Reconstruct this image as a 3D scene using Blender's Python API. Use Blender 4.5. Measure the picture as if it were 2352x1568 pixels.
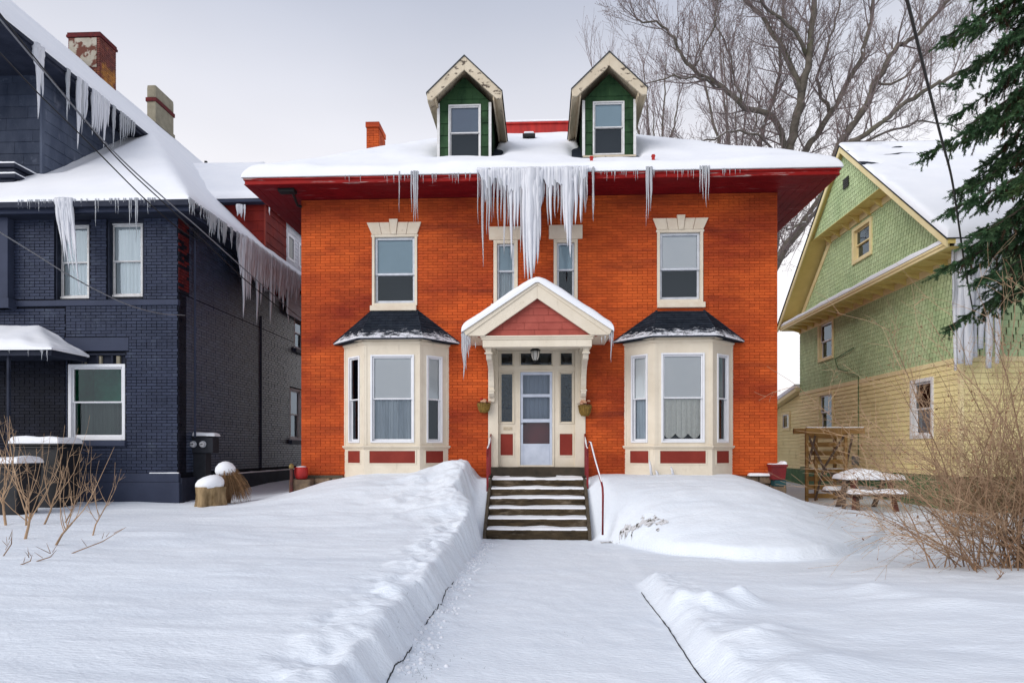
import bpy, math, random
import numpy as np
from mathutils import Vector, Matrix

random.seed(7)
SC = bpy.context.scene
for _o in list(bpy.data.objects):
    bpy.data.objects.remove(_o)
COL = SC.collection

# ---------------------------------------------------------------- camera
FPX = 1568.0                 # focal length in units of a 2352-wide picture (24 mm on full frame)
YAW = math.radians(2.55)
CAMP = Vector((0.0, -14.6, 1.635))
_cd = bpy.data.cameras.new('camera')
_cd.sensor_width = 36.0
_cd.lens = 36.0 * FPX / 2352.0
_cd.shift_y = 250.0 / 2352.0
_cd.clip_start = 0.1
_cd.clip_end = 2000.0
_cam = bpy.data.objects.new('camera', _cd)
_cam.location = CAMP
_cam.rotation_euler = (math.radians(90), 0, YAW)
COL.objects.link(_cam)
SC.camera = _cam

# ---------------------------------------------------------------- sky
SUN_EL = math.radians(30)
SUN_AZ = math.radians(226)     # compass-like: 0 = +Y, clockwise
_w = bpy.data.worlds.new('World')
SC.world = _w
_w.use_nodes = True
_nt = _w.node_tree
for _n in list(_nt.nodes):
    _nt.nodes.remove(_n)
_out = _nt.nodes.new('ShaderNodeOutputWorld')
_bg = _nt.nodes.new('ShaderNodeBackground')
_bg.inputs['Strength'].default_value = 0.10
_sky = _nt.nodes.new('ShaderNodeTexSky')
_sky.sky_type = 'NISHITA'
_sky.sun_disc = False
_sky.sun_elevation = SUN_EL
_sky.sun_rotation = SUN_AZ
_sky.dust_density = 4.0
_sky.ozone_density = 1.0
_hsv = _nt.nodes.new('ShaderNodeHueSaturation')
_hsv.inputs['Saturation'].default_value = 0.45
_nt.links.new(_sky.outputs['Color'], _hsv.inputs['Color'])
_tc = _nt.nodes.new('ShaderNodeTexCoord')
_sep = _nt.nodes.new('ShaderNodeSeparateXYZ')
_nt.links.new(_tc.outputs['Generated'], _sep.inputs['Vector'])
_ramp = _nt.nodes.new('ShaderNodeValToRGB')
_ramp.color_ramp.elements[0].position = 0.30
_ramp.color_ramp.elements[0].color = (0.90, 0.88, 0.90, 1)
_ramp.color_ramp.elements[1].position = 1.0
_ramp.color_ramp.elements[1].color = (0.40, 0.435, 0.53, 1)
_e = _ramp.color_ramp.elements.new(0.56)
_e.color = (0.455, 0.49, 0.59, 1)
_nt.links.new(_sep.outputs['Z'], _ramp.inputs['Fac'])
_map = _nt.nodes.new('ShaderNodeMapping')
_map.inputs['Scale'].default_value = (1.0, 1.0, 2.6)
_nt.links.new(_tc.outputs['Generated'], _map.inputs['Vector'])
_no = _nt.nodes.new('ShaderNodeTexNoise')
_no.inputs['Scale'].default_value = 1.6
_no.inputs['Detail'].default_value = 4.0
_no.inputs['Roughness'].default_value = 0.45
_nt.links.new(_map.outputs['Vector'], _no.inputs['Vector'])
_mr = _nt.nodes.new('ShaderNodeMapRange')
_mr.inputs['From Min'].default_value = 0.3
_mr.inputs['From Max'].default_value = 0.7
_mr.inputs['To Min'].default_value = 9.2
_mr.inputs['To Max'].default_value = 10.8
_nt.links.new(_no.outputs['Fac'], _mr.inputs['Value'])
_vm = _nt.nodes.new('ShaderNodeVectorMath')
_vm.operation = 'SCALE'
_nt.links.new(_ramp.outputs['Color'], _vm.inputs[0])
_nt.links.new(_mr.outputs['Result'], _vm.inputs['Scale'])
_mx = _nt.nodes.new('ShaderNodeMixRGB')      # a closed cloud layer over the clear sky
_mx.inputs['Fac'].default_value = 0.90
_nt.links.new(_hsv.outputs['Color'], _mx.inputs['Color1'])
_nt.links.new(_vm.outputs['Vector'], _mx.inputs['Color2'])
_nt.links.new(_mx.outputs['Color'], _bg.inputs['Color'])
_nt.links.new(_bg.outputs['Background'], _out.inputs['Surface'])

# ---------------------------------------------------------------- sun behind thin cloud
_sd = bpy.data.lights.new('sun', 'SUN')
_sd.energy = 1.5
_sd.angle = math.radians(48)
_sd.color = (1.0, 0.97, 0.94)
_so = bpy.data.objects.new('sun', _sd)
_dir = Vector((math.sin(SUN_AZ) * math.cos(SUN_EL), math.cos(SUN_AZ) * math.cos(SUN_EL), math.sin(SUN_EL)))
_so.rotation_euler = _dir.to_track_quat('Z', 'Y').to_euler()
COL.objects.link(_so)

SC.view_settings.view_transform = 'Standard'
SC.view_settings.look = 'None'
SC.view_settings.exposure = 0.32
SC.view_settings.gamma = 1.0
SC.view_settings.use_curve_mapping = False
SC.render.engine = 'CYCLES'
SC.cycles.max_bounces = 8
SC.cycles.transparent_max_bounces = 12
SC.cycles.caustics_reflective = False
SC.cycles.caustics_refractive = False

# ---------------------------------------------------------------- pixel -> place helpers (units of a 2352-wide picture)
_FW = Vector((-math.sin(YAW), math.cos(YAW), 0))
_RT = Vector((math.cos(YAW), math.sin(YAW), 0))
_UP = Vector((0, 0, 1))
HZ = 1034.0
def ray(u, v):
    return _FW + _RT * ((u - 1176) / FPX) + _UP * ((HZ - v) / FPX)
def atT(u, v, t):
    return CAMP + ray(u, v) * t
def onY(u, v, y):
    d = ray(u, v); return CAMP + d * ((y - CAMP.y) / d.y)
def onX(u, v, x):
    d = ray(u, v); return CAMP + d * ((x - CAMP.x) / d.x)
def onZ(u, v, z):
    d = ray(u, v); return CAMP + d * ((z - CAMP.z) / d.z)

# ---------------------------------------------------------------- mesh builder
class Frame:
    """local (u, n, z): u along the wall, n outward, z up"""
    def __init__(s, O=(0, 0, 0), U=(1, 0, 0), N=(0, -1, 0)):
        s.O = Vector(O); s.U = Vector(U).normalized(); s.N = Vector(N).normalized()
        s.flip = s.U.cross(s.N).z < 0
    def __call__(s, u, n, z):
        return (s.O.x + s.U.x * u + s.N.x * n, s.O.y + s.U.y * u + s.N.y * n, s.O.z + z)
    def inv(s, p):
        d = Vector(p) - s.O
        return d.dot(s.U), d.dot(s.N), d.z
WORLD = None

BOXF = ((0, 3, 2, 1), (4, 5, 6, 7), (0, 1, 5, 4), (1, 2, 6, 5), (2, 3, 7, 6), (3, 0, 4, 7))
class MB:
    def __init__(s, F=None):
        s.v = []; s.f = []; s.F = F
    def pts(s, ps):
        b = len(s.v)
        if s.F is None:
            s.v.extend((p[0], p[1], p[2]) for p in ps)
        else:
            F = s.F
            s.v.extend(F(p[0], p[1], p[2]) for p in ps)
        return b
    def face(s, idx):
        s.f.append(tuple(reversed(idx)) if (s.F is not None and s.F.flip) else tuple(idx))
    def poly(s, ps):
        b = s.pts(ps); s.face(range(b, b + len(ps)))
    def box(s, a0, a1, b0, b1, c0, c1):
        if a1 < a0: a0, a1 = a1, a0
        if b1 < b0: b0, b1 = b1, b0
        if c1 < c0: c0, c1 = c1, c0
        b = s.pts(((a0, b0, c0), (a1, b0, c0), (a1, b1, c0), (a0, b1, c0), (a0, b0, c1), (a1, b0, c1), (a1, b1, c1), (a0, b1, c1)))
        for q in BOXF:
            s.face([b + i for i in q])
        return s
    def hexa(s, eight):
        b = s.pts(eight)
        for q in BOXF:
            s.face([b + i for i in q])
        return s
    def prism_uz(s, poly, n0, n1):
        """polygon in (u,z) extruded along n"""
        k = len(poly)
        b = s.pts([(p[0], n0, p[1]) for p in poly] + [(p[0], n1, p[1]) for p in poly])
        s.face(range(b, b + k)); s.face(list(reversed(range(b + k, b + 2 * k))))
        for i in range(k):
            j = (i + 1) % k
            s.face((b + j, b + i, b + k + i, b + k + j))
        return s
    def prism_nz(s, poly, u0, u1):
        """polygon in (n,z) extruded along u"""
        k = len(poly)
        b = s.pts([(u0, p[0], p[1]) for p in poly] + [(u1, p[0], p[1]) for p in poly])
        s.face(list(reversed(range(b, b + k)))); s.face(range(b + k, b + 2 * k))
        for i in range(k):
            j = (i + 1) % k
            s.face((b + i, b + j, b + k + j, b + k + i))
        return s
    def prism(s, top, bottom):
        """two rings of equal count"""
        k = len(top)
        b = s.pts(list(bottom) + list(top))
        s.face(list(reversed(range(b, b + k)))); s.face(range(b + k, b + 2 * k))
        for i in range(k):
            j = (i + 1) % k
            s.face((b + i, b + j, b + k + j, b + k + i))
        return s
    def beam(s, p, q, w, h, up=(0, 0, 1)):
        p = Vector(p); q = Vector(q); d = (q - p).normalized()
        a = d.cross(Vector(up))
        if a.length < 1e-5: a = d.cross(Vector((1, 0, 0)))
        a.normalize(); c = a.cross(d).normalized()
        a *= w / 2; c *= h / 2
        s.hexa([p - a - c, q - a - c, q + a - c, p + a - c, p - a + c, q - a + c, q + a + c, p + a + c])
        return s
    def tube(s, path, radii, n=6, cap=True):
        path = [Vector(p) for p in path]
        m = len(path)
        if isinstance(radii, (int, float)): radii = [radii] * m
        d0 = (path[1] - path[0])
        ref = Vector((0, 0, 1)) if abs(d0.normalized().z) < 0.9 else Vector((1, 0, 0))
        b = len(s.v)
        for i, p in enumerate(path):
            d = (path[min(i + 1, m - 1)] - path[max(i - 1, 0)])
            if d.length < 1e-9: d = Vector((0, 0, 1))
            d.normalize()
            a = d.cross(ref)
            if a.length < 1e-4: a = d.cross(Vector((0.3, 1, 0.1)))
            a.normalize(); c = d.cross(a)
            r = radii[i]
            for j in range(n):
                t = 2 * math.pi * j / n
                ca, sa = math.cos(t) * r, math.sin(t) * r
                s.v.append((p.x + a.x * ca + c.x * sa, p.y + a.y * ca + c.y * sa, p.z + a.z * ca + c.z * sa))
        for i in range(m - 1):
            for j in range(n):
                k = (j + 1) % n
                s.f.append((b + i * n + j, b + i * n + k, b + (i + 1) * n + k, b + (i + 1) * n + j))
        if cap:
            s.f.append(tuple(reversed(range(b, b + n))))
            s.f.append(tuple(range(b + (m - 1) * n, b + m * n)))
        return s
    def lathe(s, c, prof, n=16, cap=True, sx=1.0, sy=1.0):
        b = len(s.v)
        for r, z in prof:
            for j in range(n):
                t = 2 * math.pi * j / n
                s.v.append((c[0] + r * sx * math.cos(t), c[1] + r * sy * math.sin(t), c[2] + z))
        m = len(prof)
        for i in range(m - 1):
            for j in range(n):
                k = (j + 1) % n
                s.f.append((b + i * n + j, b + i * n + k, b + (i + 1) * n + k, b + (i + 1) * n + j))
        if cap:
            s.f.append(tuple(reversed(range(b, b + n))))
            s.f.append(tuple(range(b + (m - 1) * n, b + m * n)))
        return s
    def build(s, name, mat, parent=None, smooth=False, bevel=0.0, kind=None):
        o = origin_of(parent)
        me = bpy.data.meshes.new(name)
        vs = s.v if (o.x == 0 and o.y == 0 and o.z == 0) else [(a - o.x, b - o.y, c - o.z) for a, b, c in s.v]
        me.from_pydata(vs, [], s.f)
        me.materials.append(M(mat) if isinstance(mat, str) else mat)
        if smooth:
            me.shade_smooth()
        ob = bpy.data.objects.new(name, me)
        COL.objects.link(ob)
        if parent is not None: ob.parent = parent
        if bevel > 0:
            md = ob.modifiers.new('bevel', 'BEVEL'); md.width = bevel; md.segments = 2; md.limit_method = 'ANGLE'; md.angle_limit = math.radians(40)
        if kind: ob['kind'] = kind
        return ob

ORIG = {}
def origin_of(p):
    o = Vector((0, 0, 0))
    while p is not None:
        o = o + p.location
        p = p.parent
    return o
def thing(name, loc, label, cat, group=None):
    o = bpy.data.objects.new(name, None)
    o.empty_display_size = 0.2
    o.location = loc
    COL.objects.link(o)
    tag(o, label, cat, group)
    return o
def tag(o, label=None, cat=None, group=None, kind=None):
    if label: o['label'] = label
    if cat: o['category'] = cat
    if group: o['group'] = group
    if kind: o['kind'] = kind
    return o

# ---------------------------------------------------------------- polygon clipping in 2D
def clip_half(poly, a, b, c):
    """keep a*x+b*y<=c"""
    out = []
    n = len(poly)
    for i in range(n):
        p, q = poly[i], poly[(i + 1) % n]
        dp = a * p[0] + b * p[1] - c; dq = a * q[0] + b * q[1] - c
        if dp <= 0: out.append(p)
        if (dp < 0 < dq) or (dq < 0 < dp):
            t = dp / (dp - dq)
            out.append((p[0] + (q[0] - p[0]) * t, p[1] + (q[1] - p[1]) * t))
    return out
def area(poly):
    return abs(sum(poly[i][0] * poly[(i + 1) % len(poly)][1] - poly[(i + 1) % len(poly)][0] * poly[i][1] for i in range(len(poly)))) / 2 if len(poly) > 2 else 0
def clip_convex(poly, conv):
    """clip poly to convex conv (counter-clockwise)"""
    n = len(conv)
    for i in range(n):
        p, q = conv[i], conv[(i + 1) % n]
        ex, ey = q[0] - p[0], q[1] - p[1]
        poly = clip_half(poly, ey, -ex, ey * p[0] - ex * p[1])
        if len(poly) < 3: return []
    return poly
def minus_rect(poly, r):
    u0, u1, z0, z1 = r
    out = []
    for P in (clip_half(poly, 1, 0, u0), clip_half(poly, -1, 0, -u1)):
        if area(P) > 1e-5: out.append(P)
    mid = clip_half(clip_half(poly, -1, 0, -u0), 1, 0, u1)
    if len(mid) > 2:
        for P in (clip_half(mid, 0, 1, z0), clip_half(mid, 0, -1, -z1)):
            if area(P) > 1e-5: out.append(P)
    return out
def minus_rects(polys, rects):
    for r in rects:
        nx = []
        for P in polys: nx += minus_rect(P, r)
        polys = nx
    return polys
def rect(u0, u1, z0, z1):
    return [(u0, z0), (u1, z0), (u1, z1), (u0, z1)]

# ---------------------------------------------------------------- value noise (numpy)
_rng = np.random.RandomState(11)
_TAB = _rng.rand(257, 257)
def vnoise(x, y, seed=0):
    x = np.asarray(x, float) + seed * 17.31; y = np.asarray(y, float) + seed * 9.77
    xi = np.floor(x).astype(int); yi = np.floor(y).astype(int)
    fx = x - xi; fy = y - yi
    fx = fx * fx * (3 - 2 * fx); fy = fy * fy * (3 - 2 * fy)
    def T(a, b): return _TAB[a % 256, b % 256]
    return (T(xi, yi) * (1 - fx) + T(xi + 1, yi) * fx) * (1 - fy) + (T(xi, yi + 1) * (1 - fx) + T(xi + 1, yi + 1) * fx) * fy - 0.5
def fbm(x, y, seed=0, oct=4):
    s = 0; a = 1.0
    for i in range(oct):
        s = s + a * vnoise(x, y, seed + i * 3); x = np.asarray(x) * 2.03; y = np.asarray(y) * 2.03; a *= 0.5
    return s
def sstep(a, b, x):
    t = np.clip((np.asarray(x, float) - a) / (b - a), 0, 1)
    return t * t * (3 - 2 * t)

# ---------------------------------------------------------------- materials
_MATS = {}
MATTE = set('mortar_orange brick_navy mortar_navy navy_smooth navy_dark navy_siding navy_siding_worn red_siding red_panel red_shingle red_fascia red_soffit green_shingle sage_shingle sage_gap yellow_board ochre_trim ochre_soffit skirt_green bark twig_grey twig_far twig_tan twig_brown needle stair_stone brick_navy_deep brick_red_bare asphalt_shingle'.split())
def M(name):
    return _MATS[name]
def mk(name, c1, c2=None, scale=4.0, rough=0.65, bump=0.0, bscale=60.0, island=0.0, stretch=(1, 1, 1), lo=0.35, hi=0.65, metallic=0.0, spec=0.4,
       c3=None, scale3=1.0, lo3=0.55, hi3=0.7, stretch3=(1, 1, 1), bstretch=(1, 1, 1), transmission=0.0, sss=0.0, ior=1.45, detail=5.0,
       c4=None, scale4=1.0, lo4=0.55, hi4=0.7, stretch4=(1, 1, 1)):
    m = bpy.data.materials.new(name); m.use_nodes = True
    nt = m.node_tree; N = nt.nodes; L = nt.links
    bs = N['Principled BSDF']
    bs.inputs['Roughness'].default_value = rough
    bs.inputs['Metallic'].default_value = metallic
    bs.inputs['Specular IOR Level'].default_value = spec if name not in MATTE else 0.12
    bs.inputs['IOR'].default_value = ior
    bs.inputs['Transmission Weight'].default_value = transmission
    if sss:
        bs.inputs['Subsurface Weight'].default_value = sss
        bs.inputs['Subsurface Radius'].default_value = (0.03, 0.035, 0.04)
        bs.inputs['Subsurface Scale'].default_value = 1.0
    geo = N.new('ShaderNodeNewGeometry')
    def mapped(st):
        if st == (1, 1, 1): return geo.outputs['Position']
        mp = N.new('ShaderNodeMapping'); mp.inputs['Scale'].default_value = st
        L.new(geo.outputs['Position'], mp.inputs['Vector']); return mp.outputs['Vector']
    def nz(sc, st, lo, hi, det=5.0):
        n = N.new('ShaderNodeTexNoise'); n.inputs['Scale'].default_value = sc; n.inputs['Detail'].default_value = det
        n.inputs['Roughness'].default_value = 0.6
        L.new(mapped(st), n.inputs['Vector'])
        r = N.new('ShaderNodeMapRange'); r.inputs['From Min'].default_value = lo; r.inputs['From Max'].default_value = hi
        L.new(n.outputs['Fac'], r.inputs['Value']); return r.outputs['Result']
    col = None
    if c2 is None:
        rgb = N.new('ShaderNodeRGB'); rgb.outputs[0].default_value = (*c1, 1); col = rgb.outputs[0]
    else:
        mx = N.new('ShaderNodeMixRGB'); mx.inputs['Color1'].default_value = (*c1, 1); mx.inputs['Color2'].default_value = (*c2, 1)
        L.new(nz(scale, stretch, lo, hi, detail), mx.inputs['Fac']); col = mx.outputs['Color']
    if c3 is not None:
        mx = N.new('ShaderNodeMixRGB'); mx.inputs['Color2'].default_value = (*c3, 1); L.new(col, mx.inputs['Color1'])
        L.new(nz(scale3, stretch3, lo3, hi3), mx.inputs['Fac']); col = mx.outputs['Color']
    if c4 is not None:
        mx = N.new('ShaderNodeMixRGB'); mx.inputs['Color2'].default_value = (*c4, 1); L.new(col, mx.inputs['Color1'])
        L.new(nz(scale4, stretch4, lo4, hi4), mx.inputs['Fac']); col = mx.outputs['Color']
    if island > 0:
        oi = N.new('ShaderNodeObjectInfo')
        ad = N.new('ShaderNodeMath'); ad.operation = 'ADD'
        L.new(geo.outputs['Random Per Island'], ad.inputs[0]); L.new(oi.outputs['Random'], ad.inputs[1])
        fr = N.new('ShaderNodeMath'); fr.operation = 'FRACT'; L.new(ad.outputs[0], fr.inputs[0])
        r = N.new('ShaderNodeMapRange'); r.inputs['To Min'].default_value = 1 - island; r.inputs['To Max'].default_value = 1 + island * 0.6
        L.new(fr.outputs[0], r.inputs['Value'])
        vs = N.new('ShaderNodeVectorMath'); vs.operation = 'SCALE'
        L.new(col, vs.inputs[0]); L.new(r.outputs['Result'], vs.inputs['Scale']); col = vs.outputs['Vector']
    L.new(col, bs.inputs['Base Color'])
    if bump > 0:
        n = N.new('ShaderNodeTexNoise'); n.inputs['Scale'].default_value = bscale; n.inputs['Detail'].default_value = 6.0
        L.new(mapped(bstretch), n.inputs['Vector'])
        b = N.new('ShaderNodeBump'); b.inputs['Strength'].default_value = bump; b.inputs['Distance'].default_value = 0.02
        L.new(n.outputs['Fac'], b.inputs['Height']); L.new(b.outputs['Normal'], bs.inputs['Normal'])
    _MATS[name] = m
    return m

mk('snow', (0.84, 0.855, 0.89), (0.80, 0.82, 0.865), 1.2, rough=0.75, bump=0.25, bscale=55, spec=0.25)
mk('ground_snow', (0.79, 0.84, 0.90), (0.735, 0.79, 0.86), 0.8, rough=0.75, bump=0.6, bscale=30, spec=0.2, stretch=(0.6, 1.6, 1), bstretch=(0.55, 1.3, 1))
mk('dirty_snow', (0.62, 0.62, 0.64), (0.07, 0.065, 0.05), 16, lo=0.48, hi=0.62, rough=0.85, bump=0.5, bscale=30)
mk('brick_orange', (0.64, 0.120, 0.024), (0.54, 0.088, 0.018), 0.9, rough=0.75, spec=0.2, bump=0.25, bscale=110, island=0.15, c4=(0.10, 0.018, 0.014), scale4=1.5, lo4=0.56, hi4=0.82, stretch4=(0.16, 1, 2.4), c3=(0.25, 0.030, 0.012), scale3=0.75, lo3=0.42, hi3=0.66, stretch3=(0.45, 1, 1.2))
mk('mortar_orange', (0.40, 0.060, 0.013), (0.30, 0.045, 0.012), 2.0, rough=0.9, bump=0.3, bscale=90)
mk('brick_navy', (0.040, 0.050, 0.086), (0.029, 0.037, 0.066), 1.2, rough=0.48, spec=0.45, bump=0.3, bscale=60, island=0.14, c3=(0.066, 0.082, 0.12), scale3=5, lo3=0.55, hi3=0.8)
mk('brick_navy_gloss_lifted', (0.048, 0.064, 0.108), (0.034, 0.047, 0.086), 1.2, rough=0.34, spec=0.75, bump=0.3, bscale=60, island=0.30, c3=(0.075, 0.095, 0.14), scale3=5, lo3=0.55, hi3=0.8)  # side wall copy: glossier, its colour lifted to make up for little light
mk('mortar_navy', (0.010, 0.012, 0.020), (0.006, 0.007, 0.012), 6, rough=0.8, bump=0.3, bscale=60)
mk('brick_red_bare', (0.12, 0.016, 0.016), (0.06, 0.015, 0.018), 9, rough=0.7, bump=0.3, bscale=60, island=0.2)
mk('navy_smooth', (0.046, 0.056, 0.092), (0.036, 0.044, 0.074), 1.5, rough=0.55, bump=0.12, bscale=30)
mk('navy_dark', (0.016, 0.020, 0.034), (0.028, 0.033, 0.052), 3, rough=0.6, bump=0.2, bscale=40)
mk('navy_siding', (0.030, 0.040, 0.066), (0.056, 0.068, 0.10), 2.5, rough=0.65, bump=0.5, bscale=60, bstretch=(1, 1, 0.12), stretch=(1, 1, 0.5), island=0.12, c3=(0.15, 0.17, 0.22), scale3=4, lo3=0.62, hi3=0.85)
mk('navy_siding_worn', (0.060, 0.075, 0.115), (0.105, 0.125, 0.175), 2.5, rough=0.65, bump=0.5, bscale=60, bstretch=(1, 1, 0.12), stretch=(1, 1, 0.35), island=0.10, c3=(0.26, 0.28, 0.34), scale3=3, lo3=0.60, hi3=0.85, stretch3=(1, 1, 0.4))
mk('red_siding', (0.20, 0.018, 0.012), (0.13, 0.012, 0.012), 3, rough=0.65, bump=0.3, bscale=60, bstretch=(1, 1, 0.15), island=0.1)
mk('white_siding', (0.66, 0.68, 0.72), (0.56, 0.58, 0.62), 3, rough=0.6, bump=0.1, bscale=30)
mk('cream', (0.74, 0.665, 0.54), (0.66, 0.585, 0.465), 2.0, rough=0.6, bump=0.25, bscale=40, c4=(0.36, 0.30, 0.22), scale4=5, lo4=0.63, hi4=0.92, stretch4=(2.2, 2.2, 0.35), c3=(0.50, 0.43, 0.33), scale3=5, lo3=0.64, hi3=0.9)
mk('stone_trim', (0.74, 0.66, 0.53), (0.68, 0.58, 0.45), 5.0, rough=0.7, bump=0.2, bscale=60, c3=(0.40, 0.32, 0.24), scale3=7, lo3=0.66, hi3=0.85)
mk('cream_peeling', (0.62, 0.54, 0.41), (0.53, 0.45, 0.33), 3.0, rough=0.7, bump=0.4, bscale=40, c3=(0.10, 0.075, 0.055), scale3=6, lo3=0.56, hi3=0.63, stretch3=(1, 1, 1.6))
mk('cream_grain', (0.58, 0.49, 0.36), (0.42, 0.34, 0.23), 6.0, rough=0.75, bump=0.6, bscale=30, bstretch=(4, 0.4, 4), stretch=(5, 0.5, 5), c3=(0.14, 0.10, 0.07), scale3=4, lo3=0.62, hi3=0.75)
mk('white_vinyl', (0.78, 0.79, 0.81), (0.72, 0.73, 0.76), 4, rough=0.4)
mk('white_worn', (0.72, 0.72, 0.72), (0.60, 0.59, 0.58), 9, rough=0.6, bump=0.2, bscale=50, c3=(0.20, 0.19, 0.18), scale3=12, lo3=0.66, hi3=0.76)
mk('white_door', (0.55, 0.60, 0.70), (0.46, 0.51, 0.61), 5, rough=0.5, bump=0.1, bscale=40, c3=(0.28, 0.30, 0.34), scale3=14, lo3=0.66, hi3=0.8)
mk('aluminium', (0.60, 0.63, 0.68), (0.48, 0.51, 0.56), 8, rough=0.4, metallic=0.3)
mk('red_panel', (0.24, 0.038, 0.027), (0.20, 0.030, 0.022), 3, rough=0.6, bump=0.1, bscale=60)
mk('red_shingle', (0.42, 0.105, 0.08), (0.35, 0.08, 0.062), 3, rough=0.65, bump=0.3, bscale=50, bstretch=(3, 1, 0.5), island=0.08)
mk('red_fascia', (0.30, 0.014, 0.012), (0.21, 0.010, 0.010), 3, rough=0.5, bump=0.25, bscale=30, stretch=(0.5, 1, 3), c3=(0.42, 0.34, 0.32), scale3=4, lo3=0.60, hi3=0.70, stretch3=(0.45, 1, 7), c4=(0.035, 0.012, 0.014), scale4=3, lo4=0.60, hi4=0.72, stretch4=(0.4, 1, 7))
mk('red_soffit', (0.20, 0.008, 0.012), (0.15, 0.006, 0.010), 3, rough=0.55, bump=0.25, bscale=30, bstretch=(0.4, 6, 1), c3=(0.45, 0.30, 0.30), scale3=5, lo3=0.66, hi3=0.74, stretch3=(0.30, 7, 1))
mk('red_bright', (0.46, 0.020, 0.014), (0.30, 0.012, 0.010), 5, rough=0.45, bump=0.2, bscale=40, stretch=(1.5, 1, 0.4))
mk('green_shingle', (0.018, 0.048, 0.022), (0.036, 0.084, 0.036), 3, rough=0.6, bump=0.5, bscale=60, bstretch=(2, 2, 0.3), island=0.18, stretch=(2, 1, 0.8), c4=(0.006, 0.014, 0.008), scale4=2.2, lo4=0.55, hi4=0.75)
mk('sage_shingle', (0.52, 0.63, 0.36), (0.45, 0.56, 0.30), 1.2, rough=0.7, bump=0.3, bscale=60, island=0.13, c3=(0.32, 0.44, 0.22), scale3=0.8, lo3=0.5, hi3=0.8)
mk('sage_gap', (0.045, 0.07, 0.025), rough=0.9)
mk('yellow_board', (0.82, 0.71, 0.37), (0.76, 0.65, 0.32), 1.5, rough=0.6, bump=0.15, bscale=40, bstretch=(1, 0.15, 3), island=0.05, c3=(0.42, 0.34, 0.16), scale3=3, lo3=0.6, hi3=0.85)
mk('ochre_trim', (0.80, 0.69, 0.40), (0.74, 0.62, 0.33), 2, rough=0.6, bump=0.12, bscale=50)
mk('ochre_soffit', (0.70, 0.55, 0.20), (0.62, 0.48, 0.16), 2, rough=0.65, bump=0.12, bscale=50)
mk('skirt_green', (0.085, 0.18, 0.075), (0.06, 0.13, 0.055), 3, rough=0.6, bump=0.1, bscale=30)
mk('asphalt_shingle', (0.016, 0.022, 0.034), (0.028, 0.036, 0.050), 8, rough=0.85, bump=0.6, bscale=150, island=0.25)
mk('ice', (0.84, 0.87, 0.91), (0.72, 0.76, 0.82), 7, rough=0.12, transmission=0.55, ior=1.31, spec=0.6, bump=0.35, bscale=22, bstretch=(1, 1, 0.3), stretch=(1, 1, 0.15), lo=0.3, hi=0.7)
mk('ice_white', (0.88, 0.89, 0.93), (0.62, 0.65, 0.72), 16, rough=0.22, transmission=0.25, ior=1.31, spec=0.6, bump=0.5, bscale=26, bstretch=(1, 1, 0.22), stretch=(1, 1, 0.06), lo=0.35, hi=0.72)
mk('interior', (0.010, 0.012, 0.016), rough=0.9, spec=0.1)
mk('interior_green', (0.03, 0.44, 0.25), (0.02, 0.22, 0.14), 1.5, rough=0.5)
mk('blind', (0.42, 0.58, 0.66), (0.38, 0.53, 0.61), 1, rough=0.8, spec=0.1)
mk('blind_pale', (0.92, 0.95, 0.95), (0.87, 0.91, 0.92), 1, rough=0.8, spec=0.1)
mk('blind_grey', (0.22, 0.27, 0.35), (0.20, 0.24, 0.32), 1, rough=0.8, spec=0.1)
mk('curtain', (0.52, 0.60, 0.66), (0.30, 0.36, 0.42), 14, rough=0.9, stretch=(1, 1, 0.04), spec=0.1)
mk('curtain_white', (0.62, 0.70, 0.73), (0.48, 0.56, 0.60), 12, rough=0.9, stretch=(1, 1, 0.05), spec=0.1)
mk('curtain_lace', (0.80, 0.81, 0.74), (0.70, 0.71, 0.65), 20, rough=0.9, spec=0.1)
mk('stair_stone', (0.085, 0.062, 0.036), (0.035, 0.026, 0.017), 4, rough=0.8, bump=0.7, bscale=28, stretch=(0.8, 1, 3), c3=(0.20, 0.16, 0.115), scale3=3, lo3=0.56, hi3=0.72, stretch3=(0.7, 1, 2.5))
mk('stair_side', (0.10, 0.08, 0.055), (0.06, 0.048, 0.035), 6, rough=0.85, bump=0.5, bscale=40)
mk('field_stone', (0.23, 0.16, 0.10), (0.12, 0.085, 0.062), 8, rough=0.85, bump=0.6, bscale=30, island=0.35)
mk('mossy_board', (0.065, 0.05, 0.035), (0.04, 0.034, 0.025), 7, rough=0.85, bump=0.5, bscale=40)
mk('rail_red', (0.22, 0.012, 0.016), (0.16, 0.010, 0.014), 6, rough=0.45, bump=0.1, bscale=60)
mk('red_pot', (0.42, 0.022, 0.02), (0.30, 0.014, 0.014), 4, rough=0.5, bump=0.15, bscale=30)
mk('dark_red_box', (0.18, 0.012, 0.014), (0.13, 0.010, 0.012), 4, rough=0.6, bump=0.15, bscale=30)
mk('iron', (0.012, 0.012, 0.013), rough=0.45, metallic=0.3)
mk('black_plastic', (0.010, 0.011, 0.014), (0.018, 0.019, 0.022), 4, rough=0.5)
mk('meter_box', (0.010, 0.012, 0.018), (0.018, 0.021, 0.03), 5, rough=0.6)
mk('meter_glass', (0.62, 0.63, 0.64), (0.4, 0.4, 0.42), 30, rough=0.15)
mk('lamp_glass', (0.62, 0.60, 0.55), rough=0.15, transmission=0.25)
mk('rust_pipe', (0.06, 0.028, 0.024), (0.12, 0.03, 0.025), 8, rough=0.7)
mk('brass', (0.30, 0.22, 0.08), (0.18, 0.13, 0.05), 9, rough=0.5, metallic=0.5)
mk('pallet_wood', (0.38, 0.22, 0.07), (0.24, 0.13, 0.045), 4, rough=0.75, bump=0.5, bscale=40, bstretch=(0.3, 1, 3), stretch=(0.5, 0.5, 3), island=0.25)
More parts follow.
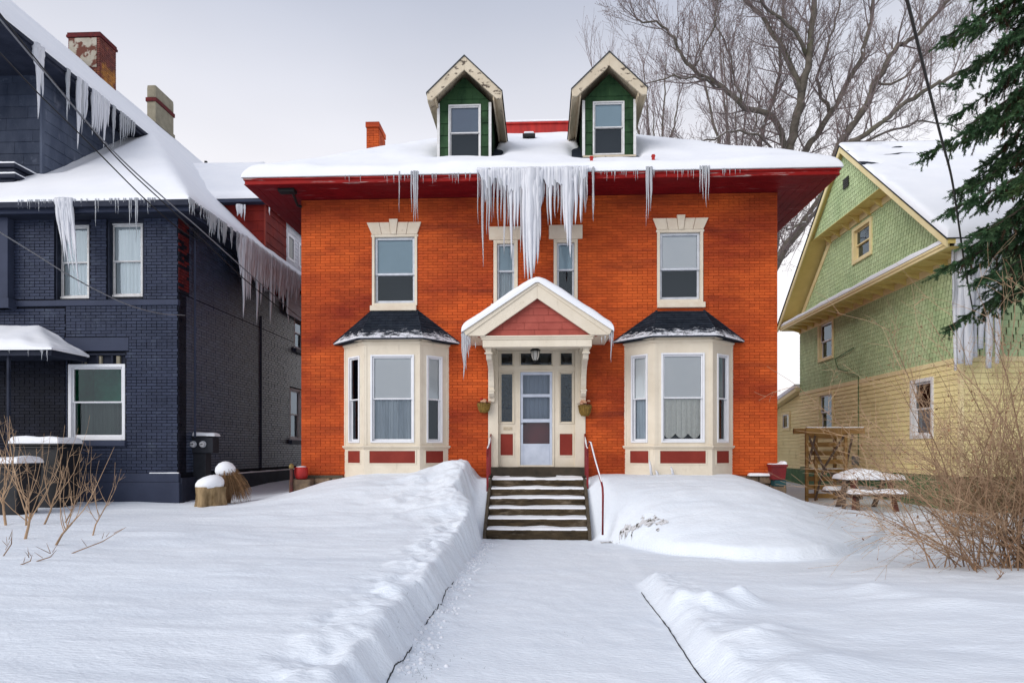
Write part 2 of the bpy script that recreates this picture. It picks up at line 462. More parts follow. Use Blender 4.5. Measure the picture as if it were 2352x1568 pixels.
mk('grey_wood', (0.13, 0.085, 0.06), (0.075, 0.05, 0.04), 6, rough=0.8, bump=0.5, bscale=40, island=0.3)
mk('brown_wood', (0.13, 0.045, 0.03), (0.09, 0.035, 0.025), 6, rough=0.8, bump=0.4, bscale=40)
mk('stump_bark', (0.34, 0.24, 0.13), (0.11, 0.07, 0.03), 7, rough=0.9, bump=1.0, bscale=18, bstretch=(1, 1, 0.25), stretch=(1, 1, 0.3))
mk('straw', (0.33, 0.20, 0.10), (0.20, 0.11, 0.055), 20, rough=0.85, island=0.35)
mk('bark', (0.10, 0.088, 0.072), (0.17, 0.15, 0.125), 5, rough=0.9, bump=0.8, bscale=14, bstretch=(1, 1, 0.3), c3=(0.10, 0.105, 0.06), scale3=1.5, lo3=0.55, hi3=0.75)
mk('twig_grey', (0.23, 0.19, 0.185), (0.17, 0.135, 0.13), 3, rough=0.85, island=0.2)
mk('twig_far', (0.24, 0.19, 0.19), (0.18, 0.14, 0.14), 3, rough=0.85, island=0.2)
mk('bud', (0.14, 0.055, 0.05), (0.10, 0.04, 0.04), 3, rough=0.8)
mk('twig_tan', (0.46, 0.315, 0.20), (0.34, 0.225, 0.14), 8, rough=0.75, island=0.3)
mk('twig_brown', (0.33, 0.21, 0.13), (0.21, 0.13, 0.085), 5, rough=0.8, island=0.35)
mk('dry_leaf', (0.28, 0.14, 0.06), (0.18, 0.085, 0.045), 9, rough=0.8, island=0.4)
mk('needle', (0.032, 0.076, 0.034), (0.088, 0.165, 0.078), 2.2, rough=0.5, island=0.25, c3=(0.048, 0.068, 0.016), scale3=1.1, lo3=0.52, hi3=0.72)
mk('needle_brown', (0.075, 0.042, 0.018), (0.045, 0.028, 0.014), 2, rough=0.7, island=0.3)
mk('spruce_wood', (0.060, 0.042, 0.032), (0.035, 0.025, 0.02), 5, rough=0.9, bump=0.5, bscale=30)
mk('cable_black', (0.012, 0.012, 0.014), rough=0.5)
mk('cable_grey', (0.18, 0.185, 0.20), rough=0.5)
mk('basket', (0.27, 0.17, 0.035), (0.16, 0.095, 0.02), 14, rough=0.8, bump=0.6, bscale=60)
mk('flower_pale', (0.66, 0.42, 0.27), (0.55, 0.28, 0.18), 20, rough=0.7)
mk('flower_red', (0.36, 0.02, 0.015), rough=0.7)
mk('stem_dark', (0.05, 0.022, 0.015), rough=0.8)
mk('grass_green', (0.03, 0.06, 0.035), (0.05, 0.075, 0.05), 20, rough=0.7)
mk('shadeline_black', (0.012, 0.014, 0.016), rough=0.6)
mk('chimney_plaster', (0.40, 0.37, 0.31), (0.30, 0.275, 0.22), 3, rough=0.85, bump=0.4, bscale=30, c3=(0.11, 0.035, 0.022), scale3=3.2, lo3=0.49, hi3=0.56)
mk('chimney_brick', (0.17, 0.045, 0.030), (0.11, 0.03, 0.026), 6, rough=0.8, bump=0.4, bscale=60, island=0.3, c3=(0.36, 0.15, 0.03), scale3=1.1, lo3=0.55, hi3=0.62)
mk('chimney_mortar', (0.20, 0.165, 0.14), rough=0.9)
mk('chimney_stone', (0.27, 0.245, 0.18), (0.20, 0.18, 0.13), 4, rough=0.85, bump=0.3, bscale=40)
mk('grey_box', (0.16, 0.17, 0.165), rough=0.6)
mk('lead', (0.045, 0.05, 0.055), rough=0.5, metallic=0.4)

def glass_mat(name, tint=(0.97, 0.985, 1.0), refl=1.0, bumpy=0.0):
    m = bpy.data.materials.new(name); m.use_nodes = True
    nt = m.node_tree; N = nt.nodes; L = nt.links
    for n in list(N): N.remove(n)
    out = N.new('ShaderNodeOutputMaterial'); mix = N.new('ShaderNodeMixShader')
    tr = N.new('ShaderNodeBsdfTransparent'); tr.inputs['Color'].default_value = (*tint, 1)
    gl = N.new('ShaderNodeBsdfGlossy'); gl.inputs['Roughness'].default_value = 0.03; gl.inputs['Color'].default_value = (0.74, 0.88, 1.0, 1)
    fr = N.new('ShaderNodeFresnel'); fr.inputs['IOR'].default_value = 1.52
    ma = N.new('ShaderNodeMath'); ma.operation = 'MULTIPLY_ADD'; ma.inputs[1].default_value = 1.35 * refl; ma.inputs[2].default_value = 0.0
    ma.use_clamp = True
    L.new(fr.outputs['Fac'], ma.inputs[0]); L.new(ma.outputs[0], mix.inputs['Fac'])
    L.new(tr.outputs[0], mix.inputs[1]); L.new(gl.outputs[0], mix.inputs[2]); L.new(mix.outputs[0], out.inputs['Surface'])
    geo = N.new('ShaderNodeNewGeometry')
    nz = N.new('ShaderNodeTexNoise'); nz.inputs['Scale'].default_value = 1.4 if not bumpy else 14
    nz.inputs['Detail'].default_value = 1.0
    L.new(geo.outputs['Position'], nz.inputs['Vector'])
    b = N.new('ShaderNodeBump'); b.inputs['Strength'].default_value = 0.12 if not bumpy else bumpy; b.inputs['Distance'].default_value = 0.02
    L.new(nz.outputs['Fac'], b.inputs['Height']); L.new(b.outputs['Normal'], gl.inputs['Normal'])
    _MATS[name] = m
glass_mat('glass')
glass_mat('glass_leaded', (0.40, 0.55, 0.60), 1.3, 0.5)
# dusted roof shingles: powder snow caught on the lower courses
def dusted_mat(name, base, zlow, zhigh):
    m = _MATS[base].copy(); m.name = name
    nt = m.node_tree; N = nt.nodes; L = nt.links
    bs = N['Principled BSDF']
    src = bs.inputs['Base Color'].links[0].from_socket
    geo = N.new('ShaderNodeNewGeometry'); sep = N.new('ShaderNodeSeparateXYZ'); L.new(geo.outputs['Position'], sep.inputs['Vector'])
    mp = N.new('ShaderNodeMapping'); mp.inputs['Scale'].default_value = (0.7, 1, 2.2); L.new(geo.outputs['Position'], mp.inputs['Vector'])
    nz = N.new('ShaderNodeTexNoise'); nz.inputs['Scale'].default_value = 9; nz.inputs['Detail'].default_value = 8; nz.inputs['Roughness'].default_value = 0.75
    L.new(mp.outputs['Vector'], nz.inputs['Vector'])
    mr = N.new('ShaderNodeMapRange'); mr.inputs['From Min'].default_value = zlow; mr.inputs['From Max'].default_value = zhigh
    mr.inputs['To Min'].default_value = 0.13; mr.inputs['To Max'].default_value = -0.42; L.new(sep.outputs['Z'], mr.inputs['Value'])
    ad = N.new('ShaderNodeMath'); ad.operation = 'ADD'; L.new(nz.outputs['Fac'], ad.inputs[0]); L.new(mr.outputs['Result'], ad.inputs[1])
    r2 = N.new('ShaderNodeMapRange'); r2.inputs['From Min'].default_value = 0.46; r2.inputs['From Max'].default_value = 0.58
    L.new(ad.outputs[0], r2.inputs['Value'])
    mx = N.new('ShaderNodeMixRGB'); mx.inputs['Color2'].default_value = (0.8, 0.82, 0.87, 1)
    L.new(src, mx.inputs['Color1']); L.new(r2.outputs['Result'], mx.inputs['Fac']); L.new(mx.outputs['Color'], bs.inputs['Base Color'])
    _MATS[name] = m

# ================================================================ THE GROUND
STX0, STX1 = -1.03, 0.83          # stairs
STY0, STY1 = -2.05, -0.70         # foot, landing edge
LANDZ = 1.04
def gauss(X, Y, x, y, sx, sy): return np.exp(-((X - x) / sx) ** 2 - ((Y - y) / sy) ** 2)

LUMPS = []
for (zx, zy, a, s) in ((590, 735, .10, .30), (690, 765, .12, .24), (850, 740, .16, .17), (1000, 880, .07, .22), (930, 950, .14, .34), (1350, 1060, .09, .38),
                       (1550, 700, .08, .30), (380, 730, .08, .2), (1150, 1120, .06, .3), (1850, 760, .05, .5), (760, 860, .05, .35)):
    p = onZ((1700 + zx / 1.809) * .784, (1300 + zy / 1.809) * .784, 0.33)
    LUMPS.append((p.x, p.y, a, s))

def sinterp(X, a, b, w=.28):
    return (np.interp(X - w, a, b) + np.interp(X - w * .5, a, b) + np.interp(X, a, b) + np.interp(X + w * .5, a, b) + np.interp(X + w, a, b)) / 5

def ground_z(X, Y):
    X = np.asarray(X, float); Y = np.asarray(Y, float)
    wob = fbm(X * 0 + 3.1, Y * 1.9, 5, 3) * 0.10 + fbm(X * 0 + 1.1, Y * 9.0, 25, 2) * 0.035
    # left yard
    zl = np.interp(Y, [-30, -10, -8, -5.5, -4, -3, -2, -1.2, -0.4, 1], [.20, .29, .32, .36, .45, .60, .82, 1.02, 1.16, 1.2])
    zfl = np.interp(Y, [-30, -14, -6, -3, -0.85, 3, 12, 40], [.15, .28, .40, .50, .58, .72, .9, 1.0])
    w = sstep(-3.4, -6.3, X)
    hl = zl * (1 - w) + zfl * w
    hl = hl + 0.30 * gauss(X, Y, -1.85, -0.75, .55, .7) + 0.15 * gauss(X, Y, -1.75, -2.3, .5, 1.0)
    hl = hl + 0.05 * fbm(X * .5, Y * .9, 2, 3)
    hl = hl + 0.09 * fbm(X * 4.5, Y * 4.5, 50, 3) * np.exp(-((X + 1.45) / .35) ** 2)
    mess = gauss(X, Y, -2.0, -1.8, 1.1, 1.8)
    hl = hl + mess * (0.17 * fbm(X * 1.7, Y * 1.7, 21, 4))
    # right mound
    Yb = sinterp(X, [.8, 1.0, 1.3, 1.9, 2.9, 3.9, 4.9, 5.6, 6.3, 7.2], [-2.0, -2.15, -2.7, -3.95, -4.55, -4.6, -3.95, -3.0, -1.7, 0.6])
    mx = sinterp(X, [.8, 3.9, 4.5, 5.0, 5.8, 6.6, 7.2], [1.14, 1.14, .94, .68, .46, .40, .36])
    tt = np.clip((Y - Yb) / (np.maximum(-0.45 - Yb, 0.25)), 0, 1)
    edge = sstep(-0.02, 0.10, Y - Yb + 0.05 * fbm(X * 2.2, Y * 0 + 1, 8, 3))
    gap = 0.02 + 0.05 * sstep(2.0, 5.0, X) + 0.16 * sstep(5.0, 7.5, X)
    mound = gap + 0.03 * fbm(X * 1.6, Y * 1.6, 22, 3) * edge + edge * (0.14 + np.maximum(mx - .14 - gap, 0) * (np.sin(tt * math.pi / 2) ** 0.95))
    # front right bank
    yb2 = -6.0 + 0.10 * fbm(X * 1.3, X * 0 + 2, 9, 2) + 0.25 * sstep(2.5, 5.5, X)
    bank = 0.15 + 0.08 * sstep(2, 6, X) + 0.07 * fbm(X * 4.5, Y * 4.5, 51, 3) * np.exp(-((X - 1.35) / .35) ** 2) + 0.04 * fbm(X * .8, Y * 1.2, 12, 3)
    for (x, y, a, s) in LUMPS:
        d = np.sqrt(((X - x) / s) ** 2 + ((Y - y) / (s * .8)) ** 2)
        bank = bank + a * np.exp(-d ** 1.5)
    wb = sstep(0.02, -0.30 - 0.5 * 0, Y - yb2)
    fade = sstep(4.5, 7.5, X)
    hr = np.maximum(mound, gap * (1 - wb) + bank * wb)
    hr = hr * (1 - 0) + fade * 0
    far_r = np.interp(Y, [-30, -6, -3, 0, 3, 8, 30], [.25, .30, .33, .36, .40, .5, .8])
    wr = sstep(6.4, 7.6, X)
    hr = hr * (1 - wr) + far_r * wr
    # alley beside the house, right side
    back = sstep(-0.2, 1.2, Y) * sstep(4.3, 5.4, X)
    hr = hr * (1 - back) + far_r * back
    # path
    xl = -1.10 + wob; xr = 1.14 + fbm(X * 0 + 7.7, Y * 1.5, 6, 3) * 0.08
    near_st = sstep(-2.7, -2.0, Y)
    shoulder = np.clip((Y - STY0 - 0.02) / (STY1 - STY0), 0, 1) * 1.05 * sstep(STX0 - 1.1, STX0 - 0.45, X) * sstep(STX1 + 1.1, STX1 + 0.45, X)
    xl = xl - near_st * 0.26
    path = 0.012 * fbm(X * 3, Y * 3, 14, 3) + 0.05 * sstep(-0.55, -1.1, X) * np.clip(0.35 + 1.1 * fbm(X * 6, Y * 6, 15, 3), 0, 1.2) + 0.008 * fbm(X * 9, Y * 9, 16, 2)
    path = path + 0.04 * sstep(0.85, 1.12, X) * sstep(-3.2, -2.2, Y)
    path = np.where(Y > STY0 - 0.02, np.where((X > STX0 - 0.05) & (X < STX1 + 0.05), -0.10, shoulder), path)
    path = path * np.where(Y > STY0 - 0.02, 1.0, 1 - 0.0)
    sl = sstep(0.03, -0.20 - 0.05 * near_st, X - xl)
    h = path * (1 - sl) + np.maximum(hl, path) * sl
    # right of path
    use_r = X > 0.3
    sr_front = sstep(-0.03, 0.20, X - xr)
    hpr = path * (1 - sr_front) + np.maximum(hr, 0.01) * sr_front
    sr_st = sstep(STX1 + 0.05, STX1 + 0.45, X)
    hst = path * (1 - sr_st) + np.maximum(hr, shoulder) * sr_st
    wst = sstep(-2.5, -2.0, Y)
    hright = hpr * (1 - wst) + hst * wst
    h = np.where(use_r, hright, h)
    # wind ripples on the untouched snow
    un = np.clip((np.abs(X) - 1.2) * 3, 0, 1)
    rip = 0.020 * fbm(X * .75 + Y * .3, Y * 3.6, 31, 3) + 0.007 * fbm(X * 2.2, Y * 7.5, 33, 2) + 0.016 * fbm(X * 1.4, Y * 2.2, 35, 3)
    rip = rip + 0.0045 * fbm(X * 8, Y * 13, 37, 2)
    h = h + rip * un * sstep(0.6, -0.6, Y)
    h = h + 0.05 * fbm(X * .12, Y * .12, 40, 2) * sstep(12, 30, np.hypot(X, Y + 6))
    return h

def axis(center0, center1, step, far, grow=1.16):
    a = list(np.arange(center0, center1, step))
    s = step; x = center1
    while x < far:
        a.append(x); s *= grow; x += s
    a.append(far)
    s = step; x = center0; pre = []
    while x > -far:
        s *= grow; x -= s; pre.append(max(x, -far))
        if x <= -far: break
    return np.array(sorted(pre) + a)

gx = axis(-5.0, 6.6, 0.034, 400)
gy = axis(-11.8, -0.3, 0.034, 400)
GX, GY = np.meshgrid(gx, gy)
GZ = ground_z(GX, GY)
nx, ny = len(gx), len(gy)
_v = np.stack([GX.ravel(), GY.ravel(), GZ.ravel()], 1)
_i = np.arange(ny * nx).reshape(ny, nx)
_f = np.stack([_i[:-1, :-1].ravel(), _i[:-1, 1:].ravel(), _i[1:, 1:].ravel(), _i[1:, :-1].ravel()], 1)
_me = bpy.data.meshes.new('snowy_ground')
_me.vertices.add(len(_v)); _me.vertices.foreach_set('co', _v.ravel())
_me.loops.add(_f.size); _me.loops.foreach_set('vertex_index', _f.ravel())
_me.polygons.add(len(_f)); _me.polygons.foreach_set('loop_start', np.arange(0, _f.size, 4)); _me.polygons.foreach_set('loop_total', np.full(len(_f), 4))
_me.update(); _me.validate(); _me.shade_smooth()
_me.materials.append(M('ground_snow'))
GROUND = bpy.data.objects.new('snowy_ground', _me); COL.objects.link(GROUND)
tag(GROUND, 'snow covered yard with a shovelled path between two banks', None, None, 'structure')
def gz(x, y): return float(ground_z(np.array([x]), np.array([y]))[0])

# ================================================================ BUILDERS
def spans(u0, u1, holes):
    out = [(u0, u1)]
    for a, b in holes:
        nxt = []
        for p, q in out:
            if b <= p or a >= q: nxt.append((p, q)); continue
            if a > p: nxt.append((p, a))
            if b < q: nxt.append((b, q))
        out = nxt
    return out

_RB = random.Random(19)
class BrickSet:
    """bricks of one house: the nearest whole ones become parts, the rest one part of kind stuff"""
    def __init__(s, L=0.213, H=0.060, joint=0.009, proud=0.010):
        s.L, s.H, s.j, s.pr = L, H, joint, proud
        s.items = []
    def wall(s, F, u0, u1, z0, z1, holes, mat):
        z = z0; row = 0
        while z + s.H * 0.6 < z1:
            zt = min(z + s.H, z1)
            hs = [(a - .004, b + .004) for (a, b, c, d) in holes if c < zt - .015 and d > z + .015]
            off = -(s.L / 2) * (row % 2)
            if row % 6 == 5: bl = s.L / 2
            else: bl = s.L
            for p, q in spans(u0, u1, hs):
                k = math.floor((p - u0 - off) / bl)
                a = u0 + off + k * bl
                while a < q:
                    b0 = max(a, p); b1 = min(a + bl, q)
                    if b1 - b0 > 0.03:
                        mm = mat if isinstance(mat, str) else (mat[0] if _RB.random() < mat[2] else mat[1])
                        s.items.append((F, b0 + s.j / 2, b1 - s.j / 2, z + s.j / 2, zt - s.j / 2, mm, abs((b1 - b0) - s.L) < 1e-4 and abs(zt - z - s.H) < 1e-4))
                    a += bl
            z += s.H; row += 1
    def build(s, parent, n_single=300):
        full = []
        for i, it in enumerate(s.items):
            if it[6]:
                c = Vector(it[0]((it[1] + it[2]) / 2, 0, (it[3] + it[4]) / 2))
                full.append(((c - CAMP).length, i))
        full.sort()
        pick = set(i for _, i in full[:n_single])
        rest = {}
        shared = {}
        o = origin_of(parent)
        R = random.Random(5)
        for i, (F, a, b, c, d, mat, _) in enumerate(s.items):
            pr = s.pr * (0.75 + 0.5 * R.random())
            if i in pick:
                key = (id(F), mat)
                if key not in shared:
                    m = MB(); h = Vector(F.U) * ((b - a) / 2); nn = Vector(F.N); zz = Vector((0, 0, (d - c) / 2))
                    m.hexa([-h - nn * .02 - zz, h - nn * .02 - zz, h + nn * s.pr - zz, -h + nn * s.pr - zz, -h - nn * .02 + zz, h - nn * .02 + zz, h + nn * s.pr + zz, -h + nn * s.pr + zz])
                    me = bpy.data.meshes.new('brick'); me.from_pydata(m.v, [], m.f if not F.flip else [tuple(reversed(q)) for q in m.f]); me.materials.append(M(mat))
                    shared[key] = me
                ob = bpy.data.objects.new('brick', shared[key]); COL.objects.link(ob)
                ob.location = Vector(F((a + b) / 2, (R.random() - .5) * .003, (c + d) / 2)) - o
                ob.parent = parent
            else:
                mb = rest.setdefault(mat, MB()); mb.F = F
                mb.box(a, b, -.02, pr, c, d)
        for mat, mb in rest.items():
            mb.build('brickwork', mat, parent, kind='stuff')

def wall_core(F, poly, holes, n0, n1, name, mat, parent, **kw):
    mb = MB(F)
    for P in minus_rects([poly], holes):
        mb.prism_uz(P, n0, n1)
    return mb.build(name, mat, parent, **kw)

def frame4(mb, u0, u1, z0, z1, w, n0, n1, wb=None, wt=None):
    wb = w if wb is None else wb; wt = w if wt is None else wt
    mb.box(u0, u0 + w, n0, n1, z0, z1); mb.box(u1 - w, u1, n0, n1, z0, z1)
    mb.box(u0 + w, u1 - w, n0, n1, z0, z0 + wb); mb.box(u0 + w, u1 - w, n0, n1, z1 - wt, z1)

def wavy(F, u0, u1, z0, z1, n, amp, waves, name, mat, parent, scallop=0):
    mb = MB(F); k = max(12, int(waves * 8))
    b = len(mb.v)
    for i in range(k + 1):
        u = u0 + (u1 - u0) * i / k
        nn = n + amp * math.sin(i / k * waves * 2 * math.pi) + amp * .4 * math.sin(i * 1.7)
        zb = z0 + (scallop * (1 - abs(math.sin(i / k * math.pi * 3))) if scallop else 0)
        mb.pts([(u, nn, zb), (u, nn, z1)])
    for i in range(k):
        mb.face((b + 2 * i, b + 2 * i + 2, b + 2 * i + 3, b + 2 * i + 1))
    return mb.build(name, mat, parent, smooth=True)

def make_window(F, parent, u0, u1, z0, z1, rail=None, case=0.05, casemat='cream', sash=0.04, sashmat='white_vinyl', front=0.02, back=-0.12,
                upper=None, lower=None, depth=0.55, lead=0, room='interior', glass='glass', split=True, sashn=-0.03, upper_drop=1.0, caseb=None):
    """opening u0..u1 x z0..z1 ; returns the window part (its casing) with sash, pane, blind ... below it"""
    mb = MB(F); frame4(mb, u0, u1, z0, z1, case, back, front, wb=caseb)
    win = mb.build('window', casemat, parent, bevel=0.006)
    a0, a1, b0, b1 = u0 + case + .002, u1 - case - .002, z0 + (caseb if caseb is not None else case) + .002, z1 - case - .002
    if rail is None: rail = (b0 + b1) / 2
    secs = [(rail - sash * .45, b1, sashn), (b0, rail + sash * .45, sashn - .035)] if split else [(b0, b1, sashn)]
    for i, (s0, s1, n) in enumerate(secs):
        mb = MB(F); frame4(mb, a0, a1, s0, s1, sash, n - .03, n, wb=sash * (1.3 if i else 0.9))
        mb.build('sash', sashmat, win, bevel=0.004)
        mb = MB(F); mb.poly([(a0 + sash * .8, n - .015, s0 + sash * .8), (a1 - sash * .8, n - .015, s0 + sash * .8), (a1 - sash * .8, n - .015, s1 - sash * .8), (a0 + sash * .8, n - .015, s1 - sash * .8)][::-1])
        mb.build('pane', glass, win)
        if lead:
            mb = MB(F)
            w = a1 - a0 - 2 * sash; h = s1 - s0 - 2 * sash; uu = a0 + sash; zz = s0 + sash
            t = .007
            if lead == 1:
                k = max(2, round(w / .13))
                for j in range(k):
                    c = uu + w * (j + .5) / k; ww = w / k * .36
                    ring = [(c, zz + h * .05), (c + ww, zz + h * .3), (c + ww, zz + h * .7), (c, zz + h * .95), (c - ww, zz + h * .7), (c - ww, zz + h * .3)]
                    for q in range(6):
                        p1, p2 = ring[q], ring[(q + 1) % 6]
                        mb.F = None
                        mb.beam(F(p1[0], n - .008, p1[1]), F(p2[0], n - .008, p2[1]), t, t)
                mb.F = None
                mb.beam(F(uu, n - .008, zz + h * .15), F(uu + w, n - .008, zz + h * .15), t, t)
                mb.beam(F(uu, n - .008, zz + h * .85), F(uu + w, n - .008, zz + h * .85), t, t)
            else:
                mb.F = None
                for fr in (.22, .78):
                    mb.beam(F(uu + w * fr, n - .008, zz), F(uu + w * fr, n - .008, zz + h), t, t)
                rr = random.Random(3)
                for j in range(7):
                    c = zz + h * (j + .5) / 7
                    ring = [(uu + w * .5, c + h * .068), (uu + w * .74, c), (uu + w * .5, c - h * .068), (uu + w * .26, c)]
                    for q in range(4):
                        p1, p2 = ring[q], ring[(q + 1) % 4]
                        mb.beam(F(p1[0], n - .008, p1[1]), F(p2[0], n - .008, p2[1]), t, t)
                    for e0, e1 in ((0, .22), (.78, 1)):
                        mb.beam(F(uu + w * e0, n - .008, zz + h * j / 7), F(uu + w * e1, n - .008, zz + h * j / 7), t, t)
            mb.build('leading', 'lead', win)
    nb = sashn - .05
    if upper:
        zb = rail + (b1 - rail) * (1 - upper_drop)
        if upper.startswith('curtain'): wavy(F, a0 + .01, a1 - .01, rail - .02, b1, nb, .008, 4, 'curtain', upper, win)
        else:
            mb = MB(F); mb.box(a0 + .012, a1 - .012, nb - .006, nb, zb + .012, b1); mb.box(a0 + .012, a1 - .012, nb - .012, nb + .006, zb, zb + .015); mb.build('blind', upper, win)
    if lower:
        sc = 0.10 if lower == 'curtain_lace' else 0
        wavy(F, a0 + .012, a1 - .012, b0 + (.05 if sc else .01), rail + .02, nb - .055, .016, 7, 'curtain', lower, win, scallop=sc)
    mb = MB(F)     # the room behind
    e = 0.0
    ud, zd = 0.25, 0.2
    q = [(a0, back + .03, b0), (a1, back + .03, b0), (a1, back + .03, b1), (a0, back + .03, b1)]
    r = [(a0 - ud, -depth, b0 - zd), (a1 + ud, -depth, b0 - zd), (a1 + ud, -depth, b1 + zd), (a0 - ud, -depth, b1 + zd)]
    b = mb.pts(q + r)
    for i in range(4):
        j = (i + 1) % 4
        mb.face((b + i, b + j, b + 4 + j, b + 4 + i))
    mb.face((b + 4, b + 5, b + 6, b + 7))
    mb.build('room_recess', room, win)
    return win

_RI = random.Random(42)
def icicle(parent, top, length, r, mat='ice', lean=0.0, name='icicle', n=7, flat=1.0, blunt=False):
    top = Vector(top)
    segs = max(5, min(10, int(length / .12) + 4))
    ph = _RI.random() * 6
    path = []; rad = []
    wob = min(.012, r * .45)
    for i in range(segs + 1):
        t = i / segs
        path.append(top + Vector((wob * math.sin(ph + t * 7) * t + lean * t, wob * math.cos(ph * 1.3 + t * 6) * t, -length * t)))
        rr = r * ((1 - t) ** (0.72 if r < .05 else .55)) * (1 + .16 * math.sin(ph + t * 19) * (1 - t)) if not blunt else r * (1 - .5 * t) * (1 + .12 * math.sin(ph + t * 15))
        rad.append(max(rr, .0022))
    path.insert(0, top + Vector((0, 0, .03))); rad.insert(0, r * .8)
    mb = MB(); mb.tube(path, rad, n)
    return mb.build(name, mat, parent, smooth=True)

def snow_patch(name, parent, xs, ys, zbase, thick, mat='snow', keep=None, skirt=0.02):
    """blanket over z = zbase(X,Y), thickness thick(X,Y); numpy funcs"""
    X, Y = np.meshgrid(np.asarray(xs, float), np.asarray(ys, float))
    ZB = zbase(X, Y); T = thick(X, Y)
    Z = ZB + T
    ny_, nx_ = X.shape
    mb = MB()
    mb.v = [tuple(p) for p in np.stack([X.ravel(), Y.ravel(), Z.ravel()], 1)]
    idx = np.arange(nx_ * ny_).reshape(ny_, nx_)
    K = keep(X, Y) if keep is not None else np.ones_like(X, bool)
    for j in range(ny_ - 1):
        for i in range(nx_ - 1):
            if K[j, i] and K[j, i + 1] and K[j + 1, i] and K[j + 1, i + 1]:
                mb.f.append((int(idx[j, i]), int(idx[j, i + 1]), int(idx[j + 1, i + 1]), int(idx[j + 1, i])))
    # skirt
    if skirt is not None and keep is None:
        ring = [(j, 0) for j in range(ny_)] + [(ny_ - 1, i) for i in range(1, nx_)] + [(j, nx_ - 1) for j in range(ny_ - 2, -1, -1)] + [(0, i) for i in range(nx_ - 2, 0, -1)]
        b = len(mb.v)
        for j, i in ring: mb.v.append((X[j, i], Y[j, i], ZB[j, i] - skirt))
        k = len(ring)
        for a in range(k):
            c = (a + 1) % k
            mb.f.append((int(idx[ring[a]]), int(idx[ring[c]]), b + c, b + a))
    return mb.build(name, mat, parent, smooth=True)
def edge_round(d, r):
    d = np.clip(d / r, 0, 1)
    return np.sqrt(np.clip(1 - (1 - d) ** 2, 0, 1))
def lin(a, b, step):
    n = max(2, int(round((b - a) / step)) + 1)
    return np.linspace(a, b, n)
def with_edges(a, b, step, r):
    """sample points, dense near both ends"""
    e = np.array([0, .03, .1, .2, .35, .55, .8, 1.0]) * r
    return np.concatenate([a + e, lin(a + r, b - r, step)[1:-1], (b - e)[::-1]])
def shingle_field(F, poly, holes, course, width, thick, mat, parent, n0=0.0, singles=300, name='shingle', mass='shingle_field', gap=0.006, stag=True, jit=0.0, z0=None, skew=None, vgap=.002):
    us = [p[0] for p in poly]; zs = [p[1] for p in poly]
    u0, u1 = min(us), max(us); z0 = min(zs) if z0 is None else z0; z1 = max(zs)
    R = random.Random(hash((round(u0, 2), round(z1, 2), name)) & 0xffff)
    items = []
    z = z0; row = 0
    while z < z1:
        off = (width * (.5 if row % 2 else 0)) if stag else width * R.random()
        if skew is not None: off = (row * skew) % width
        a = u0 - off
        while a < u1:
            w = width * (1 + jit * (R.random() - .5))
            P = clip_convex(rect(a + gap / 2, a + w - gap / 2, z, z + course - vgap), poly)
            a += w
            if len(P) < 3: continue
            for Q in minus_rects([P], holes):
                if area(Q) < 2e-4: continue
                dn = R.random() * .15 * thick
                front = [(p[0], n0 + dn + thick * (1 - .75 * (p[1] - z) / course), p[1]) for p in Q]
                items.append((Q, front))
        z += course; row += 1
    order = sorted(range(len(items)), key=lambda i: (Vector(F(items[i][0][0][0], 0, items[i][0][0][1])) - CAMP).length)
    pick = set(order[:singles])
    def add(mb, Q, front):
        k = len(Q)
        b = mb.pts([(p[0], n0 - .004, p[1]) for p in Q] + front)
        mb.face(list(reversed(range(b + k, b + 2 * k)))) if False else mb.face(range(b + k, b + 2 * k))
        for i in range(k):
            j = (i + 1) % k
            mb.face((b + i, b + j, b + k + j, b + k + i))
    rest = MB(F)
    for i, (Q, fr) in enumerate(items):
        if i in pick:
            mb = MB(F); add(mb, Q, fr); mb.build(name, mat, parent)
        else: add(rest, Q, fr)
    if rest.f: rest.build(mass, mat, parent, kind='stuff')

# ================================================================ THE BRICK HOUSE
FH = Frame((0, 0, 0), (1, 0, 0), (0, -1, 0))
HX0, HX1 = onY(692, 600, 0).x, onY(1785.5, 600, 0).x
HD = 9.8
HZ0, HZ1 = 0.95, 7.055
house = thing('brick_house', (0, 0, 0.0), 'orange painted brick house with red eaves, twin green dormers and two bay windows', 'house')
def U0(u, y=0): return onY(u, 800, y).x
def Z0(v, u=1233, y=0): return onY(u, v, y).z

# openings
def op(u0, u1, v0, v1):
    uc = (u0 + u1) / 2
    return (U0(u0), U0(u1), Z0(v1, uc), Z0(v0, uc))
W_UL = op(855, 958.5, 539, 702); W_UR = op(1509, 1614.6, 528, 694.5)
W_NL = op(1133.7, 1189.3, 551.8, 698); W_NR = op(1271.7, 1326.7, 549.8, 695)
BAYP = 0.50
def bay_geom(uL, uR, cL, cR):
    xL, xR = U0(uL), U0(uR); fL, fR = U0(cL, -BAYP), U0(cR, -BAYP)
    return xL, xR, fL, fR
BL = bay_geom(791.2, 1030.5, 837, 964.2); BR = bay_geom(1434.5, 1682.9, 1504.2, 1636.1)
BZE = Z0(780, 900, -BAYP)      # bay eave
DOOR_HOLE = (U0(1122), U0(1344), 0.9, Z0(770))
holes = [W_UL, W_UR, W_NL, W_NR, (BL[0] + .06, BL[1] - .06, .5, BZE + .02), (BR[0] + .06, BR[1] - .06, .5, BZE + .02), DOOR_HOLE]
wall_core(FH, rect(HX0, HX1, HZ0, HZ1), holes, -.25, -.0005, 'front_wall', 'mortar_orange', house)
m = MB(); m.box(HX0, HX0 + .25, .26, HD, HZ0, HZ1); m.build('side_wall', 'brick_orange', house)
m = MB(); m.box(HX1 - .25, HX1, .26, HD, HZ0, HZ1); m.build('side_wall', 'brick_orange', house)
